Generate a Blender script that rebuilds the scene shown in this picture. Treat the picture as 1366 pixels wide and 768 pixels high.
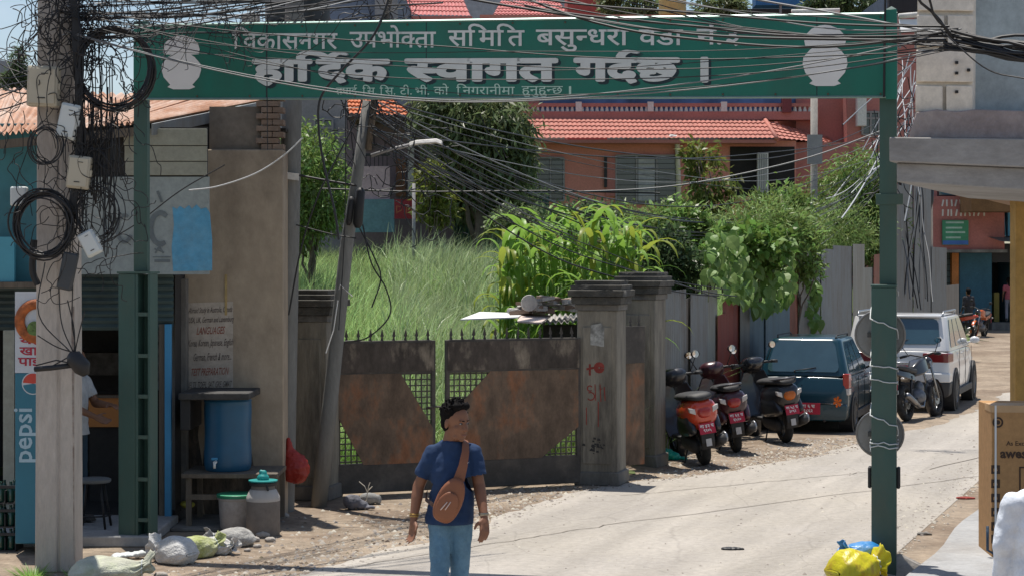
import bpy, bmesh, math, random
import numpy as np
from mathutils import Vector, Matrix, Euler
random.seed(7); RNG = np.random.default_rng(7)
SC = bpy.context.scene; COL = SC.collection
PI = math.pi
for _o in list(bpy.data.objects): bpy.data.objects.remove(_o)

# ---------------------------------------------------------------- camera
F = 2450.0                      # focal length in photograph pixels (1366 wide)
HOR = 352.0                     # horizon row
CH = 2.55                       # camera height
cam = bpy.data.cameras.new('camera'); camo = bpy.data.objects.new('camera', cam); COL.objects.link(camo)
camo.location = (0, 0, CH); camo.rotation_euler = (PI/2, 0, 0)
cam.sensor_width = 36; cam.lens = 36*F/1366; cam.shift_y = -(384-HOR)/1366
cam.clip_start = .5; cam.clip_end = 2000
SC.camera = camo
# ---------------------------------------------------------------- light
SUN_EL, SUN_AZ = math.radians(76), math.radians(-22)     # azimuth from +Y (away from the camera) towards +X
w = bpy.data.worlds.new('World'); SC.world = w; w.use_nodes = True
nt = w.node_tree; nt.nodes.clear()
sky = nt.nodes.new('ShaderNodeTexSky'); sky.sky_type = 'NISHITA'; sky.sun_disc = False
sky.sun_elevation = SUN_EL; sky.sun_rotation = SUN_AZ; sky.dust_density = 2.2; sky.air_density = 1.2; sky.altitude = 1300
bg = nt.nodes.new('ShaderNodeBackground'); bg.inputs[1].default_value = .10
wo = nt.nodes.new('ShaderNodeOutputWorld')
tc = nt.nodes.new('ShaderNodeTexCoord'); mp = nt.nodes.new('ShaderNodeMapping'); mp.inputs['Scale'].default_value = (1, 1, 3)
nz = nt.nodes.new('ShaderNodeTexNoise'); nz.inputs['Scale'].default_value = 2.3; nz.inputs['Detail'].default_value = 7
cr = nt.nodes.new('ShaderNodeValToRGB'); cr.color_ramp.elements[0].position = .54; cr.color_ramp.elements[1].position = .80
mx = nt.nodes.new('ShaderNodeMix'); mx.data_type = 'RGBA'; mx.inputs[7].default_value = (7.5, 8.0, 8.6, 1)
nt.links.new(tc.outputs['Generated'], mp.inputs[0]); nt.links.new(mp.outputs[0], nz.inputs[0]); nt.links.new(nz.outputs[0], cr.inputs[0])
nt.links.new(cr.outputs[0], mx.inputs[0]); nt.links.new(sky.outputs[0], mx.inputs[6]); nt.links.new(mx.outputs[2], bg.inputs[0]); nt.links.new(bg.outputs[0], wo.inputs[0])
sl = bpy.data.lights.new('sun', 'SUN'); sl.energy = 5.0; sl.angle = math.radians(.5); sl.color = (1, .945, .86)
slo = bpy.data.objects.new('sun', sl); COL.objects.link(slo)
_d = Vector((math.sin(SUN_AZ)*math.cos(SUN_EL), math.cos(SUN_AZ)*math.cos(SUN_EL), math.sin(SUN_EL)))
slo.rotation_euler = _d.to_track_quat('Z', 'Y').to_euler(); slo.location = (0, 10, 30)
SC.view_settings.view_transform = 'Standard'; SC.view_settings.look = 'None'; SC.view_settings.gamma = 1
SC.view_settings.exposure = 0.22
SC.cycles.max_bounces = 6; SC.cycles.diffuse_bounces = 3; SC.cycles.glossy_bounces = 3; SC.cycles.transmission_bounces = 4
SC.cycles.transparent_max_bounces = 8; SC.cycles.use_denoising = True

# ---------------------------------------------------------------- helpers
def P(px, py, Y): return Vector(((px-683)*Y/F, Y, CH-(py-HOR)*Y/F))
def G(px, py):
    Y = CH*F/(py-HOR); return Vector(((px-683)*Y/F, Y, 0))
def interp(x, pts):
    if x <= pts[0][0]: return pts[0][1]
    for (a, b), (c, d) in zip(pts, pts[1:]):
        if x <= c: return b+(d-b)*(x-a)/(c-a)
    return pts[-1][1]

MATS = {}
def M(name, col, rough=.8, var=.18, scale=2.5, bump=.15, bscale=None, dirt=None, dcol=(.06, .05, .04), dth=.55, dscale=1.3, stretch=(1, 1, 1), metal=0, trans=0, island=0, spec=.4, coat=0, dcon=.12, fine=.16, fscale=14):
    """procedural material: base colour varied by noise, optional blotches of a second colour, fine relief"""
    if name in MATS: return MATS[name]
    m = bpy.data.materials.new(name); m.use_nodes = True; MATS[name] = m
    n = m.node_tree; b = n.nodes['Principled BSDF']; L = n.links.new
    b.inputs['Roughness'].default_value = rough; b.inputs['Metallic'].default_value = metal
    b.inputs['Specular IOR Level'].default_value = spec
    if coat: b.inputs['Coat Weight'].default_value = coat; b.inputs['Coat Roughness'].default_value = .06
    t = n.nodes.new('ShaderNodeTexCoord'); mp = n.nodes.new('ShaderNodeMapping'); mp.inputs['Scale'].default_value = stretch
    L(t.outputs['Object'], mp.inputs[0])
    nz = n.nodes.new('ShaderNodeTexNoise'); nz.inputs['Scale'].default_value = scale; nz.inputs['Detail'].default_value = 6; nz.inputs['Roughness'].default_value = .62
    L(mp.outputs[0], nz.inputs[0])
    cr = n.nodes.new('ShaderNodeValToRGB'); cr.color_ramp.elements[0].position = .3; cr.color_ramp.elements[1].position = .7
    cr.color_ramp.elements[0].color = (*[max(0, c*(1-var)) for c in col], 1); cr.color_ramp.elements[1].color = (*[min(1, c*(1+var)) for c in col], 1)
    L(nz.outputs[0], cr.inputs[0]); out = cr.outputs[0]
    if island:
        g = n.nodes.new('ShaderNodeNewGeometry'); hs = n.nodes.new('ShaderNodeHueSaturation')
        ma = n.nodes.new('ShaderNodeMapRange'); ma.inputs[3].default_value = 1-island; ma.inputs[4].default_value = 1+island
        mh = n.nodes.new('ShaderNodeMapRange'); mh.inputs[3].default_value = .5-island*.06; mh.inputs[4].default_value = .5+island*.06
        L(g.outputs['Random Per Island'], ma.inputs[0]); L(ma.outputs[0], hs.inputs['Value'])
        L(g.outputs['Random Per Island'], mh.inputs[0]); L(mh.outputs[0], hs.inputs['Hue'])
        L(out, hs.inputs['Color']); out = hs.outputs[0]
    if dirt:
        n2 = n.nodes.new('ShaderNodeTexNoise'); n2.inputs['Scale'].default_value = dscale; n2.inputs['Detail'].default_value = 9; n2.inputs['Roughness'].default_value = .68
        L(mp.outputs[0], n2.inputs[0])
        c2 = n.nodes.new('ShaderNodeMapRange'); c2.inputs[1].default_value = dth-dcon; c2.inputs[2].default_value = dth+dcon; c2.inputs[4].default_value = dirt
        L(n2.outputs[0], c2.inputs[0])
        mx = n.nodes.new('ShaderNodeMix'); mx.data_type = 'RGBA'; mx.inputs[7].default_value = (*dcol, 1)
        L(c2.outputs[0], mx.inputs[0]); L(out, mx.inputs[6]); out = mx.outputs[2]
    if rough > .68 and not trans:
        nf = n.nodes.new('ShaderNodeTexNoise'); nf.inputs['Scale'].default_value = fscale; nf.inputs['Detail'].default_value = 5; nf.inputs['Roughness'].default_value = .75; L(mp.outputs[0], nf.inputs[0])
        mf = n.nodes.new('ShaderNodeMapRange'); mf.inputs[1].default_value = .3; mf.inputs[2].default_value = .7; mf.inputs[3].default_value = 1-fine; mf.inputs[4].default_value = 1+fine; L(nf.outputs[0], mf.inputs[0])
        hv = n.nodes.new('ShaderNodeHueSaturation'); L(mf.outputs[0], hv.inputs['Value']); L(out, hv.inputs['Color']); out = hv.outputs[0]
    L(out, b.inputs['Base Color'])
    if bump:
        n3 = n.nodes.new('ShaderNodeTexNoise'); n3.inputs['Scale'].default_value = bscale or scale*9; n3.inputs['Detail'].default_value = 4
        L(mp.outputs[0], n3.inputs[0]); bp = n.nodes.new('ShaderNodeBump'); bp.inputs['Strength'].default_value = min(1, bump*2); bp.inputs['Distance'].default_value = .02
        L(n3.outputs[0], bp.inputs['Height']); L(bp.outputs[0], b.inputs['Normal'])
    if trans:
        tr = n.nodes.new('ShaderNodeBsdfTranslucent'); L(out, tr.inputs[0])
        ms = n.nodes.new('ShaderNodeMixShader'); ms.inputs[0].default_value = trans
        L(b.outputs[0], ms.inputs[1]); L(tr.outputs[0], ms.inputs[2]); L(ms.outputs[0], n.nodes['Material Output'].inputs[0])
    return m

def mesh_obj(name, verts, faces, mat=None, parent=None, smooth=False, angle=None, loc=None):
    me = bpy.data.meshes.new(name); me.from_pydata([tuple(v) for v in verts], [], faces)
    if mat: me.materials.append(mat)
    if smooth or angle:
        me.polygons.foreach_set('use_smooth', [True]*len(me.polygons))
        if angle: me.set_sharp_from_angle(angle=math.radians(angle))
    me.update()
    return link(name, me, parent, loc)
def link(name, me, parent=None, loc=None, rot=None, scale=None):
    o = bpy.data.objects.new(name, me); COL.objects.link(o)
    if parent: o.parent = parent
    if loc is not None: o.location = loc
    if rot is not None: o.rotation_euler = rot
    if scale is not None: o.scale = scale
    return o
def np_mesh(name, v, f, mat, parent=None, k=4):
    """v (n,3), f (m,k) arrays -> object"""
    me = bpy.data.meshes.new(name); me.vertices.add(len(v)); me.vertices.foreach_set('co', v.astype(np.float32).ravel())
    me.loops.add(f.size); me.loops.foreach_set('vertex_index', f.astype(np.int32).ravel())
    me.polygons.add(len(f)); me.polygons.foreach_set('loop_start', np.arange(0, f.size, k, dtype=np.int32))
    me.update(calc_edges=True); me.materials.append(mat)
    return link(name, me, parent)
def tag(o, label=None, cat=None, group=None, kind=None):
    if label: o['label'] = label
    if cat: o['category'] = cat
    if group: o['group'] = group
    if kind: o['kind'] = kind
    return o
def thing(name, label, cat, loc=(0, 0, 0), rz=0, group=None, tilt=0):
    o = bpy.data.objects.new(name, None); COL.objects.link(o); o.empty_display_size = .1
    o.location = loc; o.rotation_euler = (0, tilt, rz); return tag(o, label, cat, group)
def kids(o): return [c for c in list(bpy.data.objects) if c.parent == o]
KID = {}
def dup(root, loc, rz=None, label=None, tilt=None, swap=None):
    r = root.copy(); COL.objects.link(r); r.location = loc
    if rz is not None: r.rotation_euler = (0, tilt or 0, rz)
    if label: r['label'] = label
    if root.name not in KID: KID[root.name] = [(c, kids(c)) for c in kids(root)]
    for ch, gs in KID[root.name]:
        c = ch.copy(); COL.objects.link(c); c.parent = r
        if swap and ch.data and ch.data.materials and ch.data.materials[0] and ch.data.materials[0].name in swap:
            c.data = ch.data.copy(); c.data.materials[0] = MATS[swap[ch.data.materials[0].name]]
        for g in gs:
            d = g.copy(); COL.objects.link(d); d.parent = c
    return r
def mod_bevel(o, wd=.01, seg=2, ang=35):
    b = o.modifiers.new('b', 'BEVEL'); b.width = wd; b.segments = seg; b.limit_method = 'ANGLE'; b.angle_limit = math.radians(ang)
    b.harden_normals = False
    for p in o.data.polygons: p.use_smooth = True
    o.data.set_sharp_from_angle(angle=math.radians(50)); return o
def mod_sub(o, lv=2):
    s = o.modifiers.new('s', 'SUBSURF'); s.levels = s.render_levels = lv
    for p in o.data.polygons: p.use_smooth = True
    return o

class MB:
    """collects geometry, builds ONE mesh object"""
    def __init__(s): s.v = []; s.f = []
    def add(s, v, f):
        n = len(s.v); s.v += [Vector(a) for a in v]; s.f += [tuple(i+n for i in q) for q in f]; return s
    def box(s, x0, x1, y0, y1, z0, z1, mat=None):
        v = [Vector(p) for p in ((x0, y0, z0), (x1, y0, z0), (x1, y1, z0), (x0, y1, z0), (x0, y0, z1), (x1, y0, z1), (x1, y1, z1), (x0, y1, z1))]
        if mat is not None: v = [mat @ p for p in v]
        return s.add(v, [(3, 2, 1, 0), (4, 5, 6, 7), (0, 1, 5, 4), (1, 2, 6, 5), (2, 3, 7, 6), (3, 0, 4, 7)])
    def cbox(s, c, size, rot=(0, 0, 0)):
        m = Matrix.Translation(c) @ Euler(rot).to_matrix().to_4x4(); a, b, d = [q/2 for q in size]
        return s.box(-a, a, -b, b, -d, d, m)
    def quad(s, *p): return s.add(p, [tuple(range(len(p)))])
    def prism(s, poly, vec):
        vec = Vector(vec); n = len(poly); a = [Vector(p) for p in poly]
        return s.add(a+[p+vec for p in a], [tuple(range(n-1, -1, -1)), tuple(range(n, 2*n))]+[(i, (i+1) % n, n+(i+1) % n, n+i) for i in range(n)])
    def tube(s, pts, r, n=6, cap=True):
        pts = [Vector(p) for p in pts]; k = len(pts); rr = r if isinstance(r, (list, tuple)) else [r]*k
        rings = []; up = Vector((0, 0, 1)); pa = None
        for i, p in enumerate(pts):
            t = (pts[min(i+1, k-1)]-pts[max(i-1, 0)])
            t = t.normalized() if t.length > 1e-9 else Vector((0, 0, 1))
            if pa is None:
                a = t.cross(up)
                if a.length < .05: a = t.cross(Vector((1, 0, 0)))
            else:
                a = pa-t*pa.dot(t)
                if a.length < 1e-5: a = t.orthogonal()
            a.normalize(); pa = a; b = t.cross(a)
            rings.append([p+a*math.cos(2*PI*j/n)*rr[i]+b*math.sin(2*PI*j/n)*rr[i] for j in range(n)])
        return s.loft(rings, cap)
    def loft(s, rings, cap=True):
        n = len(rings[0]); v = [p for r in rings for p in r]; f = []
        for i in range(len(rings)-1):
            for j in range(n):
                a, b = i*n+j, i*n+(j+1) % n; f.append((a, b, b+n, a+n))
        if cap: f.append(tuple(range(n-1, -1, -1))); f.append(tuple(range((len(rings)-1)*n, len(rings)*n)))
        return s.add(v, f)
    def lathe(s, prof, n=20, c=(0, 0, 0), axis='z', cap=True, a0=0, rot=None):
        c = Vector(c); R = {'z': Matrix.Identity(3), 'x': Matrix.Rotation(PI/2, 3, 'Y'), 'y': Matrix.Rotation(-PI/2, 3, 'X')}[axis]
        if rot is not None: R = rot @ R
        return s.loft([[c+R @ Vector((r*math.cos(a0+2*PI*j/n), r*math.sin(a0+2*PI*j/n), z)) for j in range(n)] for r, z in prof], cap)
    def ball(s, c, r, n=12, m=8, rot=None):
        r = r if isinstance(r, (tuple, list)) else (r, r, r); c = Vector(c); rings = []
        for i in range(m+1):
            th = PI*(.02+.96*i/m)
            rings.append([Vector((r[0]*math.sin(th)*math.cos(2*PI*j/n), r[1]*math.sin(th)*math.sin(2*PI*j/n), -r[2]*math.cos(th))) for j in range(n)])
        if rot is not None: rings = [[rot @ p for p in q] for q in rings]
        return s.loft([[c+p for p in q] for q in rings])
    def cap(s, p0, r0, p1, r1, n=12):
        """tapered capsule"""
        p0, p1 = Vector(p0), Vector(p1); d = p1-p0; L = d.length; t = d.normalized(); pts = []; rr = []
        for a in (-.98, -.8, -.5, 0): pts.append(p0+t*r0*a); rr.append(r0*math.sqrt(1-a*a))
        for a in (0, .5, .8, .98): pts.append(p1+t*r1*a); rr.append(r1*math.sqrt(1-a*a))
        return s.tube(pts, rr, n)
    def build(s, name, mat=None, parent=None, smooth=False, angle=None, off=None, bevel=None, jit=0):
        v = s.v
        if off is None and parent is not None and getattr(s, 'world', False): off = parent.location
        if off is not None: v = [p-Vector(off) for p in v]
        if jit: v = [p+Vector((random.uniform(-jit, jit), random.uniform(-jit, jit), random.uniform(-jit, jit))) for p in v]
        o = mesh_obj(name, v, s.f, mat, parent, smooth, angle)
        if bevel: mod_bevel(o, bevel)
        return o
def WB():
    b = MB(); b.world = True; return b
def bake(o, mods):
    """apply modifiers through the evaluated mesh"""
    for t, kw in mods:
        m = o.modifiers.new(t, t)
        for k, v in kw.items(): setattr(m, k, v)
    dg = bpy.context.evaluated_depsgraph_get(); me = bpy.data.meshes.new_from_object(o.evaluated_get(dg))
    o.modifiers.clear(); old = o.data; me.name = old.name; o.data = me
    for p in me.polygons: p.use_smooth = True
    return o
def flesh(mb, name, mat, parent, vox=.008, sm=4, cuts=(), angle=None):
    o = mb.build(name, mat, parent)
    bake(o, [('REMESH', dict(mode='VOXEL', voxel_size=vox)), ('SMOOTH', dict(factor=.5, iterations=sm))])
    for co, no in cuts:
        bm = bmesh.new(); bm.from_mesh(o.data)
        bmesh.ops.bisect_plane(bm, geom=bm.verts[:]+bm.edges[:]+bm.faces[:], plane_co=co, plane_no=no, clear_outer=True)
        bm.to_mesh(o.data); bm.free()
    for p in o.data.polygons: p.use_smooth = True
    return o

# ---------------------------------------------------------------- lettering (Devanagari laid out by hand: the text object does no shaping)
def glyph(s, off=0.0):
    c = bpy.data.curves.new('lettering', 'FONT'); c.body = s; c.size = 1; c.resolution_u = 2; c.offset = off
    o = bpy.data.objects.new('lettering', c); COL.objects.link(o)
    dg = bpy.context.evaluated_depsgraph_get(); ev = o.evaluated_get(dg); m = ev.to_mesh()
    v = [Vector(p.co) for p in m.vertices]; f = [tuple(p.vertices) for p in m.polygons]
    ev.to_mesh_clear(); bpy.data.objects.remove(o); bpy.data.curves.remove(c); return v, f
def adv(s):
    v, _ = glyph(s+'\u0964'); return max(p.x for p in v)-.28
def clipx(v, f, x):
    bm = bmesh.new(); vs = [bm.verts.new(p) for p in v]
    for q in f:
        try: bm.faces.new([vs[i] for i in q])
        except ValueError: pass
    bmesh.ops.bisect_plane(bm, geom=bm.verts[:]+bm.edges[:]+bm.faces[:], plane_co=(x, 0, 0), plane_no=(1, 0, 0), clear_outer=True)
    bm.verts.index_update(); vv = [p.co.copy() for p in bm.verts]; ff = [tuple(p.index for p in q.verts) for q in bm.faces]; bm.free(); return vv, ff
def deva(tokens, off=0.0):
    """tokens: strings in visual order; ('h', c) half form; 'R' the reph hook above the letter just laid"""
    V, Fc = [], []; x = 0
    def put(v, f, dx):
        n = len(V); V.extend([p+Vector((dx, 0, (n > 0)*.0008*(1+len(Fc) % 3))) for p in v]); Fc.extend([tuple(i+n for i in q) for q in f])
    for t in tokens:
        if isinstance(t, tuple):
            v, f = glyph(t[1], off); a = adv(t[1])-.2; v, f = clipx(v, f, a); put(v, f, x); x += a
        elif t == 'R':
            arc = [(x-.12-.17*math.cos(a), .66+.2*math.sin(a)) for a in np.linspace(.1, 2.2, 8)]
            wd = .045+off
            n = len(V)
            for i, (a, b) in enumerate(arc): V.extend([Vector((a-wd*.8, b, 0)), Vector((a+wd, b-.02, 0))])
            for i in range(len(arc)-1): Fc.append((n+2*i, n+2*i+1, n+2*i+3, n+2*i+2))
        else:
            v, f = glyph(t, off); put(v, f, x); x += adv(t)
    return V, Fc
def bolden(vf, k):
    """heavier lettering: the same flat shape laid several times, a hair apart"""
    v, f = vf; V = []; Fc = []
    for i, (dx, dy) in enumerate(((0, 0), (k, 0), (-k, 0), (0, k), (0, -k), (k*.7, k*.7), (-k*.7, -k*.7), (k*.7, -k*.7), (-k*.7, k*.7))):
        n = len(V); V += [p+Vector((dx, dy, i*.0001)) for p in v]; Fc += [tuple(j+n for j in q) for q in f]
    return V, Fc
def fit(vf, O, U, W, w, h=None, base=(None, None), slant=0):
    """map lettering into a box: origin O, unit right U, unit up W, width w, height h (None keeps the proportion)"""
    v, f = vf; xs = [p.x for p in v]; ys = [p.y for p in v]; x0, x1 = min(xs), max(xs)
    y0 = base[0] if base[0] is not None else min(ys); y1 = base[1] if base[1] is not None else max(ys)
    sx = w/(x1-x0); sy = sx if h is None else h/(y1-y0)
    O, U, W = Vector(O), Vector(U), Vector(W)
    N = U.cross(W); return [O+U*((p.x-x0)*sx+slant*(p.y-y0)*sy)+W*(p.y-y0)*sy+N*p.z for p in v], f

# ================================================================ materials
mDirt = M('dirt', (.27, .215, .16), .95, .28, 1.6, .5, 14, dirt=.85, dcol=(.165, .12, .085), dth=.52, dscale=.5, dcon=.06, fine=.3, fscale=9)
mRoad = M('road_dusty', (.375, .345, .31), .9, .10, .7, .22, 30, dirt=.55, dcol=(.40, .36, .30), dth=.50, dscale=.28)
def road_wear(m):
    """long wheel worn bands along the street and a net of hairline cracks"""
    n = m.node_tree; L = n.links.new; b = n.nodes['Principled BSDF']; src = b.inputs['Base Color'].links[0].from_socket
    t = n.nodes.new('ShaderNodeTexCoord'); mp = n.nodes.new('ShaderNodeMapping'); mp.inputs['Scale'].default_value = (1.3, .10, 1); mq = n.nodes.new('ShaderNodeMapping'); mq.inputs['Rotation'].default_value = (0, 0, math.radians(21))
    L(t.outputs['Object'], mq.inputs[0]); L(mq.outputs[0], mp.inputs[0]); nz = n.nodes.new('ShaderNodeTexNoise'); nz.inputs['Scale'].default_value = 1.4; nz.inputs['Detail'].default_value = 6; nz.inputs['Distortion'].default_value = .4; L(mp.outputs[0], nz.inputs[0])
    mr = n.nodes.new('ShaderNodeMapRange'); mr.inputs[1].default_value = .38; mr.inputs[2].default_value = .66; mr.inputs[3].default_value = .80; mr.inputs[4].default_value = 1.08; L(nz.outputs[0], mr.inputs[0])
    n2 = n.nodes.new('ShaderNodeTexNoise'); n2.inputs['Scale'].default_value = .9; n2.inputs['Detail'].default_value = 8; L(t.outputs['Object'], n2.inputs[0])
    mixv = n.nodes.new('ShaderNodeMix'); mixv.data_type = 'RGBA'; mixv.inputs[0].default_value = .22; L(t.outputs['Object'], mixv.inputs[6]); L(n2.outputs[1], mixv.inputs[7])
    vo = n.nodes.new('ShaderNodeTexVoronoi'); vo.feature = 'DISTANCE_TO_EDGE'; vo.inputs['Scale'].default_value = .85; L(mixv.outputs[2], vo.inputs['Vector'])
    vr = n.nodes.new('ShaderNodeMapRange'); vr.inputs[1].default_value = .0; vr.inputs[2].default_value = .010; vr.inputs[3].default_value = .86; vr.inputs[4].default_value = 1; L(vo.outputs['Distance'], vr.inputs[0])
    mu = n.nodes.new('ShaderNodeMath'); mu.operation = 'MULTIPLY'; L(mr.outputs[0], mu.inputs[0]); L(vr.outputs[0], mu.inputs[1])
    h = n.nodes.new('ShaderNodeHueSaturation'); L(mu.outputs[0], h.inputs['Value']); L(src, h.inputs['Color']); L(h.outputs[0], b.inputs['Base Color'])
road_wear(mRoad)
mPave = M('pavement_concrete', (.33, .33, .33), .9, .12, 1.2, .15, 20, dirt=.5, dcol=(.22, .2, .18))
mFieldS = M('field_soil', (.10, .13, .045), .95, .3, 1.2, .3)
mBeige = M('stained_plaster', (.40, .325, .245), .92, .20, 1.1, .14, 12, dirt=.75, dcol=(.15, .115, .085), dth=.57, dscale=1.1, stretch=(1, 1, .65), dcon=.10, fine=.14, fscale=6)
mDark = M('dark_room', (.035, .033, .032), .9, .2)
mTeal = M('teal_paint', (.05, .20, .25), .6, .2, 1.5, .06, dirt=.5, dcol=(.04, .09, .10))
mBlue = M('blue_paint', (.05, .25, .46), .55, .12, 2, .05, dirt=.3, dcol=(.10, .17, .22), dth=.6)
mCream = M('cream_board', (.31, .31, .255), .7, .1, 1.3, .05, dirt=.5, dcol=(.25, .25, .21), dth=.57)
mBoardG = M('greyed_board', (.30, .335, .33), .7, .08, 1.5, .05, dirt=.4, dcol=(.25, .29, .30), dth=.57)
mShut = M('shutter_steel', (.09, .13, .13), .5, .2, 2, .05, metal=.2, dirt=.5, dcol=(.05, .05, .05))
mRust = M('rusty_tin', (.42, .21, .12), .75, .35, 1.1, .12, 20, dirt=.8, dcol=(.48, .43, .38), dth=.54, dscale=1.1, stretch=(2.2, .5, 1))
mTin = M('grey_tin', (.235, .25, .255), .55, .16, 1.5, .06, metal=.3, dirt=.75, dcol=(.13, .10, .08), dth=.56, dscale=1.5, stretch=(2, 2, .5))
mGreen = M('green_sign_paint', (.010, .155, .112), .42, .14, 1.3, .03, dirt=.6, dcol=(.035, .10, .075), dth=.58, dscale=1.2, stretch=(1, 1, .5))
mGreenP = M('green_post_paint', (.045, .098, .083), .5, .14, 2.5, .05, dirt=.6, dcol=(.10, .10, .075), dth=.60, dscale=2, stretch=(1, 1, .4))
mConc = M('weathered_concrete', (.36, .33, .30), .9, .13, 2.5, .2, 25, dirt=.55, dcol=(.18, .16, .14), dth=.57, dscale=1.6, stretch=(1.4, 1.4, .5))
mConcD = M('dark_concrete', (.19, .18, .165), .92, .2, 2.5, .2, 25, dirt=.7, dcol=(.06, .055, .05), dth=.52, dscale=1.6, stretch=(1.2, 1.2, .5))
mPillar = M('mouldy_pillar', (.27, .245, .20), .92, .16, 2, .2, 22, dirt=.85, dcol=(.055, .05, .045), dth=.54, dscale=1.3, stretch=(1.8, 1.8, .35))
mCap = M('black_moss_cap', (.09, .085, .075), .95, .35, 5, .35, 25, dirt=.6, dcol=(.04, .04, .035), dscale=3)
mGate = M('rusted_gate', (.15, .102, .070), .72, .45, 1.6, .1, 16, dirt=.9, dcol=(.27, .115, .055), dth=.56, dscale=1.6, stretch=(1.3, 1, .7), dcon=.05, fine=.35, fscale=7)
mGateD = M('gate_frame_iron', (.07, .062, .056), .7, .25, 2.5, .08, dirt=.5, dcol=(.20, .17, .14), dth=.60, dscale=3)
mWhite = M('white_paint', (.72, .72, .71), .6, .05, 3, .03)
mWhiteD = M('aged_white_paint', (.60, .63, .62), .6, .10, 3, .03, dirt=.35, dcol=(.38, .45, .42), dth=.58, dscale=2.5)
mBlk = M('black_rubber', (.022, .022, .024), .55, .2, 4, .05)
mBlkG = M('black_gloss', (.02, .02, .022), .18, .1, 4, 0, spec=.6, coat=.5)
mInk = M('dark_ink', (.012, .03, .04), .6, .1)
mWood = M('weathered_wood', (.15, .12, .09), .85, .25, 3, .2, 20, dirt=.6, dcol=(.09, .08, .07), stretch=(3, 3, .4))
mBrick = M('brick', (.22, .15, .11), .9, .2, 4, .25, 20, dirt=.4, dcol=(.25, .22, .19), dscale=5)
mMirror = M('mirror_glass', (.8, .8, .8), .05, 0, 1, 0, metal=1)

# ================================================================ terrain
BL = [(-60, 19.3), (-2.6, 19.9), (-1.9, 20.2), (1.0, 21.4), (1.9, 23.6), (3.3, 28.0), (8.0, 40.0), (13, 53), (16.5, 63), (17.5, 200)]
def hgt(x, y):
    d = y-interp(x, BL)
    if d < .6: return 0.0
    t = min(1, (d-.6)/20); k = t*t*(3-2*t)*.35+t*.65
    return 2.05*k+(.12*math.sin(x*.9+y*.35)*min(1, d/6))
def sheet(name, xs, ys, hf, mat, keep=None, kind='structure'):
    v = []; idx = {}; f = []
    for j, y in enumerate(ys):
        for i, x in enumerate(xs): idx[i, j] = len(v); v.append((x, y, hf(x, y)))
    for j in range(len(ys)-1):
        for i in range(len(xs)-1):
            if keep and not keep((xs[i]+xs[i+1])/2, (ys[j]+ys[j+1])/2): continue
            f.append((idx[i, j], idx[i+1, j], idx[i+1, j+1], idx[i, j+1]))
    o = mesh_obj(name, v, f, mat, None, True); return tag(o, kind=kind)
def rng(a, b, s): return [a+s*i for i in range(int(round((b-a)/s))+1)]
sheet('ground', [-700, -200, -60]+rng(-20, 50, 1)+[90, 250, 700], [-60, -10]+rng(4, 110, 1)+[160, 300, 700], hgt, mDirt)
sheet('field', rng(-9, 30, .75), rng(20, 74, .75), lambda x, y: hgt(x, y)+.015, mFieldS, lambda x, y: y-interp(x, BL) > .9 and x < 16)

# road: a sheet over the dirt with a broken left edge
redge = [(-14, 1), (-6.2, 9.3), (-4.0, 11.9), (-1.8, 15.0), (-1.05, 16.4), (-.3, 17.9), (.5, 20.3), (1.5, 21.5), (2.9, 22.9), (4.3, 24.9), (5.9, 27.6), (7.3, 30.2), (8.8, 33.8), (10.2, 37.5), (12.6, 44), (16.2, 55), (18.3, 63), (21, 70.3)]
def fine(pts, step, j):
    out = []; r = random.Random(3); k = 0
    for (a, b), (c, d) in zip(pts, pts[1:]):
        L = math.hypot(c-a, d-b); n = max(1, int(L/step)); nx, ny = -(d-b)/L, (c-a)/L
        for i in range(n):
            t = i/n; k += 1
            e = (math.sin(k*.37)*.6+math.sin(k*.91+1)*.3+r.uniform(-.35, .35))*j
            out.append((a+(c-a)*t+nx*e, b+(d-b)*t+ny*e))
    out.append(pts[-1]); return out
le = fine(redge, .16, .10)
v = []; f = []
for i, (x, y) in enumerate(le):
    rx = max(x+1, 3.2+.388*(y-15.7)) if y < 60 else 44
    n = 10
    for k in range(n+1): v.append((x+(rx-x)*k/n, y, .004))
for i in range(len(le)-1):
    for k in range(10): a = i*11+k; f.append((a, a+1, a+12, a+11))
tag(mesh_obj('road', v, f, mRoad), kind='structure')
# gravel verge on the right side of the road, before the raised pavement
# raised pavement along the right side
pv = WB(); pe = [(3.62+.388*(y-15.7)+(math.sin(y*2.1)*.03), y) for y in rng(9, 40, .5)]
for (x0, y0), (x1, y1) in zip(pe, pe[1:]):
    pv.add([(x0, y0, 0), (x1, y1, 0), (x1, y1, .11), (x0, y0, .11), (x0+9, y0, .11), (x1+9, y1, .11)], [(1, 0, 3, 2), (2, 3, 4, 5)])
pvo = tag(pv.build('pavement', mPave), kind='structure')
# faded painted line far up the road
mLine = M('worn_road_paint', (.62, .62, .6), .8, .2)
ln = MB()
for (a, b) in ((48, 56), (59, 68)):
    for s in range(a, b): 
        x0 = 13.9+(s-48)*.30; ln.quad((x0, s, .009), (x0+.14, s, .009), (x0+.44, s+1, .009), (x0+.30, s+1, .009))
tag(ln.build('road_marking', mLine), kind='structure')
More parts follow.
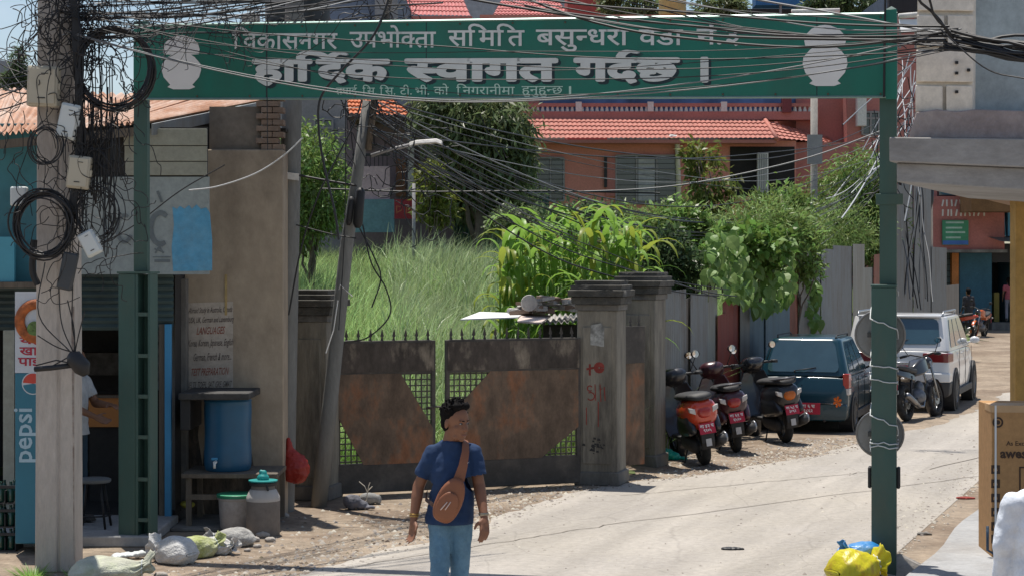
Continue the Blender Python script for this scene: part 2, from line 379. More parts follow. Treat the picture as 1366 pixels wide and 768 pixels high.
# sealed cracks / cable lying across the road
crk = MB()
def flat_strip(mb, pts, wd, z):
    for i in range(len(pts)-1):
        a, b = Vector(pts[i]), Vector(pts[i+1]); n = Vector((-(b-a).y, (b-a).x, 0)).normalized()*wd/2
        mb.quad((*(a-n).xy, z), (*(a+n).xy, z), (*(b+n).xy, z), (*(b-n).xy, z))
def wig(p0, p1, n, j): 
    return [(p0[0]+(p1[0]-p0[0])*i/n+random.uniform(-j, j), p0[1]+(p1[1]-p0[1])*i/n+random.uniform(-j, j), 0) for i in range(n+1)]
for a, b, wdt in (((-1.4, 15.4), (.9, 17.9), .014), ((.9, 17.9), (9.2, 25.2), .016), ((1.2, 20.2), (4.8, 22.8), .015), ((5.2, 22.8), (12.2, 33), .02)):
    flat_strip(crk, wig(a, b, 26, .035), wdt, .009)
tag(crk.build('road_crack', M('crack_dirt', (.20, .175, .15), .95, .3, 3)), kind='structure')
mTar = M('tar_patch', (.10, .10, .10), .85, .2)
def stones(name, n, region, r0, r1, mat, zf=lambda x, y: 0.0, kind='stuff'):
    """loose stones as one object"""
    base = np.array([(1, 0, .1), (.3, .95, 0), (-.8, .6, .1), (-.9, -.5, 0), (.2, -1, .1), (.1, .1, .75), (-.2, -.1, .7)])
    tri = np.array([(0, 1, 5), (1, 2, 5), (2, 3, 6), (3, 4, 6), (4, 0, 5), (2, 6, 5), (4, 5, 6)])
    V = []; T = []
    for i in range(n):
        x, y = region(); r = r0*(r1/r0)**(random.random()**3.0); a = random.uniform(0, 6.3)
        c, s = math.cos(a)*r, math.sin(a)*r; b = base*np.array([1, random.uniform(.6, 1), random.uniform(.6, 1.1)])
        V.append(np.stack([b[:, 0]*c-b[:, 1]*s+x, b[:, 0]*s+b[:, 1]*c+y, b[:, 2]*r+zf(x, y)-.1*r], 1)); T.append(tri+7*i)
    o = np_mesh(name, np.concatenate(V), np.concatenate(T), mat, None, 3); return tag(o, kind=kind)
mStone = M('pebble', (.30, .27, .235), .9, .25, 6, .1, island=.45)
def verge():
    while True:
        y = random.uniform(14.0, 27); x0 = interp(y, [(b, a) for a, b in redge]); d = random.gauss(0, .9)
        x = x0-abs(d)+.25
        gate = 19.9 if x < -2 else interp(x, BL)
        if x > -4.2 and y < gate-.05 and (x > -3.3 or y < 17.3): return x, y
def onroad():
    while True:
        x, y = random.uniform(-3, 9), random.uniform(13.5, 34)
        x0 = interp(y, [(b, a) for a, b in redge])
        if x > x0 and x < 3.4+.388*(y-15.7) and random.random() < .25+.75*math.exp(-((3.4+.388*(y-15.7)-x)/.9)): return x, y
tag(stones('gravel', 9000, verge, .005, .038, mStone), 'loose gravel and pebbles strewn between the road and the gate', 'gravel')
mLit = M('dry_leaf_litter', (.10, .075, .05), .9, .3, 6, .1, island=.5)
tag(stones('leaf_litter', 2600, verge, .006, .028, mLit), 'dark dry leaf litter and dirt crumbs on the dusty verge', 'litter')
tag(stones('grit', 1800, onroad, .004, .022, mStone, lambda x, y: .005), 'fine grit scattered over the dusty road', 'grit')
def rverge():
    y = random.uniform(14.5, 30); return 3.3+.388*(y-15.7)-abs(random.gauss(0, .35)), y
tag(stones('grit', 1500, rverge, .005, .03, mStone, lambda x, y: .005), 'coarse grit along the foot of the concrete pavement', 'grit')

# ================================================================ corrugated sheet
def corr(p00, p10, p11, p01, waves, amp, nu=None, nv=1, thick=.004, prof='sin'):
    """sheet between four corners (p00->p10 across the waves, p00->p01 along them)"""
    p00, p10, p11, p01 = [Vector(p) for p in (p00, p10, p11, p01)]
    nu = nu or waves*6; N = (p10-p00).cross(p01-p00).normalized(); mb = MB(); v = []; f = []
    for side in (0, 1):
        for j in range(nv+1):
            t = j/nv
            for i in range(nu+1):
                s = i/nu; q = (p00*(1-s)+p10*s)*(1-t)+(p01*(1-s)+p11*s)*t; ph = s*waves % 1
                a = math.sin(2*PI*s*waves) if prof == 'sin' else max(-1, min(1, 2.2*math.sin(2*PI*s*waves)))
                v.append(q+N*(a*amp+side*thick))
    W = nu+1; B = W*(nv+1)
    for j in range(nv):
        for i in range(nu):
            a = j*W+i; f.append((a, a+1, a+W+1, a+W)); f.append((B+a, B+a+W, B+a+W+1, B+a+1))
    for i in range(nu): f.append((i, B+i, B+i+1, i+1)); a = nv*W+i; f.append((a, a+1, B+a+1, B+a))
    return mb.add(v, f)

def strip2(mb, p, wd):
    """flat ribbon in the xz plane with joined corners"""
    n0 = len(mb.v)
    for i, a in enumerate(p):
        d = (p[min(i+1, len(p)-1)]-p[max(i-1, 0)]); n = Vector((-d.z, 0, d.x)).normalized()*wd/2*(.8 if i in (0, len(p)-1) else 1); mb.v += [a-n, a+n]
    for i in range(len(p)-1): mb.f.append((n0+2*i, n0+2*i+2, n0+2*i+3, n0+2*i+1))
# ================================================================ gate pillars
def gate_pillar(px0, px1, Y, pytop, label, yaw, side=0, capn=4):
    a, b = P(px0, 600, Y), P(px1, 600, Y); wd = (b.x-a.x)*.86; top = P(0, pytop, Y).z
    t = thing('gate_pillar', label, 'pillar', ((a.x+b.x)/2, Y+wd/2, 0), yaw, 'old concrete pillars of the rusty gate')
    h = wd/2
    s = MB().box(-h, h, -h, h, 0, top-.36); o = s.build('shaft', mPillar, t); mod_bevel(o, .012)
    MB().box(-h+.07, h-.07, -h-.014, -h+.01, .25, top-.55).build('panel', mPillar, t, bevel=.006)
    MB().box(-h-.03, h+.03, -h-.03, h+.03, 0, .16).build('plinth', mConcD, t, bevel=.015)
    z = top-.36; r = random.Random(px0)
    for k, (e, th) in enumerate(((.015, .07), (.055, .09), (.085, .075), (.06, .055), (.02, .05))[:capn+1]):
        mb = MB(); n = 6
        ring = lambda zz, ee: [Vector((x, y, zz)) for x, y in [((-h-ee)+(2*h+2*ee)*i/n+r.uniform(-.006, .006), -h-ee+r.uniform(-.012, .012)) for i in range(n)]+[(h+ee+r.uniform(-.012, .012), (-h-ee)+(2*h+2*ee)*i/n) for i in range(n)]+[((h+ee)-(2*h+2*ee)*i/n, h+ee+r.uniform(-.012, .012)) for i in range(n)]+[(-h-ee+r.uniform(-.012, .012), (h+ee)-(2*h+2*ee)*i/n) for i in range(n)]]
        mb.loft([ring(z, e), ring(z+th*.9, e+.004), ring(z+th, e-.012)])
        z += th; mb.build('cap_slab', mCap if k else mConcD, t, angle=40)
    return t, wd, top
gp1, _, _ = gate_pillar(386, 448, 19.8, 384, 'dark pillar left of the gate, behind the leaning pole', math.radians(-14))
gp2, w2, _ = gate_pillar(772, 836, 21.15, 372, 'mouldy pillar with red scrawl at the right end of the gate', math.radians(-16), capn=4)
gp3, _, _ = gate_pillar(832, 888, 23.0, 361, 'moss topped pillar between the narrow side gate and the tin fence', math.radians(-22))
# scrawl, bill and stain on the pillar face
def smear(t, pts, wd, mat, name, z0=0):
    mb = MB(); y = -w2/2-.0165-z0
    for j, q in enumerate(pts): strip2(mb, [Vector((a, y-j*4e-4, b)) for a, b in q], wd)
    return mb.build(name, mat, t)
mRed = M('red_scrawl', (.26, .05, .04), .9, .3, 8)
def arc(cx, cz, r, a0, a1, n=10, ry=None): return [(cx+r*math.cos(a0+(a1-a0)*i/n), cz+(ry or r)*math.sin(a0+(a1-a0)*i/n)) for i in range(n+1)]
smear(gp2, [arc(.03, 1.36, .05, 0, 6.2, 12), arc(.03, 1.36, .025, 0, 6.2, 8), [(-.12, 1.34), (-.03, 1.36)], [(-.08, 1.40), (-.08, 1.27)]], .03, mRed, 'red_scrawl')
smear(gp2, [arc(-.08, 1.12, .03, .5, 5.5), arc(-.07, 1.03, .045, -2.5, 2.2), [(-.02, 1.17), (-.01, .98)], [(.04, 1.17), (.05, .97)], [(.04, 1.1), (.09, 1.14), (.10, .98)], [(-.12, .9), (-.12, .7)], [(.02, .97), (.02, .68)]], .013, mRed, 'red_scrawl', .001)
mBill = M('torn_bill', (.42, .42, .40), .9, .45, 9, .05, dirt=.8, dcol=(.13, .13, .12), dscale=10, dth=.5)
mb = MB(); mb.add([(-.075, -w2/2-.017, 1.62), (.085, -w2/2-.017, 1.60), (.09, -w2/2-.017, 1.80), (.05, -w2/2-.017, 1.87), (-.07, -w2/2-.017, 1.85)], [(0, 1, 2, 3, 4)]); mb.build('torn_bill', mBill, gp2)
mb = MB()
for i in range(26):
    x, z = random.gauss(.0, .06), random.gauss(.46, .035); s = random.uniform(.008, .022); mb.quad((x-s, -w2/2-.018-i*2e-4, z-s*.5), (x+s, -w2/2-.018-i*2e-4, z-s*.7), (x+s*.8, -w2/2-.018-i*2e-4, z+s*.6), (x-s*.7, -w2/2-.018-i*2e-4, z+s*.8))
mb.build('tar_stain', mBlk, gp2)

# ================================================================ the double gate
GA = Vector((-1.99, 20.12, 0)); GB = Vector((.80, 21.22, 0)); GU = (GB-GA).normalized(); GL = (GB-GA).length; gyaw = math.atan2(GU.y, GU.x)
gate = thing('iron_gate', 'rusty double iron gate with lattice corners and a row of spikes', 'gate', GA, gyaw)
H = 1.70; gx = {}
def upx(px): # pixel column -> distance along the gate
    k = (px-683)/F; return (k*GA.y-GA.x)/(GU.x-k*GU.y)
def leaf(x0, x1, cut, low_a, low_b, nm):
    th = .03
    fr = MB()
    for a, b, c, d in ((x0, x0+.045, .0, H), (x1-.045, x1, .0, H)): fr.box(a, b, -.03, .03, c+.03, d)
    for z in (.03, .32, H-.37, H-.03): fr.box(x0+.046, x1-.046, -.028, .028, z, z+.035)
    fr.build('leaf_frame', mGateD, gate, bevel=.004)
    MB().box(x0+.02, x1-.02, -.036, -.022, H-.34, H-.02).build('header_plate', M('scraped_gate_header', (.075, .060, .050), .75, .4, 2, .1, 16, dirt=.8, dcol=(.30, .25, .19), dth=.57, dscale=2.6, stretch=(1, 1, .45), dcon=.06, fine=.35, fscale=8), gate)
    MB().box(x0+.02, x1-.02, -.034, -.020, .04, .335).build('kick_plate', mGateD, gate)
    z0, z1 = .34, H-.36; xl, xr = x0+.03, x1-.03
    MB().prism([(p[0], -.032, p[1]) for p in cut(xl, xr, z0, z1)], (0, .012, 0)).build('main_plate', mGate, gate)
    for (ax0, ax1, az0, az1) in (low_a(xl, xr, z0, z1), low_b(xl, xr, z0, z1)):
        la = MB(); x = ax0
        while x < ax1: la.box(x, x+.014, -.012, .0, az0, az1); x += .066
        z = az0+.03
        while z < az1: la.box(ax0, ax1, .0005, .012, z, z+.014); z += .066
        la.build('lattice', mGateD, gate)
    return fr
xm0, xm1 = upx(580), upx(594)
cutL = lambda a, b, c, d: [(a+.34, c, ), (b, c), (b, d-.62), (b-.38, d), (a, d), (a, c+.62)]
leaf(0, xm0, cutL, lambda a, b, c, d: (a, a+.36, c, c+.64), lambda a, b, c, d: (b-.40, b, d-.64, d), 'l')
cutR = lambda a, b, c, d: [(a, c), (b-.46, c), (b, c+.34), (b, d), (a+.50, d), (a, d-.50)]
leaf(xm1, GL-.02, cutR, lambda a, b, c, d: (b-.48, b, c, c+.36), lambda a, b, c, d: (a, a+.52, d-.52, d), 'r')
sp = MB(); sp.prism([(-.018, -.004, 0), (.018, -.004, 0), (.008, -.004, .04), (.020, -.004, .055), (0, -.004, .135), (-.020, -.004, .055), (-.008, -.004, .04)], (0, .008, 0))
sp0 = sp.build('spike', mGateD, gate); sp0.location = (.05, 0, H)
x = .05+.135
while x < GL-.03:
    if not (xm0-.02 < x < xm1+.02): link('spike', sp0.data, gate, (x, random.uniform(-.004, .004), H), (random.uniform(-.04, .04), random.uniform(-.08, .08), random.uniform(-.3, .3)))
    x += .135
MB().tube([(xm0-.12, -.05, .95), (xm0-.02, -.06, .96), (xm1+.1, -.05, .95)], .012).build('latch_bolt', mGateD, gate, True)
# side gate between the two right pillars
sg = thing('side_gate', 'narrow dark steel side gate between two pillars', 'gate', (1.28, 22.1, 0), math.radians(40))
MB().box(-.42, .42, -.02, .02, .12, 1.62).build('door_plate', mGate, sg, bevel=.004)
MB().box(-.42, .42, -.03, -.021, 1.35, 1.80).build('header_plate', mGateD, sg, bevel=.004)
for i in range(6): link('spike', sp0.data, sg, (-.36+i*.14, 0, 1.8))

# ================================================================ tin fence along the road
def fx(y): return .376*y-7.25
FD = Vector((.352, .936, 0)); 
fence = thing('tin_fence', 'patchwork fence of upright corrugated and flat tin sheets beside the parked vehicles', 'fence', (fx(23.6), 23.6, 0))
FCOL = {'g1': mTin, 'g2': M('grey_tin_brown', (.20, .185, .165), .6, .14, 1.5, .06, metal=.2, dirt=.6, dcol=(.15, .12, .10), stretch=(2, 2, .4)),
        'g3': M('pale_tin', (.27, .275, .25), .6, .14, 1.5, .05, metal=.2, dirt=.7, dcol=(.18, .15, .12), stretch=(2, 2, .4)),
        'r': M('red_oxide_tin', (.20, .035, .022), .6, .2, 2, .06, dirt=.5, dcol=(.20, .08, .06), dth=.58, stretch=(2, 2, .5)),
        'b': M('blue_grey_tin', (.13, .19, .23), .5, .12, 2, .05, metal=.25, dirt=.4, dcol=(.10, .11, .11), stretch=(2, 2, .4)),
        'o': M('rusty_red_tin', (.30, .12, .08), .7, .25, 2, .1, dirt=.5, dcol=(.18, .10, .08), stretch=(2, 2, .4))}
panels = [(886, 388, 'g1', 1), (913, 400, 'g2', 0), (922, 391, 'g1', 1), (942, 386, 'g3', 0), (958, 420, 'r', 0), (968, 393, 'r', 0), (988, 395, 'g2', 0), (998, 405, 'b', 1), (1022, 404, 'b', 1), (1052, 336, 'o', 1), (1066, 326, 'g2', 0), (1078, 332, 'g1', 1), (1096, 332, 'g1', 1), (1114, 328, 'g1', 1), (1138, 326, 'g3', 0), (1152, 357, 'g3', 0), (1166, 340, 'o', 0), (1176, 300, 'g1', 1), (1192, 246, 'g1', 1), (1205, 240, 'g1', 1), (1219, 244, 'g1', 1), (1232, 250, 'g1', 1), (1243, 330, 'g1', 1), (1262, 380, 'g2', 0), (1280, 400, 'g1', 1)]
def ypx(px): k = (px-683)/F; return 7.25/(.376-k)
for i, (px, pt, c, wv) in enumerate(panels[:-1]):
    y0 = ypx(px); y1 = ypx(panels[i+1][0]); ztop = P(px, pt, (y0+y1)/2).z; tilt = random.uniform(-.02, .02)
    off = .035*(i % 2)
    a = Vector((fx(y0), y0, 0))-FD*.05; b = Vector((fx(y1), y1, 0))+FD*.09; n = Vector((-.936, .352, 0))*off
    a += n-fence.location; b += n-fence.location; L = (b-a).length
    zt2 = ztop+random.uniform(-.04, .04)
    q = FD*tilt
    mb = corr(a, b, b+Vector((0, 0, zt2))+q, a+Vector((0, 0, ztop))+q, max(2, int(L/.085)), .012 if wv else .003, nu=max(12, int(L/.085)*6))
    mb.build('tin_sheet', FCOL[c], fence, angle=60)
rl = MB()
for z in (.5, 1.5):
    a = Vector((fx(23.7), 23.7, z))+Vector((-.12, .06, 0))-fence.location; b = Vector((fx(50), 50, z))+Vector((-.12, .06, 0))-fence.location; rl.tube([a, b], .03, 4)
rl.build('back_rail', mWood, fence)

# ================================================================ left shop building
bld = thing('shop_building', 'low shop building with rusty tin roof and stained beige side wall', 'building', (-3.4, 18.5, 0))
def bpart(mb, name, mat, parent=bld, **k): return mb.build(name, mat, parent, off=parent.location if parent is bld else bld.location, **k)
WY = 18.5
xr = P(378, 0, WY).x; xl = P(246, 0, WY).x
bpart(WB().box(xl, xr, WY, WY+.22, 0, 3.70), 'side_wall', mBeige, bevel=.01)
bpart(WB().box(xr-.22, xr-.002, WY+.221, 19.25, 0, 3.68), 'return_wall', mBeige)
bpart(WB().box(P(277, 0, WY).x, P(346, 0, WY).x, WY+.1, WY+.14, 3.705, 4.14), 'upper_board', M('rusty_brown_board', (.20, .165, .13), .8, .25, 1.5, .1, dirt=.6, dcol=(.10, .075, .06)))
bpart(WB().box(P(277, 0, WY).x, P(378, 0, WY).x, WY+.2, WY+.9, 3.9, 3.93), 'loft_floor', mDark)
bx0 = P(348, 0, WY).x
for k in range(9):
    for j in range(2):
        x = bx0+j*.115-(k % 2)*.05; m = WB().box(x, x+.108, WY+.02+random.uniform(-.008, .008), WY+.2, 3.703+k*.062, 3.703+k*.062+.052); bpart(m, 'brick', mBrick)
# roof of several sheets
FL, FR, BR, BK = P(-60, 187, 17.1), P(196, 163, 17.55), P(347, 133, 20.2), P(-60, 118, 21.2)
NS = 5
for k in range(NS):
    s0, s1 = k/NS-.004, (k+1)/NS+.012; lift = Vector((0, 0, .012*(k % 2)))
    q = lambda s, t: (FL*(1-s)+FR*s)*(1-t)+(BK*(1-s)+BR*s)*t+lift-bld.location
    corr(q(s0, 0), q(s1, 0), q(s1, 1), q(s0, 1), 7, .020, nv=2).build('roof_sheet', mRust, bld, angle=60)
e = (BR-FR); m = WB(); d = Vector((.05, -.04, 0)); z = Vector((0, 0, 1))
m.prism([FR+d-z*.02, BR+d-z*.02, BR+d-z*.13, FR+d-z*.13], (.02, .01, 0)); bpart(m, 'verge_strip', mTin)
m = WB(); m.prism([FL-z*.04, FR-z*.04, FR-z*.12, FL-z*.12], (0, .03, 0)); bpart(m, 'eave_batten', mWood)
# boards below the roof, in front of the shop
BY = 17.6
def panel(px0, py0, px1, py1, Y, name, mat, th=.025, parent=bld, bevel=.003):
    a, b = P(px0, py1, Y), P(px1, py0, Y); o = bpart(WB().box(a.x, b.x, Y, Y+th, a.z, b.z), name, mat, parent, bevel=bevel); return o
for i, (y0, y1) in enumerate(((172, 194), (195, 215), (216, 234))): panel(165+i, y0, 276, y1, BY+.008*i, 'board_slat', mCream)
panel(92, 170, 277, 236, BY+.06, 'slat_light_block', mDark); bpart(WB().box(P(90, 0, 19.1).x, P(346, 0, 19.1).x, 19.0, 19.05, 3.3, 4.12), 'loft_sky_block', mDark)  # added dark sheets that stop light showing through the slat and roof gaps
panel(92, 236, 279, 366, BY+.03, 'sign_board', mBoardG)
mb = WB(); rp = [(230, 276), (236, 279), (240, 275), (246, 279), (252, 274), (256, 279), (262, 273), (268, 279), (275, 277), (280, 284), (283, 320), (283, 361), (231, 362), (229, 330), (232, 300)]
mb.prism([P(x, y, BY+.026) for x, y in rp][::-1], (0, .003, 0)); bpart(mb, 'blue_patch', M('sky_blue_paint', (.10, .33, .52), .7, .10, 2, .05, dirt=.45, dcol=(.20, .33, .40), dth=.58, dscale=4))
mGh = M('faded_print', (.15, .175, .185), .8, .1)
mb = WB()
def stroke(mb, pts, wd, Y): mm = WB(); strip2(mm, [P(*p, Y) for p in pts], wd*Y/F); bpart(mm, 'faded_emblem', mGh)
def parc(cx, cy, rx, ry, a0, a1, n=12): return [(cx+rx*math.cos(math.radians(a0+(a1-a0)*i/n)), cy-ry*math.sin(math.radians(a0+(a1-a0)*i/n))) for i in range(n+1)]
stroke(mb, parc(214, 305, 13, 21, 50, 300), 7, BY+.024); stroke(mb, [(206, 332), (219, 337)], 2.5, BY+.0235); stroke(mb, [(217, 322), (207, 338)], 3, BY+.023); stroke(mb, [(208, 322), (218, 338)], 3, BY+.0225)
stroke(mb, [(204, 343), (228, 343)], 1.5, BY+.022); stroke(mb, [(206, 348), (227, 348)], 4.5, BY+.0215)
stroke(mb, parc(166, 305, 10, 18, 60, 330), 5, BY+.021); stroke(mb, [(140, 290), (140, 330)], 5, BY+.0205)
stroke(mb, [(210, 255), (216, 270)], 4, BY+.020)
panel(-40, 165, 91, 384, BY+.25, 'teal_wall', mTeal, .1)
panel(92, 165, 166, 236, BY+.12, 'teal_wall', M('grey_teal', (.13, .22, .24), .6, .15, 1.5), .05)
panel(-30, 316, 19, 376, BY-.02, 'blue_panel', M('sky_blue_panel', (.08, .32, .42), .5, .1, 2, .03), .05)
panel(-60, 376, 60, 384, BY-.06, 'ledge', mWood, .3)
# shop front: shutter housing, door room, columns
sh = MB(); a, b = P(-60, 440, 17.95), P(232, 362, 17.95); 
for k in range(9):
    z = a.z+(b.z-a.z)*k/9; h = (b.z-a.z)/9; sh.add([(a.x, 17.95, z), (b.x, 17.95, z), (b.x, 17.915, z+h*.5), (a.x, 17.915, z+h*.5), (b.x, 17.95, z+h*.97), (a.x, 17.95, z+h*.97)], [(0, 1, 2, 3), (3, 2, 4, 5)])
bpart(sh, 'roller_shutter', mShut)
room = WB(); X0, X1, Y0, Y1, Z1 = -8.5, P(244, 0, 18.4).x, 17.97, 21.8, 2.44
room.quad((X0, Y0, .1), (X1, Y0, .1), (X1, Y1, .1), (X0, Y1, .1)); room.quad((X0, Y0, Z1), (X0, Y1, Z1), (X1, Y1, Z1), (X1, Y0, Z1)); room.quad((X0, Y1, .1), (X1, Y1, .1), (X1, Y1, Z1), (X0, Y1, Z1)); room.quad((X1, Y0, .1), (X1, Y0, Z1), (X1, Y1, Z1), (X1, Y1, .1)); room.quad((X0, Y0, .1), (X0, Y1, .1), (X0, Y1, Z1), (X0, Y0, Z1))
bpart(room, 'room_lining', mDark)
panel(212, 432, 221, 696, 17.9, 'door_frame', mWood, .08); panel(219.5, 432, 228, 694, 17.86, 'door_frame', mBlue, .06)
panel(229.5, 372, 248, 700, 18.3, 'brown_jamb', mConcD, .15)
panel(4, 440, 19, 712, 17.7, 'cream_column', mCream, .12)
panel(-60, 440, -8, 700, 17.9, 'shop_shutter', mShut, .05)
bpart(WB().box(-8.5, P(210, 0, 16.9).x, 16.55, 17.969, 0, .1), 'plinth', M('plinth_concrete', (.34, .335, .33), .9, .1, 1.5, .15, dirt=.4, dcol=(.2, .18, .17)), bevel=.015)
bpart(WB().box(P(210, 0, 16.9).x+.002, xr, 17.5, 18.499, 0, .035), 'apron', mConcD, bevel=.01)
panel(118, 526, 166, 569, 19.0, 'counter_front', M('orange_laminate', (.50, .20, .05), .5, .1, 2, .02), .04)
bpart(WB().box(P(118, 0, 19).x, P(172, 0, 19).x, 18.95, 19.5, 1.17, 1.2), 'counter_top', mWood)
bpart(WB().box(P(118, 0, 19).x, P(172, 0, 19).x, 19.05, 19.45, .1, .86), 'counter_base', mDark)
panel(104, 470, 160, 500, 21.2, 'back_shelf', M('shelf_goods', (.09, .08, .07), .7, .5, 8), .2)
panel(195, 440, 212, 520, 19.6, 'hanging_packet', M('silver_packets', (.16, .18, .20), .4, .6, 14), .05)
# painted lettering on the wall
mb = WB()
mPl = M('lettering_ground', (.47, .41, .35), .9, .10, 3, .05, dirt=.45, dcol=(.34, .29, .235), dth=.55, dscale=2)
mb.quad(P(249, 521, WY-.003), P(311, 521, WY-.003), P(311, 402, WY-.003), P(249, 404, WY-.003)); bpart(mb, 'painted_panel', mPl)
mTx = M('faded_black_lettering', (.11, .085, .075), .9, .3, 10, dirt=.45, dcol=(.36, .31, .26), dth=.55, dscale=9); mTr = M('faded_red_lettering', (.30, .10, .07), .9, .3, 10, dirt=.4, dcol=(.38, .31, .26), dth=.57, dscale=9)
for s, px0, px1, pyb, hpx, mt in (('Abroad Study in Australia, Canada', 251, 309, 420, 10, mTx), ('USA, UK, German and Luxemburg', 251, 311, 433, 10, mTx), ('LANGUAGES', 262, 299, 446, 10, mTr), ('Korea, Korean, Japanese, English', 250, 310, 465, 12, mTx), ('German, French & more...', 257, 308, 483, 12, mTx), ('TEST PREPARATION', 254, 304, 501, 10, mTr), ('IELTS, TOEFL, SAT, GRE, GMAT', 251, 308, 519, 10, mTx)):
    O = P(px0, pyb, WY-.006); wd = (px1-px0)*WY/F
    v, f = fit(glyph(s, .012), O, (1, 0, .035), (0, 0, 1), wd, hpx*WY/F, slant=.18)
    m = WB(); m.add(v, f); bpart(m, 'wall_lettering', mt)
# horizontal join / mark lines on the wall
bpart(WB().box(P(300, 0, WY).x, P(303, 0, WY).x, WY-.012, WY-.0005, P(0, 420, WY).z, P(0, 366, WY).z), 'yellow_strip', M('yellow_stain', (.38, .28, .13), .9))

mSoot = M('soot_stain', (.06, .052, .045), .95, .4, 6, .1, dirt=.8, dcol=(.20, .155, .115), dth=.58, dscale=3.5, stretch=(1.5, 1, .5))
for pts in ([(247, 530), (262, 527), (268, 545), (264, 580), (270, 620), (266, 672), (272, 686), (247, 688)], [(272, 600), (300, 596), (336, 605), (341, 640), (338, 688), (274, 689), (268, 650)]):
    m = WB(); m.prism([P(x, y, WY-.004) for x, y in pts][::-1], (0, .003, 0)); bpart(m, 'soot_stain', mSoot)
# poster board and cooler beside the pole
CY = 16.1
cb = thing('drinks_cooler', 'blue drinks cooler with vertical lettering standing behind the concrete pole', 'cooler', (P(46, 0, CY).x, CY, .1))
a, b = P(20, 0, CY), P(74, 0, CY)
mPB = M('cooler_blue', (.03, .17, .25), .45, .08, 2, .02)
MB().box(a.x-cb.location.x, b.x-cb.location.x, 0, .5, .0, P(0, 497, CY).z-.1).build('cabinet', mPB, cb, bevel=.01)
O = P(51, 616, CY-.004); v, f = fit(glyph('pepsi', .015), O, (0, 0, 1), (-1, 0, 0), 72*CY/F, None)
m = MB(); m.add(v, f); m.build('lettering', M('pale_blue_print', (.36, .52, .62), .6), cb, off=cb.location)
def disc(mb, c, r, Y, a0=0, a1=360, n=20, ry=None):
    cc = P(*c, Y); pts = [P(c[0]+r*math.cos(math.radians(a0+(a1-a0)*i/n)), c[1]-(ry or r)*math.sin(math.radians(a0+(a1-a0)*i/n)), Y) for i in range(n+1)]
    mb.add([cc]+pts, [(0, i+2, i+1) for i in range(n)])
for cc, a0, a1, yy, nm in (('r', 5, 175, .004, 'logo_half'), ('w', 0, 360, .002, 'logo_disc'), ('b', 190, 350, .0045, 'logo_half')):
    m = MB(); disc(m, (44, 511), 15 if cc == 'w' else 13.5, CY-yy, a0, a1); m.build(nm, {'r': M('logo_red', (.50, .06, .04), .5), 'w': M('logo_white', (.5, .55, .6), .5), 'b': mPB}[cc], cb, off=cb.location)
pb = thing('poster_board', 'white poster of a ring of grilled sausage above the blue cooler', 'poster', (cb.location.x, CY, P(0, 497, CY).z+.001))
MB().box(a.x-cb.location.x, b.x-cb.location.x, 0, .03, 0, P(0, 389, CY).z-pb.location.z).build('board', M('poster_white', (.55, .60, .66), .5, .06, 3), pb)
m = MB(); c0 = P(49, 428, CY-.012)
m.lathe([(.15+.045*math.cos(2*PI*k/10), .045*.5*math.sin(2*PI*k/10)) for k in range(11)], 28, c=c0, axis='y', cap=False)
m.build('sausage_print', M('grilled_brown', (.36, .10, .025), .5, .6, 14, .2), pb, off=pb.location, smooth=True)
m = MB(); disc(m, (46, 438), 10, CY-.03); m.build('salad_print', M('salad_green', (.12, .20, .06), .6, .6, 20), pb, off=pb.location)
mRL = M('poster_red', (.40, .02, .05), .5)
for tok, px0, px1, pyt, pyb in ((['यहाँ'], 26, 68, 450, 458), (['खा', 'ना'], 26, 68, 463, 473), (['पा', 'ई', ('h', 'न'), 'छ'], 24, 78, 477, 487)):
    v, f = fit(deva(tok, .02), P(px0, pyb, CY-.004), (1, 0, 0), (0, 0, 1), (px1-px0)*CY/F, (pyb-pyt)*CY/F, base=(0, .62)); m = MB(); m.add(v, f); m.build('lettering', mRL, pb, off=pb.location)

# ================================================================ gantry sign over the road
SL = Vector((-3.43, 16.7, 0)); SR = Vector((3.17, 15.1, 0)); SU = (SR-SL); SLEN = SU.length; SU = SU.normalized(); syaw = math.atan2(SU.y, SU.x)
gs = thing('gantry_sign', 'long green welcome sign in white lettering on two green steel posts spanning the street', 'sign', SL, syaw)
def sp_(px, py): # photograph point -> (u, z) on the sign plane
    k = (px-683)/F; u = (k*SL.y-SL.x)/(SU.x-k*SU.y); Y = SL.y+SU.y*u; return u, CH-(py-HOR)*Y/F
u0, zt0 = sp_(180, 35); _, zb0 = sp_(180, 133); u1, zt1 = sp_(1197, 19); _, zb1 = sp_(1197, 130)
board = MB().add([(u0, -.03, zb0), (u1, -.03, zb1), (u1, .03, zb1), (u0, .03, zb0), (u0, -.03, zt0), (u1, -.03, zt1), (u1, .03, zt1), (u0, .03, zt0)], [(3, 2, 1, 0), (4, 5, 6, 7), (0, 1, 5, 4), (1, 2, 6, 5), (2, 3, 7, 6), (3, 0, 4, 7)]).build('board', mGreen, gs)
fr = MB()
for (za, zb) in ((zt0, zt1), (zb0, zb1)): fr.tube([(u0, -.032, za), (u1, -.032, zb)], .011, 4)
fr.build('edge_strip', M('edge_steel', (.20, .30, .28), .4, .1, 3, 0, metal=.4), gs)
for px in (570, 1090, 357):   # joints between the sheets of the board
    uu, _ = sp_(px, 0); z0 = zb0+(zb1-zb0)*uu/u1; z1 = zt0+(zt1-zt0)*uu/u1; MB().box(uu-.004, uu+.004, -.0315, -.0302, z0, z1).build('seam', mInk, gs)
slope = lambda py: ((sp_(1100, py)[1]-sp_(260, py)[1])/(sp_(1100, py)[0]-sp_(260, py)[0]))
TX = (SU.x, SU.y, 0)
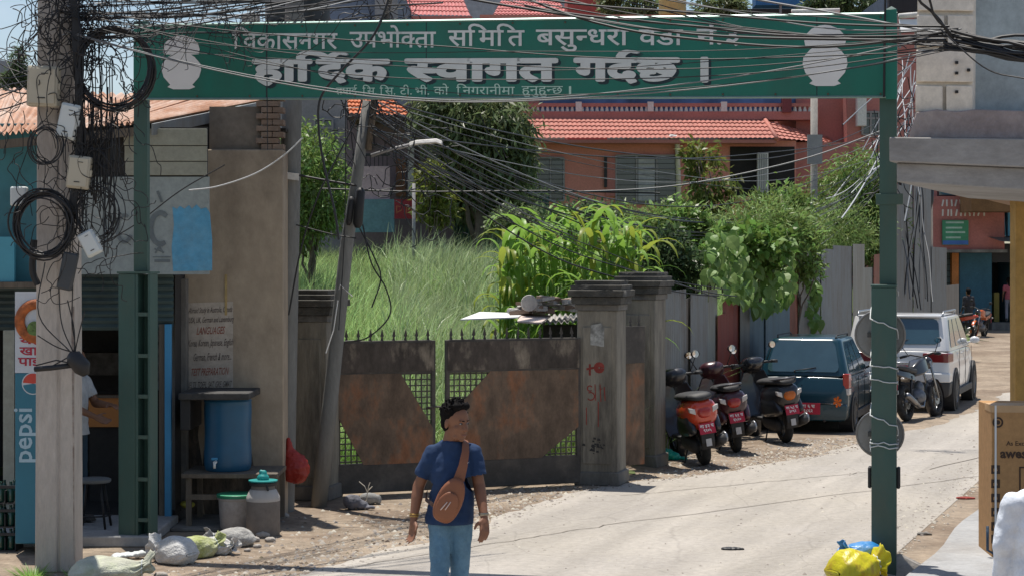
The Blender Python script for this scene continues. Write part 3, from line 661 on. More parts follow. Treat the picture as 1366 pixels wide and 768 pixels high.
def word(tok, x0, x1, yt, yb, mat, name, off=.0, dy=0., dx=0, dz=0, full=False):
    ua, zb_ = sp_(x0, yb); ub, zt_ = sp_(x1, yt); ub2, zb2 = sp_(x1, yb)
    vf = bolden(deva(tok, .012), off) if off > .013 else deva(tok, off)
    v, f = fit(vf, (ua+dx, -.034-dy, zb_+dz), (1, 0, (zb2-zb_)/(ub2-ua)), (0, 0, 1), ub2-ua, sp_(x0, yt)[1]-zb_, base=(None, None) if full else (0, .62))
    return v, f
def wline(name, words, mat, off=0., dy=0., dx=0., dz=0.):
    for w_ in words: m = MB(); m.add(*word(*w_, mat, name, off, dy, dx, dz)); m.build(name, mat, gs)
W1 = [(['ि', 'व', 'का', 'स', 'न', 'ग', 'र'], 312, 452, 46, 66), (['उ', 'प', 'भो', ('h', 'क'), 'ता'], 468, 583, 44, 64), (['स', 'ि', 'म', 'ि', 'त'], 599, 701, 42, 62), (['ब', 'सु', ('h', 'न'), 'ध', 'रा'], 716, 840, 41, 61), (['व', 'डा'], 853, 912, 41, 61), (['नं', '.', '३'], 930, 986, 40, 60)]
W2 = [(['हा', 'ि', 'द', 'R', 'क'], 338, 522, 82, 108), ([('h', 'स'), 'वा', 'ग', 'त'], 541, 746, 81, 108), (['ग', 'द', 'R', 'छ'], 766, 908, 80, 108), (['।'], 935, 946, 79, 109)]
W3 = [(['त', 'पा', 'ई'], 450, 478, 118, 127), (['ि', 'स', '.'], 485, 504, 118, 127), (['ि', 'स', '.'], 508, 529, 118, 127), (['टी', '.'], 535, 551, 118, 127), (['भी', '.'], 555, 574, 118, 127), (['को'], 580, 600, 117, 127), (['ि', 'न', 'ग', 'रा', 'नी', 'मा'], 610, 688, 117, 127), (['हु', 'नु', 'हु', ('h', 'न'), 'छ'], 697, 752, 116, 126), (['।'], 760, 763, 116, 127)]
wline('lettering_shadow', W2, mInk, .05, -.0025, .022, -.018)
wline('lettering', W1, mWhiteD, .012, 0); wline('headline_lettering', W2, mWhiteD, .034, .003); wline('small_lettering', W3, M('pale_green_paint', (.42, .60, .52), .6, .1), .004, 0)
for (cx, cy, s, nm) in ((244, 84, 1.0, 'l'), (1101, 75, 1.13, 'r')):
    prof = [(-11, 36), (11, 36), (19, 33), (15, 30), (24, 20), (27, 10), (26, 2), (18, -7), (13, -10)] + [(25*math.cos(math.radians(a)), -22-14*math.sin(math.radians(a)) if False else -17-19*math.sin(math.radians(a))) for a in (-20, 0, 25, 50, 75, 90)]
    pts = prof+[(-x, y) for x, y in prof[2:-1][::-1]]
    pts2 = [sp_(cx+x*s*.98, cy+y*s) for x, y in pts]; m = MB(); m.add([(u, -.035, z) for u, z in pts2], [tuple(range(len(pts2)))])
    o = m.build('pot_emblem', mWhite, gs); bm = bmesh.new(); bm.from_mesh(o.data); bmesh.ops.triangulate(bm, faces=bm.faces[:]); bm.to_mesh(o.data); bm.free()
# fixings and rust along the board
m = MB()
for px in range(195, 1180, 70):
    for py_, zf in ((0, .025), (1, -.03)): uu = sp_(px, 0)[0]; z = (zb0+(zb1-zb0)*uu/u1+zf) if py_ == 0 else (zt0+(zt1-zt0)*uu/u1+zf); m.ball((uu, -.034, z), .009, 8, 5)
tag(m.build('rivet', M('rusty_rivet', (.10, .07, .05), .6), gs), kind='stuff')
# left post
ul, _ = sp_(175, 200); uw0, uw1 = sp_(163, 0)[0], sp_(205, 0)[0]; zl = sp_(180, 365)[1]; ch0 = uw0+.165
MB().box(uw0, ch0, -.08, .10, 0, zl).build('post', mGreenP, gs, bevel=.006)
lad = MB().box(ch0+.001, ch0+.028, -.08, .09, 0, zl-.001).box(uw1-.022, uw1, -.08, .09, 0, zl-.001); lad.build('post_channel', mGreenP, gs, bevel=.004)
MB().box(ch0+.03, uw1-.024, .05, .056, 0, zl-.01).build('web_plate', M('dark_green_plate', (.025, .075, .06), .6, .1), gs)
rg = MB().box(ch0+.0285, uw1-.0225, -.078, -.062, 0, .034).build('batten_plate', mGreenP, gs)
for k, py in enumerate((421, 476, 530, 584, 640, 694)):
    z = sp_(195, py)[1]
    if k == 0: rg.location = (0, 0, z)
    else: link('batten_plate', rg.data, gs, (0, 0, z))
MB().box(uw0-.01, uw1+.01, -.09, .11, zl+.001, zl+.02).build('cap_plate', mGreenP, gs)
ua, ub = sp_(176, 0)[0], sp_(194, 0)[0]; MB().box(ua, ub, -.028+.06, .1, zl+.021, zt0+.05).build('upper_post', mGreenP, gs, bevel=.006)
# right post
ua, ub = sp_(1163, 0)[0], sp_(1196, 0)[0]; z1 = sp_(1180, 383)[1]; MB().box(ua, ub, -.09, .10, 0, z1).build('post', mGreenP, gs, bevel=.006)
MB().box(ua-.005, ub+.005, -.1, .11, z1+.001, z1+.022).build('cap_plate', mGreenP, gs, bevel=.003)
ua2, ub2 = sp_(1173, 0)[0], sp_(1196, 0)[0]; ztop = sp_(1190, 14)[1]; MB().box(ua2, ub2, .032, .16, z1+.023, ztop).build('upper_post', mGreenP, gs, bevel=.005)
ue = sp_(1182, 0)[0]; MB().box(ue, ub2+.004, -.062, -.033, zb1-.02, ztop+.0).build('end_post', mGreen, gs, bevel=.004)
c = ((ue+ub2)/2, -.045); hw = (ub2-ue)/2; m = MB(); m.add([(ue, -.06, ztop+.001), (ub2, -.06, ztop+.001), (ub2, .16, ztop+.001), (ue, .16, ztop+.001), ((ue+ub2)/2, .05, ztop+.04)], [(0, 1, 4), (1, 2, 4), (2, 3, 4), (3, 0, 4), (3, 2, 1, 0)]); m.build('post_cap', mGreenP, gs)
for py in (262, 268): pass
zc = sp_(1180, 265)[1]; MB().box(ua2-.03, ub2+.05, .02, .17, zc-.05, zc+.04).build('collar_plate', mGreenP, gs, bevel=.003)
# wires wound round the right post
m = MB(); uc = (ua+ub)/2; hw = (ub-ua)/2+.008
def wind(za, zb, turns, r=.0055, hw=hw, yc=.005, hy=.103):
    pts = []; n = int(turns*16)
    for i in range(n+1):
        a = 2*PI*turns*i/n; c, s = math.cos(a), math.sin(a); k = 1/max(abs(c), abs(s))
        pts.append((uc+hw*c*k*(1 if abs(c*k) < 1 else 1.02), yc+hy*s*k*1.04, za+(zb-za)*i/n+random.uniform(-.012, .012)))
    m.tube(pts, r, 5)
zz = lambda py: sp_(1180, py)[1]
wind(zz(388), zz(475), 1.5); wind(zz(475), zz(520), 2.5); wind(zz(520), zz(600), 1.5); wind(zz(585), zz(596), 2)
m.build('wound_wire', M('white_wire', (.55, .57, .57), .5), gs, smooth=True)
MB().box(ua-.03, ua-.001, -.06, .06, zz(650), zz(622)).box(ub+.001, ub+.03, -.06, .06, zz(650), zz(622)).build('post_clamp', mBlk, gs, bevel=.01)
# round sign backs fixed behind the post
mPlasB_ = M('bracket_steel', (.07, .07, .07), .5)
def round_sign(px, py, r, label):
    k = sp_(px, py); Y = SL.y+SU.y*k[0]+.16; c = P(px, py, Y)
    t = thing('round_sign', label, 'round sign', c, syaw)
    MB().lathe([(r*.9, -.012), (r*.96, -.012), (r*.96, .0), (r*.2, .004)], 36, axis='y').build('disc', M('grey_sign_back', (.25, .25, .245), .5, .2, 3, .03, metal=.3, dirt=.6, dcol=(.14, .12, .10), dth=.56, dscale=5), t, smooth=False, angle=40)
    MB().lathe([(r*.93, -.014), (r*1.0, -.02), (r*1.03, 0), (r, .02), (r*.93, .012), (r*.93, -.014)], 36, axis='y', cap=False).build('rim', M('rim_steel', (.20, .19, .18), .4, .2, 5, 0, metal=.5), t, smooth=True)
    MB().box(-.03, .03, -.05, -.021, -r*.9, r*.9).box(-r*.5, r*.5, -.05, -.0212, -.02, .02).build('bracket', mPlasB_, t); return t
round_sign(1174, 446, .205, 'upper round grey sign back strapped behind the green post')
round_sign(1174, 578, .195, 'lower round grey sign back strapped behind the green post')

# ================================================================ right building (corner with ledge over the pavement)
rb = thing('corner_building', 'pale corner building with block pilaster and stained concrete ledge over the pavement', 'building', (2.9, 13.0, 0))
def rp(mb, name, mat, **k): return mb.build(name, mat, rb, off=rb.location, **k)
yw = math.radians(14); RU = Vector((math.cos(yw), math.sin(yw), 0)); RN = Vector((math.sin(yw), -math.cos(yw), 0)); RO = Vector((P(1185, 0, 13).x, 13, 0)); RD = Vector((.375, .927, 0))
def rpt(px, py, off=0.0):   # point on the plane RO+RU*s shifted back by off
    o = RO-RN*off; k = (px-683)/F; s = (k*o.y-o.x)/(RU.x-k*RU.y); Y = o.y+RU.y*s; return Vector((k*Y, Y, CH-(py-HOR)*Y/F))
def slab(pts, depth, name, mat, bevel=None):   # outline on front plane, pushed back by depth
    m = WB(); m.prism(pts, RD*depth); o = rp(m, name, mat)
    if bevel: mod_bevel(o, bevel)
    return o
mLedge = M('grey_ledge', (.30, .29, .28), .85, .14, 2, .1, dirt=.6, dcol=(.16, .145, .13), dth=.55, stretch=(.6, 1, 1.5))
mPil = M('cream_blocks', (.74, .68, .59), .8, .06, 2, .06, dirt=.4, dcol=(.38, .34, .29), dth=.58)
slab([rpt(1186, 216), rpt(1430, 226), rpt(1430, 186), rpt(1186, 183)], 4.2, 'ledge_slab', mLedge, .01)
slab([rpt(1196, 243, .06), rpt(1430, 258, .06), rpt(1430, 227, .06), rpt(1196, 217, .06)], 3.5, 'ledge_beam', mLedge, .01)
slab([rpt(1212, 184, .12), rpt(1430, 186.5, .12), rpt(1430, 150, .12), rpt(1300, 146, .12), rpt(1275, 149, .12), rpt(1250, 146, .12), rpt(1222, 150, .12)], .25, 'mortar_skirt', M('purple_mortar', (.30, .255, .25), .95, .2, 3, .25, dirt=.7, dcol=(.42, .38, .36), dth=.6, dscale=2.5), .008)
# pilaster of blocks
slab([rpt(1221, 160, .2), rpt(1297, 160, .2), rpt(1299, -120, .2), rpt(1226, -120, .2)], .4, 'pilaster_core', mPil)
for (x0, x1, y0, y1) in ((1221, 1257, 114, 149), (1262, 1297, 114, 149), (1222, 1298, 67, 109), (1223, 1259, 20, 61), (1264, 1299, 20, 61), (1224, 1299, -32, 14), (1224, 1260, -80, -37), (1264, 1299, -80, -37)):
    slab([rpt(x0, y1, .165), rpt(x1, y1+1, .165), rpt(x1, y0+1, .165), rpt(x0, y0, .165)], .036, 'stone_block', mPil, .006)
mGW = M('blue_grey_wall', (.36, .42, .44), .8, .1, 1.2, .05, dirt=.4, dcol=(.2, .23, .24))
slab([rpt(1300, 185, .32), rpt(1500, 188, .32), rpt(1500, -160, .32), rpt(1300, -160, .32)], 3, 'upper_wall', mGW)
m = WB()
for (x, y) in ((1276, 84), (1276, 98), (1276, 123), (1292, 94)): c = rpt(x, y, .16); m.cbox(c, (.02, .03, .02))
rp(m, 'anchor_bolt', mBlk)
# yellow pillar standing on the pavement under the ledge
a, b = P(1351, 540, 17), P(1380, 250, 17)
rp(WB().box(a.x, b.x, 16.9, 17.1, .11, 3.22), 'yellow_pillar', M('ochre_paint', (.42, .25, .07), .7, .12, 2, .05, dirt=.4, dcol=(.25, .16, .07)), bevel=.008)
m = WB(); m.prism([(4.2, 17, 3.19), (4.75, 17, 3.19), (7.6, 24, 3.19), (7.0, 24, 3.19)], (0, 0, .1)); rp(m, 'soffit_board', M('brown_soffit', (.20, .11, .05), .8, .2))
m = WB(); m.box(5.6, 7.5, 17.2, 17.4, .11, 3.2); rp(m, 'inner_wall', mGW)
m = WB(); m.box(3.9, 8.2, 14.6, 14.9, 3.05, 3.2) 

# carton on a low stand
CX = P(1311, 0, 15.3).x
ct = thing('cardboard_carton', 'tall printed cardboard carton strapped with a white band on the pavement', 'carton', (CX+.44, 15.3, .11), math.radians(-4))
z0, z1 = P(0, 745, 15.3).z-.11, P(0, 541, 15.3).z-.11
mCt = M('cardboard', (.42, .235, .10), .85, .06, 2, .04, dirt=.2, dcol=(.36, .2, .09))
MB().box(-.36, .36, 0, .6, z0, z1).build('carton_body', mCt, ct, bevel=.006)
MB().box(-.362, .362, -.003, .3, z1-.055, z1+.003).build('tape_edge', M('pale_tape', (.50, .32, .17), .5), ct)
u = lambda px: (px-1311)*15.3/F-.36; zv = lambda py: CH-(py-HOR)*15.3/F-.11
mPr = M('carton_print', (.055, .03, .018), .7, .1)
for s, a, b, yb, h, off in (('As Excellent as', 1330, 1382, 594, 7, .01), ('awesome', 1322, 1388, 611, 12, .035)):
    vf = glyph(s, off); v, f = fit(vf, (u(a), -.0035, zv(yb)), (1, 0, 0), (0, 0, 1), (b-a)*15.3/F, None); m = MB(); m.add(v, f); m.build('carton_lettering', mPr, ct)
ic = None
for k, py in enumerate((626, 645, 664, 683, 702, 719)):
    m = MB(); x, z, h = u(1316), zv(py), .036; y = -.0035
    m.quad((x-h, y, z-h), (x+h, y, z-h), (x+h, y, z+h), (x-h, y, z+h)); m.build('print_square', mPr, ct)
    r_ = .018; MB().quad((x-r_, y-.001, z-r_), (x+r_, y-.001, z-r_*.6), (x+r_*.5, y-.001, z+r_), (x-r_, y-.001, z+r_*.4)).build('print_symbol', mCt, ct)
m = MB().lathe([(.045, -.0035), (.030, -.0036)], 20, c=(u(1319), 0, zv(563)), axis='y', cap=False).lathe([(.02, -.0035), (.0, -.0036)], 8, c=(u(1319), 0, zv(563)), axis='y', cap=False); m.build('print_ring', mPr, ct)
mb = MB()
for a, b, c, d in ((1347, 1420, 592, 594), (1347, 1349, 594, 720)): mb.quad((u(a), -.0035, zv(d+30)), (u(b), -.0035, zv(d+30)), (u(b), -.0035, zv(c+30)), (u(a), -.0035, zv(c+30)))
mb.quad((u(1360), -.0035, zv(660)), (u(1375), -.0035, zv(660)), (u(1375), -.0035, zv(645)), (u(1356), -.0035, zv(652))); mb.build('print_frame', mPr, ct)
MB().box(u(1316)-.008, u(1316)+.008, -.0065, -.0045, z0, z1+.004).build('strap', mWhite, ct)
m = MB()
for x in (-.33, .30): m.tube([(x, -.02, 0), (x, -.02, z0-.02), (x, .6, z0-.02), (x, .6, 0)], .014, 6)
m.tube([(-.33, -.02, .02), (-.40, -.03, .06), (-.40, -.03, .26)], .012, 6); m.build('stand', M('blue_steel', (.03, .06, .10), .5), ct, smooth=True)

# ================================================================ people
mSkin = M('skin', (.215, .098, .056), .55, .08, 6, .03, spec=.35); mSkinD = M('skin_shade', (.20, .10, .06), .55, .08)
mHair = M('hair_black', (.006, .005, .005), .85, .3, 30, 0, spec=.12); mShoe = M('shoe', (.05, .045, .04), .6)
def V3(a): return Vector(a)
def head(mb, c, R, s=1.0, ears=True):
    """R: 3x3 head rotation, face towards local -y"""
    q = lambda x, y, z: c+R @ (Vector((x, y, z))*s)
    mb.ball(q(0, .012, .035), (.077*s, .095*s, .088*s), 20, 14, R)          # cranium
    mb.ball(q(0, -.022, -.03), (.060*s, .066*s, .085*s), 18, 12, R)        # face
    mb.cap(q(-.030, -.045, -.085), .024*s, q(.030, -.045, -.085), .024*s)  # jaw
    mb.ball(q(0, -.070, -.098), (.022*s, .018*s, .018*s), 10, 8, R)        # chin
    mb.cap(q(0, -.080, .018), .010*s, q(0, -.102, -.026), .0145*s)          # nose
    mb.cap(q(-.014, -.088, -.030), .009*s, q(.014, -.088, -.030), .009*s)  # nostrils
    mb.cap(q(-.032, -.072, .030), .013*s, q(.032, -.072, .030), .013*s)    # brow
    mb.cap(q(-.018, -.080, -.060), .0085*s, q(.018, -.080, -.060), .0085*s); mb.cap(q(-.015, -.078, -.071), .009*s, q(.015, -.078, -.071), .009*s)
    for e in (-1, 1):
        mb.ball(q(e*.042, -.052, -.022), (.02*s, .02*s, .02*s), 10, 8, R)  # cheek
        if ears: mb.ball(q(e*.079, .010, -.008), (.009*s, .020*s, .032*s), 10, 8, R)
def hand(mb, w_, d, out, s=1.0, curl=.5):
    """w_: wrist, d: direction of the hand, out: thumb side"""
    d = d.normalized(); out = (out-d*out.dot(d)).normalized(); nrm = d.cross(out)
    k = w_+d*.045*s
    for j in (-.03, -.01, .01, .03): mb.cap(w_+out*j*.7*s+d*.01*s, .014*s, w_+out*j*s+d*.085*s, .0125*s, 8)
    mb.cap(w_-d*.02*s, .023*s, w_+d*.03*s, .024*s, 10)
    for i, (j, L) in enumerate(((.032, .066), (.011, .078), (-.010, .072), (-.031, .055))):
        p = w_+out*j*s+d*.088*s; r = .0092*s; dd = d
        for seg in (.42, .32, .26):
            dd = (dd+nrm*curl*(.55+.12*i)).normalized(); e = p+dd*L*seg*s; mb.cap(p, r, e, r*.9, 8); p = e; r *= .9
    p = w_+out*.028*s+d*.02*s; e = p+(d*.55+out*.7+nrm*.25).normalized()*.040*s; mb.cap(p, .0135*s, e, .0115*s, 8); mb.cap(e, .0115*s, e+(d*.9+out*.25+nrm*.35).normalized()*.034*s, .009*s, 8)
def person(label, loc, rz, J, shirt, pants, cat='person', vox=.008, skin=None, fingers=True, collar=False, headrot=(0, 0, 0), long_sleeve=False, group=None, hairlen=0):
    t = thing('person', label, cat, loc, rz); skin = skin or mSkin
    J = {k: V3(v) for k, v in J.items()}
    hd = J['head']; R = Euler(headrot, 'XYZ').to_matrix()
    b = MB(); head(b, hd, R)
    nb = J['neck']; b.cap(nb-Vector((0, 0, .03)), .062, hd+R @ Vector((0, .02, -.06)), .052, 14)
    for s in 'LR':
        sh, el, wr = J['sh'+s], J['el'+s], J['wr'+s]
        b.cap(sh+(el-sh)*.12, .040, el, .040, 14); b.cap(el, .041, el+(wr-el)*.35, .040, 12); b.cap(el+(wr-el)*.3, .040, wr, .025, 12)
        hdv = (J.get('hd'+s, wr+(wr-el).normalized()*.1)-wr); out = J.get('th'+s, Vector((0, -1, 0)))
        if fingers: hand(b, wr, hdv, out)
        else: b.cap(wr, .026, wr+hdv.normalized()*.13, .02, 10)
    ch = (J['shL']+J['shR'])/2; pel = J['pelvis']
    b.cap(J['shL'], .038, J['shR'], .038); b.cap(ch-Vector((0, 0, .12)), .085, pel+Vector((0, 0, .06)), .07); b.cap(ch, .05, nb, .055)
    for s in 'LR':
        hp, kn, an = J['hp'+s], J['kn'+s], J['an'+s]; b.cap(hp-Vector((0, 0, .08)), .055, kn, .045); b.cap(kn, .05, an, .035); b.cap(an, .036, an+Vector((0, -.03, -.05)), .036)
    flesh(b, 'body', skin, t, vox, 3)
    # hair
    h = MB(); q = lambda x, y, z: hd+R @ Vector((x, y, z))
    h.ball(q(0, .036, .058), (.088, .096, .090), 18, 12, R); h.cap(q(-.045, -.030, .116), .026, q(.045, -.030, .116), .026); h.ball(q(0, .05, 0), (.074, .065, .085), 14, 10, R)
    r = random.Random(5)
    for i in range(150):
        a, e = r.uniform(0, 2*PI), math.asin(r.uniform(.05, 1)); n_ = Vector((math.cos(a)*math.cos(e), math.sin(a)*math.cos(e), math.sin(e)))
        if n_.y < -.30 and n_.z < .72: continue
        pp = Vector((n_.x*.080, .018+n_.y*.094, .052+n_.z*.088)); h.cap(q(*pp), .011, q(*(pp+n_*.018+Vector((r.uniform(-.012, .012), r.uniform(-.018, .004), r.uniform(.0, .014))))), r.uniform(.004, .008), 6)
    if hairlen: h.cap(q(0, .08, 0), .06, q(0, .09, -hairlen), .035)
    flesh(h, 'hair', mHair, t, max(.0045, vox*.7), 0)
    # eyes and brows
    for e_ in (-1, 1):
        MB().ball(q(e_*.030, -.076, .010), (.013, .008, .0065), 10, 8, R).build('eye', M('eye_white', (.28, .25, .23), .2), t, smooth=True)
        MB().ball(q(e_*.030, -.0825, .010), (.0055, .003, .0055), 8, 6, R).build('iris', mHair, t, smooth=True)
        MB().cap(q(e_*.016, -.087, .030), .004, q(e_*.046, -.074, .032), .003, 6).build('eyebrow', mHair, t, smooth=True)
    MB().cap(q(-.02, -.0885, -.0655), .0035, q(.02, -.0885, -.0655), .0035, 6).build('lips', M('lip', (.22, .09, .07), .5), t, smooth=True)
    # shirt
    g = MB(); up = Vector((0, 0, 1)); hem = J.get('hem', pel-up*.06); fw = J.get('fat', Vector((1, 1, 1))).x
    def tor(rings): 
        return [[c+Vector((a*math.cos(2*PI*k/22), d*math.sin(2*PI*k/22), 0)) for k in range(22)] for c, a, d in rings]
    sw = (J['shR']-J['shL']).length/2
    base = Vector((hem.x, hem.y, hem.z)); 
    g.loft(tor([(base-up*.04, .160*fw, .128*fw), (base+up*.03, .158*fw, .126*fw), (base*.6+ch*.4, .146*fw, .112*fw), (base*.25+ch*.75, sw*1.0+.01, .118*fw), (ch-up*.05, sw*1.05, .105), (ch+up*.02, sw*.80, .080), (nb-up*.012, .078, .072)]))
    g.cap(J['shL'], .055, J['shR'], .055); g.ball(J['shL'], .060); g.ball(J['shR'], .060)
    for s in 'LR': g.cap(nb-up*.03, .050, J['sh'+s]-up*.005, .052, 12)
    cuts = [(base, (0, 0, -1))]
    for s in 'LR':
        sh, el, wr = J['sh'+s], J['el'+s], J['wr'+s]
        if long_sleeve: g.cap(sh, .062, el, .054); g.cap(el, .054, el+(wr-el)*.93, .040)
        else: e = sh+(el-sh)*.66; g.cap(sh, .058, e, .062, 16)
    o = g.build('shirt', shirt, t)
    bake(o, [('REMESH', dict(mode='VOXEL', voxel_size=vox)), ('SMOOTH', dict(factor=.5, iterations=7))])
    tx = bpy.data.textures.get('folds') or bpy.data.textures.new('folds', 'CLOUDS'); tx.noise_scale = .09; tx.noise_depth = 1
    bake(o, [('DISPLACE', dict(texture=tx, strength=.026, mid_level=.46, texture_coords='LOCAL')), ('SMOOTH', dict(factor=.4, iterations=2))])
    bm = bmesh.new(); bm.from_mesh(o.data)
    bmesh.ops.bisect_plane(bm, geom=bm.verts[:]+bm.edges[:]+bm.faces[:], plane_co=base, plane_no=(0, 0, -1), clear_outer=True)
    if not long_sleeve:
        for s in 'LR':   # cut each sleeve end square
            sh, el = J['sh'+s], J['el'+s]; d = (el-sh).normalized(); cp = sh+(el-sh)*.66
            sel = [v for v in bm.verts if (v.co-cp).length < .115 and (v.co-cp).dot(d) > .012]
            bmesh.ops.delete(bm, geom=sel, context='VERTS')
    bm.to_mesh(o.data); bm.free()
    for p in o.data.polygons: p.use_smooth = True
    mo = o.modifiers.new('thick', 'SOLIDIFY'); mo.thickness = .006
    # trousers
    g = MB()
    g.loft(tor([(pel-up*.04, .132*fw, .105*fw), (pel, .142*fw, .108*fw), (pel+up*.09, .134*fw, .10*fw)]))
    for s in 'LR':
        hp, kn, an = J['hp'+s], J['kn'+s], J['an'+s]
        g.cap(hp, .083*fw, hp+(kn-hp)*.5, .073*fw, 16); g.cap(hp+(kn-hp)*.5, .073*fw, kn, .060, 16); g.cap(kn, .064, kn+(an-kn)*.4, .064, 14); g.cap(kn+(an-kn)*.4, .064, an+up*.01, .055, 14)
    o = g.build('trousers', pants, t)
    bake(o, [('REMESH', dict(mode='VOXEL', voxel_size=vox)), ('SMOOTH', dict(factor=.5, iterations=6)), ('DISPLACE', dict(texture=tx, strength=.016, mid_level=.55, texture_coords='LOCAL'))])
    for s in 'LR':
        an = J['an'+s]; k = MB(); k.ball(an+Vector((0, -.055, -.045)), (.045, .125, .035), 14, 8); k.ball(an+Vector((0, .01, -.02)), (.042, .06, .055), 12, 8)
        k.box(an.x-.045, an.x+.045, an.y-.17, an.y+.07, an.z-.088, an.z-.062); flesh(k, 'shoe', mShoe, t, .008, 2)
    return t, R, hd
MX, MY = -.405, 12.25
mTee = M('navy_tee', (.015, .038, .098), .88, .10, 5, .05, 60); mJean = M('light_blue_jeans', (.10, .20, .29), .85, .2, 5, .15, 90, dirt=.6, dcol=(.19, .31, .40), dth=.55, dscale=2.2)
Jm = dict(head=(.036, -.035, 1.498), neck=(.0, .0, 1.385), shL=(-.124, .0, 1.288), shR=(.143, .015, 1.295), elL=(-.222, .02, 1.065), wrL=(-.248, -.05, .845), hdL=(-.250, -.075, .74), thL=(.6, -.7, 0),
          elR=(.188, -.005, 1.078), wrR=(.236, -.13, .872), hdR=(.242, -.18, .765), thR=(-.6, -.7, 0), pelvis=(.0, .0, .88), hem=(-.01, 0, .825), hpL=(-.070, -.01, .84), hpR=(.064, .01, .84),
          knL=(-.064, -.12, .47), anL=(-.10, -.10, .10), knR=(.052, .02, .46), anR=(.055, .28, .14), fat=(1.0, 1, 1))
man, hR, hC = person('walking man in navy t-shirt and light jeans with a brown sling bag, head turned aside', (MX, MY, 0), math.radians(-5), Jm, mTee, mJean, vox=.0065, headrot=(math.radians(10), 0, math.radians(52)))
# small mark on the chest
m = MB(); o_ = Vector((.105, -.128, 1.235)); m.add([o_, o_+Vector((.010, -.002, -.006)), o_+Vector((.030, 0, .012)), o_+Vector((.011, -.001, .002))], [(0, 1, 2, 3)]); m.build('chest_mark', mWhite, man)
# wristbands
for wx, r in ((Vector((-.2445, -.037, .875)), .030), (Vector((-.243, -.034, .888)), .031)):
    MB().lathe([(r, -.005), (r+.005, 0), (r, .005)], 16, c=wx, cap=False).build('bracelet', M('gold_bead', (.45, .28, .08), .35, .2, 20, metal=.6), man, smooth=True)
MB().lathe([(.031, -.011), (.036, 0), (.031, .011)], 16, c=(.229, -.112, .903), cap=False).build('wristwatch', M('watch_steel', (.30, .26, .2), .3, metal=.7), man, smooth=True)
# sling bag: a thing held by the man
mBag = M('tan_leather', (.23, .085, .04), .5, .14, 4, .06, 40); mBagD = M('dark_leather', (.06, .03, .02), .5, .2)
bag = thing('sling_bag', 'tan leather sling bag worn across the man\'s chest', 'bag', (MX-.005, MY-.165, 1.0), 0, tilt=math.radians(24))
def bagshape(sx, sz, y0, y1, top=.35):
    ring = []
    for k in range(28):
        a = 2*PI*k/28; c, s_ = math.cos(a), math.sin(a); x = sx*abs(c)**.7*math.copysign(1, c)*(1-.32*max(0, s_)**1.2); z = sz*abs(s_)**.75*math.copysign(1, s_); ring.append((x, z))
    rr = lambda k, y: [Vector((x*k, y, z*k)) for x, z in ring]
    return MB().loft([rr(.93, y1), rr(1, y1*.7+y0*.3), rr(1, y1*.3+y0*.7), rr(.95, y0+.005), rr(.8, y0)])
bagshape(.088, .155, -.045, .035).build('bag_body', mBag, bag, smooth=True)
o = bagshape(.070, .095, -.066, -.04).build('front_pocket', mBag, bag, smooth=True, off=(0, 0, .035))
m = MB()
for k, (sx, sz, y, z_) in enumerate(((.088, .150, -.036, 0), (.070, .094, -.058, -.035))):
    pts = [Vector((sx*math.cos(a)*.96*(1-.3*max(0, math.sin(a))), y, sz*math.sin(a)*.97+z_)) for a in np.linspace(.1, PI-.1, 16)]; m.tube(pts, .004, 5)
m.build('zip', mBagD, bag, smooth=True)
m = MB(); m.tube([(-.01, -.068, -.01), (-.025, -.072, -.06), (-.03, -.07, -.075)], .0045, 5); m.tube([(.01, -.068, .0), (.0, -.073, -.05), (-.003, -.07, -.062)], .004, 5); m.build('zip_pull', M('pull_cord', (.6, .45, .38), .4), bag, smooth=True)
def ribbon(mb, pts, wds, nrm=None, th=.004):
    pts = [Vector(p) for p in pts]; rings = []
    for i, p in enumerate(pts):
        t = (pts[min(i+1, len(pts)-1)]-pts[max(i-1, 0)]).normalized(); n = Vector(nrm[i] if nrm else (0, -1, 0)); s_ = t.cross(n).normalized()*wds[i]/2; n = n.normalized()*th/2
        rings.append([p-s_-n, p+s_-n, p+s_+n, p-s_+n])
    mb.loft(rings)
m = MB(); ro = bag.matrix_basis if False else None
inv = (Matrix.Translation(bag.location) @ Euler((0, math.radians(24), 0)).to_matrix().to_4x4()).inverted()
W = lambda *p: inv @ (Vector(p)+Vector((MX, MY, 0)))
ribbon(m, [W(.055, -.155, 1.13), W(.082, -.145, 1.22), W(.098, -.12, 1.31), W(.098, -.055, 1.365), W(.09, .04, 1.375), W(.0, .13, 1.3)], [.075, .06, .05, .045, .045, .045], [(0, -1, 0), (0, -1, .15), (0, -1, .4), (0, -.5, 1), (0, 0, 1), (0, 1, .4)])
m.build('strap', mBag, bag, smooth=False, angle=40)
m = MB(); ribbon(m, [W(-.06, -.155, .93), W(-.12, -.13, .965), W(-.165, -.06, .99), W(-.165, .03, 1.03)], [.03, .026, .025, .025], [(0, -1, 0), (-.4, -1, 0), (-1, -.5, 0), (-1, 0, 0)]); m.build('strap', mBagD, bag, angle=40)

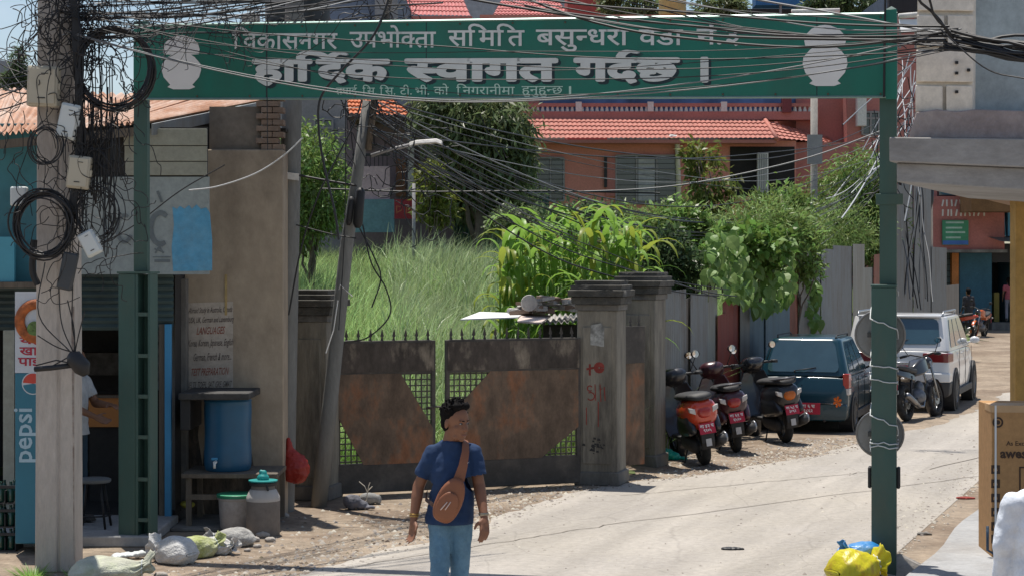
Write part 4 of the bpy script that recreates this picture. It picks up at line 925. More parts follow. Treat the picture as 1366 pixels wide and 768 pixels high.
stand = lambda **k: {**dict(head=(0, -.03, 1.53), neck=(0, 0, 1.41), shL=(-.17, 0, 1.34), shR=(.17, 0, 1.34), elL=(-.22, .02, 1.08), wrL=(-.22, -.10, .88), elR=(.22, .02, 1.08), wrR=(.22, -.10, .88), thL=(.6, -.7, 0), thR=(-.6, -.7, 0), pelvis=(0, 0, .90), hpL=(-.08, 0, .86), hpR=(.08, 0, .86), knL=(-.09, -.02, .48), anL=(-.09, .01, .1), knR=(.09, -.02, .48), anR=(.09, .01, .1)), **k}
person('person in white shirt standing inside the dark shop doorway, half behind the pole', (P(99, 0, 17.4).x, 17.4, .1), math.radians(70), stand(elR=(.21, -.10, 1.12), wrR=(.10, -.32, 1.12), elL=(-.2, -.1, 1.12), wrL=(-.1, -.30, 1.02)), M('grey_white_shirt', (.42, .44, .46), .85), M('dark_jeans', (.03, .06, .09), .85), vox=.011, skin=mSkinD, fingers=True)
person('person seen from behind in bright white shirt at the near edge of the pavement', (P(1396, 0, 9.6).x, 9.6, 0), math.radians(190), stand(elL=(-.235, -.03, 1.06), elR=(.235, -.03, 1.06), wrL=(-.20, -.10, .84), wrR=(.20, -.10, .84), shL=(-.18, 0, 1.30), shR=(.18, 0, 1.30), fat=(1.22, 1, 1)), M('bright_white_shirt', (.72, .76, .82), .85, .04, 3), M('grey_trousers', (.12, .12, .13), .85), vox=.009, long_sleeve=True)
person('person in pink top and grey trousers in the far shop doorway', (P(1346, 0, 71).x, 71, .35), math.radians(175), stand(), M('pink_top', (.42, .10, .12), .85), M('grey_far_trousers', (.22, .22, .26), .85), vox=.016, skin=mSkinD, fingers=False, hairlen=.2)
person('person in black jacket standing beside the far parked motorcycles', (P(1292, 0, 66).x, 66, 0), math.radians(200), stand(), M('black_jacket', (.03, .03, .035), .85), M('black_trousers', (.03, .03, .035), .85), vox=.016, skin=mSkinD, fingers=False, long_sleeve=True)

# ================================================================ cars
mGlassA = M('car_glass', (.035, .075, .095), .04, .2, 2, 0, spec=1.0, coat=.6); mLampR = M('lamp_red', (.40, .03, .02), .15, .1, 8, 0, coat=.6); mLampW = M('lamp_clear', (.55, .52, .50), .12, .15, 20, 0, coat=.6); mLampO = M('lamp_amber', (.55, .14, .02), .2)
mChrome = M('chrome', (.6, .6, .62), .15, 0, 1, 0, metal=1); mTyre = M('tyre', (.022, .022, .022), .85, .2, 12, .15, dirt=.5, dcol=(.10, .085, .07), dth=.58, dscale=6); mRim = M('alloy_rim', (.32, .33, .34), .35, .1, 5, 0, metal=.8)
mPlate = M('red_plate', (.42, .02, .05), .5, .05, 3, 0); mPlasB = M('black_plastic', (.03, .03, .032), .6, .15, 8, .05, dirt=.35, dcol=(.09, .08, .07), dth=.6)
def rq(mb, c, U, W_, hw, hh): 
    c, U, W_ = Vector(c), Vector(U), Vector(W_); mb.quad(c-U*hw-W_*hh, c+U*hw-W_*hh, c+U*hw+W_*hh, c-U*hw+W_*hh)
def plate(par, c, w_, h, lines, tilt=0, pm=None):
    """number plate facing local -y at c; lines of text"""
    R = Euler((tilt, 0, 0)).to_matrix(); m = MB(); m.cbox(c, (w_, .008, h), (tilt, 0, 0)); o = m.build('number_plate', pm or mPlate, par)
    m = MB(); n = len(lines)
    for i, s in enumerate(lines):
        hh = h*.8/n; zc = h/2-h*.1-hh*(i+1)+hh*.12; ww = min(w_*.88, hh*.8*len(s)*.62); O = Vector(c)+R @ Vector((-ww/2, -.0055, zc)); m.add(*fit(glyph(s, .03), O, (1, 0, 0), R @ Vector((0, 0, 1)), ww, hh*.78))
    m.build('plate_lettering', mWhite, o)
    return o
def wheel(par, x, y, r, wd, side, spokes=5, hub=True):
    o = MB().lathe([(r*.62, -wd/2), (r*.93, -wd/2), (r, -wd*.36), (r, wd*.36), (r*.93, wd/2), (r*.62, wd/2), (r*.62, -wd/2)], 30, axis='x', cap=False).build('wheel', mTyre, par, angle=40); o.location = (x, y, r)
    m = MB(); s = side
    m.lathe([(r*.62, -wd*.3), (r*.66, s*wd*.47), (r*.60, s*wd*.47), (r*.56, s*wd*.2)] if s > 0 else [(r*.62, wd*.3), (r*.66, s*wd*.47), (r*.60, s*wd*.47), (r*.56, s*wd*.2)], 28, axis='x', cap=False)
    m.lathe([(.001, s*wd*.40), (r*.16, s*wd*.40), (r*.18, s*wd*.1)], 14, axis='x', cap=False)
    for k in range(spokes):
        a = 2*PI*k/spokes; R = Matrix.Rotation(a, 4, 'X'); m.box(s*wd*.2, s*wd*.36, -r*.09, r*.09, r*.1, r*.60, R)
    m.lathe([(r*.60, s*wd*.05), (.001, s*wd*.05)], 20, axis='x', cap=False)
    m.build('rim', mRim, o, angle=40); return o
def body_loft(st, n=5):
    """st: list of (y, half width, z bottom, z belt, tuck) -> closed shell of the lower body"""
    rings = []
    for y, wd, zb, zt, cr in st:
        h = zt-zb; pr = [(wd*.84, zb), (wd*.95, zb+h*.06), (wd*.985, zb+h*.28), (wd, zb+h*.55), (wd*.985, zb+h*.78), (wd*.95, zt-h*.03), (wd*.80, zt+cr*.4), (wd*.4, zt+cr*.9), (0, zt+cr)]
        rings.append([Vector((x, y, z)) for x, z in pr]+[Vector((-x, y, z)) for x, z in pr[-2::-1]])
    return MB().loft(rings)
def panel_on(q, mu, ml, mt, mbm, off, mat, name, par, th=.012, bev=.02, rnd=None):
    """a pane set in the quadrilateral q = (bl, br, tr, tl), with margins as fractions"""
    bl, br, tr, tl = [Vector(p) for p in q]
    pt = lambda s, t: (bl*(1-s)+br*s)*(1-t)+(tl*(1-s)+tr*s)*t
    N = (br-bl).cross(tl-bl).normalized(); c = [(mu, mbm), (1-ml, mbm), (1-ml, 1-mt), (mu, 1-mt)]
    pts = []
    rr = .06
    for (s, t), (ds, dt) in zip(c, ((1, 1), (-1, 1), (-1, -1), (1, -1))):
        e = [(s, t+dt*rr*2.6), (s+ds*rr*.3, t+dt*rr*1.0), (s+ds*rr, t)]
        if ds*dt < 0: e = e[::-1]
        pts += [pt(*p) for p in e]
    m = MB(); m.prism([p+N*(off-th) for p in pts], N*th); return m.build(name, mat, par)
def car(label, loc, rz, L, Wd, H, wb, wr, paint, kind):
    t = thing('parked_car', label, 'car', loc, rz); h = Wd/2; belt = H*.60 if kind == 'hatch' else H*.64; zb = .20 if kind == 'hatch' else .26
    rear = .10
    st = [(0, h*.80, zb+.10, .54, .0), (.03, h*.90, zb+.02, .66, .01), (.12, h*.985, zb-.02, belt-.03, .01), (.45, h, zb-.03, belt, .01), (L*.35, h, zb-.03, belt-.01, .01), (L*.62, h, zb-.03, belt-.03, .02), (L*.76, h*.98, zb-.02, belt-.05, .05), (L*.90, h*.93, zb, belt-.16, .04), (L*.975, h*.84, zb+.02, belt-.28, .02), (L, h*.72, zb+.1, belt-.38, .0)]
    # rear skin rises almost vertically to the belt line
    st[2] = (.10, h*.975, zb-.02, belt-.04, .01)
    o = body_loft(st).build('body', paint, t); mod_bevel(o, .015, 2, 30); mod_sub(o, 1)
    # cabin: corners at belt and at roof
    y0, y1, y2, y3 = .11, (.42 if kind == 'hatch' else .40), L*.52, L*.74; wb_, wt = h*.965, h*(.72 if kind == 'hatch' else .86); zr = H-.03; zc = belt-.03
    rings = []
    for k, (f_, zz_) in enumerate(((0, zc), (.5, zc+(zr-.03-zc)*.5/.9), (.9, zr-.03), (1, zr))):
        e = f_; wd = wb_+(wt-wb_)*e; ya = y0+(y1-y0)*min(e, .97); yb = y3+(y2-y3)*e
        if k == 3: wd -= .07; ya += .07; yb -= .10
        hs = [(.80, ya), (.93, ya+.035), (.99, ya+.10), (1.0, ya+.20), (1.0, yb-.34), (.97, yb-.16), (.78, yb)]
        rings.append([Vector((wd*a, y_, zz_)) for a, y_ in hs]+[Vector((-wd*a, y_, zz_)) for a, y_ in hs[::-1]])
    cb = MB().loft(rings); cb.add([(0, L*.28, H+.0)], []); o = cb.build('cabin', paint, t); mod_bevel(o, .06, 4, 20)
    B, T = rings[0], rings[2]; M1 = rings[1]
    # rear window
    up_ = lambda a, b, f_: a*(1-f_)+b*f_
    lo = .08 if kind == 'hatch' else .22
    panel_on((up_(B[13], M1[13], lo), up_(B[0], M1[0], lo), T[0], T[13]), -.02, -.02, .06, .08, .016, mGlassA, 'rear_window', t, .03)
    panel_on((B[6], B[7], T[7], T[6]), .03, .03, .08, .06, .012, mGlassA, 'windshield', t, .03)
    for s in (1, -1):
        b0, b1, t0, t1 = (B[3], B[4], T[3], T[4]) if s > 0 else (B[10], B[9], T[10], T[9])
        for a, b in ((.0, .24), (.27, .60), (.63, 1.0)):
            qa = [up_(b0, b1, a), up_(b0, b1, b), up_(t0, t1, a), up_(t0, t1, b)]
            q = (qa[0], qa[1], qa[3], qa[2]) if s > 0 else (qa[1], qa[0], qa[2], qa[3])
            panel_on(q, .03, .03, .08, .10, .010, mGlassA, 'side_window', t, .02)
        # sills, door seams, handles, arches, wheels
        m = MB(); m.box(s*(h-.02) if s > 0 else -h-.012, s*(h-.02)+(.032 if s > 0 else 0)+(0 if s > 0 else .012+.02), .75, L-.95, zb-.02, zb+.10); m.build('sill', mPlasB, t, bevel=.01)
        m = MB()
        for yy in (L*.30, L*.50, L*.70): m.box(s*h*.995-.003, s*h*.995+.004, yy, yy+.012, zb+.12, belt-.04)
        m.build('door_seam', mBlk, t)
        for yy in (L*.35, L*.55): MB().cbox((s*(h+.006), yy, belt-.11), (.025, .16, .03)).build('door_handle', paint, t, bevel=.008)
        ya = .62 if kind == 'hatch' else .80
        for yy in (ya, ya+wb):
            arch = MB(); R0 = wr+.065
            arch.lathe([(R0*.5, s*(h-.20)), (R0, s*(h-.20)), (R0, s*(h+.008))] if s > 0 else [(R0*.5, s*(h-.20)), (R0, s*(h-.20)), (R0, s*(h+.008))], 28, c=(0, yy, wr), axis='x')
            arch.build('wheel_arch', mPlasB if kind != 'hatch' else mBlk, t)
            wheel(t, s*(h-.075), yy, wr, .19, s, 5 if kind == 'suv' else 7)
        mi = MB().ball((s*(h+.08), L*.66, belt+.07), (.09, .05, .065), 12, 8).tube([(s*(h-.05), L*.66, belt+.01), (s*(h+.04), L*.66, belt+.05)], .02); mi.build('door_mirror', mBlk if kind == 'hatch' else paint, t, smooth=True)
        MB().ball((s*h*.70, L-.10, belt-.34), (.16, .10, .08), 12, 8).build('headlight', mLampW, t, smooth=True)
    # bumper, lamps, plate
    bpz = zb+.02
    if kind == 'hatch':
        o = MB().loft([[Vector((x*k, y, z)) for x, y in ((-h*.97, .30), (-h*.96, .02), (-h*.72, -.055), (0, -.075), (h*.72, -.055), (h*.96, .02), (h*.97, .30))] for z, k in ((bpz-.02, .94), (bpz+.03, .99), (bpz+.19, 1.0), (bpz+.23, .975))]).build('bumper', paint, t); mod_bevel(o, .015, 2)
        MB().box(-h*.88, h*.88, -.074, -.04, bpz+.232, bpz+.245).build('bumper_step', mChrome, t)
        for s in (1, -1):
            lamp = MB().loft([[Vector((s*x, y, z)) for x, y in ((h*.86, .065), (h*.99, .085), (h*1.008, .22), (h*.86, .2))] for z in (.58, .68)]).build('tail_lamp', mLampW, t); mod_bevel(lamp, .01)
            lamp = MB().loft([[Vector((s*x, y, z)) for x, y in ((h*.86, .062), (h*.985, .08), (h*1.004, .24), (h*.86, .2))] for z in (.682, .90)]).build('tail_lamp', mLampR, t); mod_bevel(lamp, .01)
        plate(t, (.12, -.085+.0, .38), .36, .17, ['बा ६ च', '१८६२'])
        MB().box(-.006, .006, .05, .068, .70, .73).lathe([(.018, 0), (.001, -.01)], 12, c=(0, .062, .72), axis='y').build('badge', mChrome, t)
        m = MB(); m.add(*fit(glyph('ALTO', .03), (h*.46, .046, .645), (1, 0, 0), (0, 0, 1), .17, .04)); m.add(*fit(glyph('LXi', .02), (h*.56, .046, .600), (1, 0, 0), (0, 0, 1), .07, .028)); m.build('badge_lettering', mChrome, t)
        m = MB().tube([(-.12, .10, belt+.06), (.20, .16, belt+.11)], .008).tube([(-.12, .10, belt+.06), (-.12, .16, belt+.02)], .012); m.build('rear_wiper', mBlk, t, smooth=True)
        MB().tube([(h*.5, -.06, .20), (h*.5, .3, .2)], .022, 8).build('exhaust_pipe', mPlasB, t, smooth=True)
        m = MB(); mr = M('orange_cloth', (.75, .16, .02), .8)
        for k in range(6): a = k*1.05; m.quad((h*.78, -.085, .49), (h*.78+.055*math.cos(a), -.09, .49+.08*math.sin(a)), (h*.78+.07*math.cos(a+.4), -.08, .49+.09*math.sin(a+.4)), (h*.78+.05*math.cos(a+.8), -.09, .49+.06*math.sin(a+.8)))
        m.build('orange_tassel', mr, t)
        for s in (-1, 1): MB().tube([(s*wt*.86, y1+.05, H-.045), (s*wt*.88, y1+.12, H+.0), (s*wt*.88, y2-.2, H+.0), (s*wt*.86, y2-.1, H-.04)], .012).build('roof_rail', mBlk, t, smooth=True)
    else:
        o = MB().loft([[Vector((x*k, y, z)) for x, y in ((-h*.99, .42), (-h*.985, .05), (-h*.8, -.04), (0, -.065), (h*.8, -.04), (h*.985, .05), (h*.99, .42))] for z, k in ((bpz-.02, .93), (bpz+.03, .985), (bpz+.24, 1.0))]).build('bumper', mPlasB, t); mod_bevel(o, .02, 2)
        o = MB().loft([[Vector((x*k, y, z)) for x, y in ((-h*.99, .42), (-h*.985, .05), (-h*.8, -.03), (0, -.055), (h*.8, -.03), (h*.985, .05), (h*.99, .42))] for z, k in ((bpz+.242, 1.0), (bpz+.36, 1.0), (bpz+.40, .985))]).build('bumper_cover', paint, t); mod_bevel(o, .015, 2)
        MB().box(-.42, .42, -.071, -.05, bpz+.02, bpz+.10).build('skid_plate', mChrome, t, bevel=.01)
        for s in (1, -1):
            lamp = MB().loft([[Vector((s*x, y, z)) for x, y in ((h*.48, .055), (h*.95, .06), (h*1.012, .36), (h*.6, .2))] for z in (.86, 1.02)]).build('tail_lamp', M('dark_red_lamp', (.16, .012, .015), .12, .2, 6, 0, coat=.6), t); mod_bevel(lamp, .015)
            MB().cbox((s*h*.72, -.045, bpz+.2), (.22, .02, .05)).build('reflector', mLampR, t)
            MB().tube([(s*wt*.92, y1+.02, H-.06), (s*wt*.93, y1+.14, H+.03), (s*wt*.93, y2-.15, H+.03), (s*wt*.9, y2-.02, H-.05)], .018).build('roof_rail', mRim, t, smooth=True)
        MB().loft([[Vector((x, y, z)) for x, y in ((-wt*.9, y1-.10), (wt*.9, y1-.10), (wt*.9, y1+.15), (-wt*.9, y1+.15))] for z in (H-.065, H-.03)]).build('spoiler', paint, t, bevel=.012)
        plate(t, (0, .045, .74), .42, .13, ['BA 14 PA 3127'])
        MB().cbox((0, .05, .845), (.7, .03, .035)).build('chrome_strip', mChrome, t, bevel=.008)
        m = MB().tube([(-.05, .13, belt+.13), (.25, .20, belt+.17)], .008).tube([(-.05, .13, belt+.13), (-.05, .2, belt+.1)], .014); m.build('rear_wiper', mBlk, t, smooth=True)
    return t
mAlto = M('dark_teal_paint', (.004, .036, .055), .3, .12, 2, 0, spec=.4, coat=.5, dirt=.10, dcol=(.05, .06, .065), dth=.6); mSuv = M('white_car_paint', (.66, .66, .66), .3, .03, 2, 0, spec=.5, coat=.7, dirt=.2, dcol=(.5, .48, .45), dth=.62)
RZ = -math.atan(.376)
car('dark teal hatchback parked behind the three scooters with a red plate', (4.37, 27.75, 0), RZ+math.radians(2), 3.5, 1.43, 1.46, 2.36, .27, mAlto, 'hatch')
car('white sport utility car with roof rails parked beyond the teal hatchback', (6.64, 31.75, 0), RZ, 4.35, 1.84, 1.69, 2.63, .34, mSuv, 'suv')

# ================================================================ scooters and motorcycles
def mirror(par, x, z, ya, xe, ze, ye, glass=True):
    m = MB().tube([(x, ya, z), ((x+xe)/2+.02*(1 if xe > 0 else -1), (ya+ye)/2, (z+ze)/2+.03), (xe, ye, ze)], .007, 6); o = m.build('mirror', mBlk, par, smooth=True)
    MB().ball((xe, ye, ze+.02), (.062, .018, .045), 14, 10).build('mirror_shell', mBlk, o, smooth=True)
    MB().lathe([(.001, -.0205), (.042, -.0195)], 16, c=(xe, ye, ze+.02), axis='y', cap=False).build('mirror_glass', mMirror, o)
def scooter(label, loc, rz, tail, side, plates, lean, grab=True, dark=False):
    """origin under the rear axle, nose towards +y; lean is the tilt to the left on the stand"""
    t = thing('scooter', label, 'scooter', loc, rz, 'scooters parked against the tin fence', tilt=lean); t.scale = (1.03, 1.0, 1.10)
    r = .225
    def whl(y, wd):
        o = MB().lathe([(r*.6, -wd*.4), (r*.85, -wd/2), (r*.97, -wd*.3), (r, 0), (r*.97, wd*.3), (r*.85, wd/2), (r*.6, wd*.4), (r*.6, -wd*.4)], 26, axis='x', cap=False).build('wheel', mTyre, t, smooth=True); o.location = (0, y, r)
        m = MB().lathe([(r*.6, -wd*.3), (r*.62, 0), (r*.6, wd*.3)], 22, axis='x', cap=False).lathe([(.05, -wd*.4), (.05, wd*.4)], 12, axis='x')
        for k in range(5): m.box(-.015, .015, -.02, .02, .03, r*.6, Matrix.Rotation(2*PI*k/5, 4, 'X'))
        m.build('rim', mRim, o, angle=40)
    whl(0, .11); whl(1.24, .10)
    # rear body shell: rings from the tail forward (y, half width, z low, z high)
    def shell(st, n=16, p=.75):
        rings = []
        for y, wd, za, zb, *q in st:
            c = (za+zb)/2; hh = (zb-za)/2; rings.append([Vector((wd*abs(math.cos(a))**p*math.copysign(1, math.cos(a))*(1-.22*max(0, -math.sin(a))), y+(q[0] if q else 0)*math.sin(a), c+hh*abs(math.sin(a))**p*math.copysign(1, math.sin(a)))) for a in [2*PI*k/n for k in range(n)]])
        return MB().loft(rings)
    o = shell([(-.36, .05, .62, .70), (-.34, .14, .50, .77), (-.26, .19, .44, .80), (-.05, .215, .42, .80), (.25, .20, .40, .77), (.42, .14, .36, .72)]).build('rear_body', tail, t, smooth=True)
    o = shell([(-.36, .05, .785, .82), (-.31, .14, .78, .865), (-.1, .18, .775, .86), (.15, .185, .765, .85), (.45, .15, .735, .83), (.52, .06, .74, .78)]).build('seat', mPlasB, t, smooth=True)
    if grab: MB().tube([(-.14, 0, .83), (-.135, -.28, .86), (-.07, -.43, .875), (.07, -.43, .875), (.135, -.28, .86), (.14, 0, .83)], .016, 8).build('grab_rail', M('grab_rail_grey', (.10, .10, .11), .4, .1, 5, 0, metal=.5), t, smooth=True)
    # lamps
    shell([(-.385, .05, .615, .66), (-.365, .085, .59, .70), (-.33, .10, .57, .72)], 12).build('tail_lamp', mLampR if not dark else mLampO, t, smooth=True)
    for s in (-1, 1):
        m = MB(); m.loft([[Vector((s*x, y, z)) for x, z in ((.105, .63), (.18, .665), (.185, .72), (.11, .70))] for y in (-.355, -.29)]); o = m.build('indicator', mLampW, t); mod_bevel(o, .008)
        m = shell([(-.34, .03, .40, .46), (-.2, .06, .36, .60), (.2, .06, .32, .62), (.4, .03, .34, .5)], 12); oo = m.build('side_panel', side, t, smooth=True); oo.location = (s*.155, 0, .02)
    # mudguard, plate, lower rear
    MB().loft([[Vector((x, y, z)) for x in (-.075, .075) for z in (0,)][:0]+[Vector(p) for p in ((-.08, y, z), (.08, y, z), (.08, y+.03, z+.0), (-.08, y+.03, z+.0))] for y, z in ((-.30, .60), (-.345, .44), (-.35, .30), (-.30, .22))]).build('mudguard', mPlasB, t)
    plate(t, (0, -.375, .465), .20, .125, plates, math.radians(-14))
    MB().box(-.035, .035, -.365, -.36, .26, .345).build('mud_flap_reflector', M('flap_white', (.45, .45, .46), .5), t)
    # engine, muffler, stand
    shell([(-.1, .03, .17, .29), (0, .07, .15, .33), (.35, .08, .18, .36), (.5, .04, .24, .34)], 12).build('engine', mPlasB, t, smooth=True).location = (-.09, 0, 0)
    m = MB().tube([(.15, .34, .22), (.16, .10, .20), (.165, .0, .22)], .018, 8); m.tube([(.165, .02, .22), (.17, -.10, .25), (.175, -.34, .31), (.175, -.38, .32)], [.045, .058, .062, .04], 14); m.build('muffler', mPlasB, t, smooth=True)
    m = shell([(-.33, .02, .27, .37), (-.25, .018, .24, .39), (-.05, .015, .22, .33)], 10); o = m.build('heat_shield', M('shield_steel', (.34, .34, .35), .35, .1, 5, 0, metal=.7), t, smooth=True); o.location = (.235, 0, 0)
    MB().tube([(-.06, .42, .22), (-.17, .33, .02)], .012, 6).tube([(.06, .42, .22), (.12, .36, .10)], .010).build('stand', mBlk, t, smooth=True)
    # floor, apron, front
    MB().loft([[Vector((x, y, z)) for x, z in ((-.16, .28), (.16, .28), (.17, .33), (-.17, .33))] for y in (.42, .80)]).build('floorboard', mPlasB, t, bevel=.015)
    o = MB().loft([[Vector((x*k, y+abs(x)*-.25, z)) for x in (-.26, -.12, 0, .12, .26)]+[Vector((x*k, y+.05+abs(x)*-.25, z)) for x in (.26, .12, 0, -.12, -.26)] for y, z, k in ((.80, .30, .85), (.88, .5, 1.0), (.95, .75, .9), (.93, .90, .6))]).build('leg_shield', side, t, smooth=False); mod_bevel(o, .012)
    MB().lathe([(r+.03, -.055), (r+.045, 0), (r+.03, .055)], 20, c=(0, 1.24, r), axis='x', cap=False, a0=0).build('front_fender', side, t, smooth=True)
    MB().tube([(0, 1.24, r), (0, 1.08, .55), (0, .90, 1.0)], .035, 8).build('steering_column', mBlk, t, smooth=True)
    # handlebar and headlamp hood
    MB().tube([(-.34, .80, .99), (-.20, .84, 1.0), (0, .89, .99), (.20, .84, 1.0), (.34, .80, .99)], .017, 8).build('handlebar', mBlk, t, smooth=True)
    for s in (-1, 1):
        MB().tube([(s*.26, .82, 1.0), (s*.35, .79, .99)], .022, 8).build('grip', mPlasB, t, smooth=True); MB().tube([(s*.12, .88, 1.01), (s*.22, .92, 1.0), (s*.33, .88, .985)], .007, 6).build('brake_lever', mRim, t, smooth=True)
        mirror(t, s*.20, 1.0, .85, s*.30, 1.20, .80)
    shell([(.74, .07, .96, 1.04), (.80, .15, .92, 1.09), (.92, .18, .86, 1.09), (1.02, .13, .83, 1.02), (1.06, .05, .88, .97)], 14).build('headlamp_hood', mBlkG if dark else side, t, smooth=True)
    shell([(.785, .05, .985, 1.04), (.765, .04, 1.0, 1.035)], 10).build('dial', mLampW, t, smooth=True)
    return t
mScR = M('scooter_orange_red', (.52, .05, .018), .22, .12, 3, 0, spec=.5, coat=.7); mScD = M('scooter_maroon', (.055, .014, .020), .3, .2, 3, 0, spec=.5, coat=.5); mScB = M('scooter_black', (.022, .022, .026), .3, .2, 3, 0, coat=.5)
scooter('orange red scooter nearest the gate pillar, black seat bare', (2.45, 23.3, 0), math.radians(10), mScR, mScB, ['बा ४२ प', '९२०५'], math.radians(-9), grab=False)
scooter('maroon scooter in the middle of the three, grey grab rail', (3.05, 24.9, 0), math.radians(5), mScD, mScD, ['बा ६१ प', '६५२०'], math.radians(-9))
scooter('black scooter with orange tail lamp nearest the teal hatchback', (3.92, 26.25, 0), math.radians(15), mScB, mScB, ['बा ५८ प', '३७९२'], math.radians(-8), dark=True)
def motorcycle(label, loc, rz, paint, lean, group=None, txt=None):
    t = thing('motorcycle', label, 'motorcycle', loc, rz, group, tilt=lean); r = .30
    for y, wd in ((0, .12), (1.30, .10)):
        o = MB().lathe([(r*.68, -wd*.4), (r*.85, -wd/2), (r*.97, -wd*.3), (r, 0), (r*.97, wd*.3), (r*.85, wd/2), (r*.68, wd*.4), (r*.68, -wd*.4)], 28, axis='x', cap=False).build('wheel', mTyre, t, smooth=True); o.location = (0, y, r)
        m = MB().lathe([(r*.68, -wd*.3), (r*.70, 0), (r*.68, wd*.3)], 24, axis='x', cap=False).lathe([(.045, -.07), (.045, .07)], 12, axis='x').lathe([(.11, .045), (.11, .05)], 16, axis='x')
        for k in range(6): m.box(-.012, .012, -.014, .014, .03, r*.68, Matrix.Rotation(2*PI*k/6, 4, 'X'))
        m.build('rim', mRim, o, angle=40)
    for s in (-1, 1):
        MB().tube([(s*.085, 0, r), (s*.07, .50, .36)], .018).tube([(s*.10, .02, r+.03), (s*.10, .16, .72)], .022).build('swing_arm', mBlk, t, smooth=True)
        MB().tube([(s*.075, 1.30, r), (s*.075, 1.10, .92)], .022, 8).build('fork', mRim, t, smooth=True)
        mirror(t, s*.22, 1.03, .95, s*.33, 1.24, .92)
        MB().ball((s*.13, -.30, .70), (.035, .025, .02), 10, 8).build('indicator', mLampW, t, smooth=True)
        MB().tube([(s*.24, .92, 1.05), (s*.36, .88, 1.03)], .022, 8).build('grip', mPlasB, t, smooth=True)
    MB().ball((0, .52, .36), (.15, .20, .15), 14, 10).ball((0, .66, .50), (.09, .10, .13), 12, 8).build('engine', M('engine_alloy', (.16, .16, .17), .5, .3, 12, .1, metal=.6), t, smooth=True)
    MB().loft([[Vector((x, y, z)) for x, z in ((-a, b), (-a*.7, b+c), (a*.7, b+c), (a, b))] for y, a, b, c in ((.42, .08, .70, .16), (.62, .15, .72, .25), (.85, .14, .76, .24), (.98, .08, .80, .16))]).build('fuel_tank', paint, t, bevel=.03)
    MB().loft([[Vector((x, y, z)) for x, z in ((-a, b), (-a, b+c), (a, b+c), (a, b))] for y, a, b, c in ((-.25, .07, .86, .06), (-.05, .12, .82, .08), (.25, .13, .76, .08), (.48, .09, .76, .07))]).build('seat', mPlasB, t, bevel=.025)
    MB().loft([[Vector((x, y, z)) for x, z in ((-a, b), (-a*.8, b+c), (a*.8, b+c), (a, b))] for y, a, b, c in ((-.40, .04, .80, .05), (-.30, .09, .74, .11), (.1, .12, .66, .14), (.35, .10, .62, .12))]).build('tail_cowl', paint, t, bevel=.02)
    MB().ball((0, -.40, .80), (.07, .025, .035), 12, 8).build('tail_lamp', mLampR, t, smooth=True)
    MB().loft([[Vector((x, y, z)) for x, z in ((-.06, 0), (.06, 0))]+[Vector((.06, y+.02, 0)), Vector((-.06, y+.02, 0))] for y in ()] or [[Vector((-.06, -.36, .74)), Vector((.06, -.36, .74)), Vector((.06, -.33, .74)), Vector((-.06, -.33, .74))], [Vector((-.07, -.42, .48)), Vector((.07, -.42, .48)), Vector((.07, -.40, .48)), Vector((-.07, -.40, .48))]]).build('mudguard', mPlasB, t)
    plate(t, (0, -.425, .58), .16, .12, txt or ['बा ७०', '४१८'], math.radians(-12))
    m = MB().tube([(.10, .62, .34), (.13, .45, .20), (.14, .20, .22)], .022, 8).tube([(.14, .22, .22), (.16, .0, .30), (.18, -.30, .42), (.18, -.33, .43)], [.04, .052, .055, .03], 14); m.build('muffler', M('muffler_steel', (.22, .22, .23), .3, .1, 5, 0, metal=.8), t, smooth=True)
    MB().tube([(-.36, .88, 1.03), (-.20, .97, 1.06), (0, 1.02, 1.0), (.20, .97, 1.06), (.36, .88, 1.03)], .014, 8).build('handlebar', mBlk, t, smooth=True)
    MB().ball((0, 1.14, .90), (.10, .09, .11), 14, 10).build('headlight', mBlkG, t, smooth=True)
    MB().lathe([(.33, -.05), (.345, 0), (.33, .05)], 14, c=(0, 1.30, r), axis='x', cap=False).build('front_fender', paint, t, smooth=True)
    MB().tube([(-.08, .45, .25), (-.24, .40, .01)], .012).build('stand', mBlk, t, smooth=True)
    return t
motorcycle('black motorcycle parked between the green post and the white car', (6.42, 29.85, 0), math.radians(-34), mScB, math.radians(-7), None, ['बा ८', '४१८'])
def helmet(px, py, Y, mat, label):
    t = thing('helmet', label, 'helmet', P(px, py, Y)); MB().ball((0, 0, .13), (.125, .15, .135), 18, 12).build('shell', mat, t, smooth=True); MB().ball((0, -.06, .12), (.105, .10, .05), 14, 8).build('visor', mBlkG, t, smooth=True); return t
motorcycle('red motorcycle parked on the far side of the road beyond the white car', (P(1288, 0, 62).x, 62, 0), math.radians(75), mScR, math.radians(-8), 'motorcycles parked at the far shops')
motorcycle('orange motorcycle standing nearest the blue far shop', (P(1312, 0, 64).x, 64, 0), math.radians(150), M('bike_orange', (.50, .10, .02), .3, coat=.5), math.radians(-8), 'motorcycles parked at the far shops')
motorcycle('black motorcycle just past the roof of the white car', (P(1268, 0, 58).x, 58, 0), math.radians(160), mScB, math.radians(-8), 'motorcycles parked at the far shops')

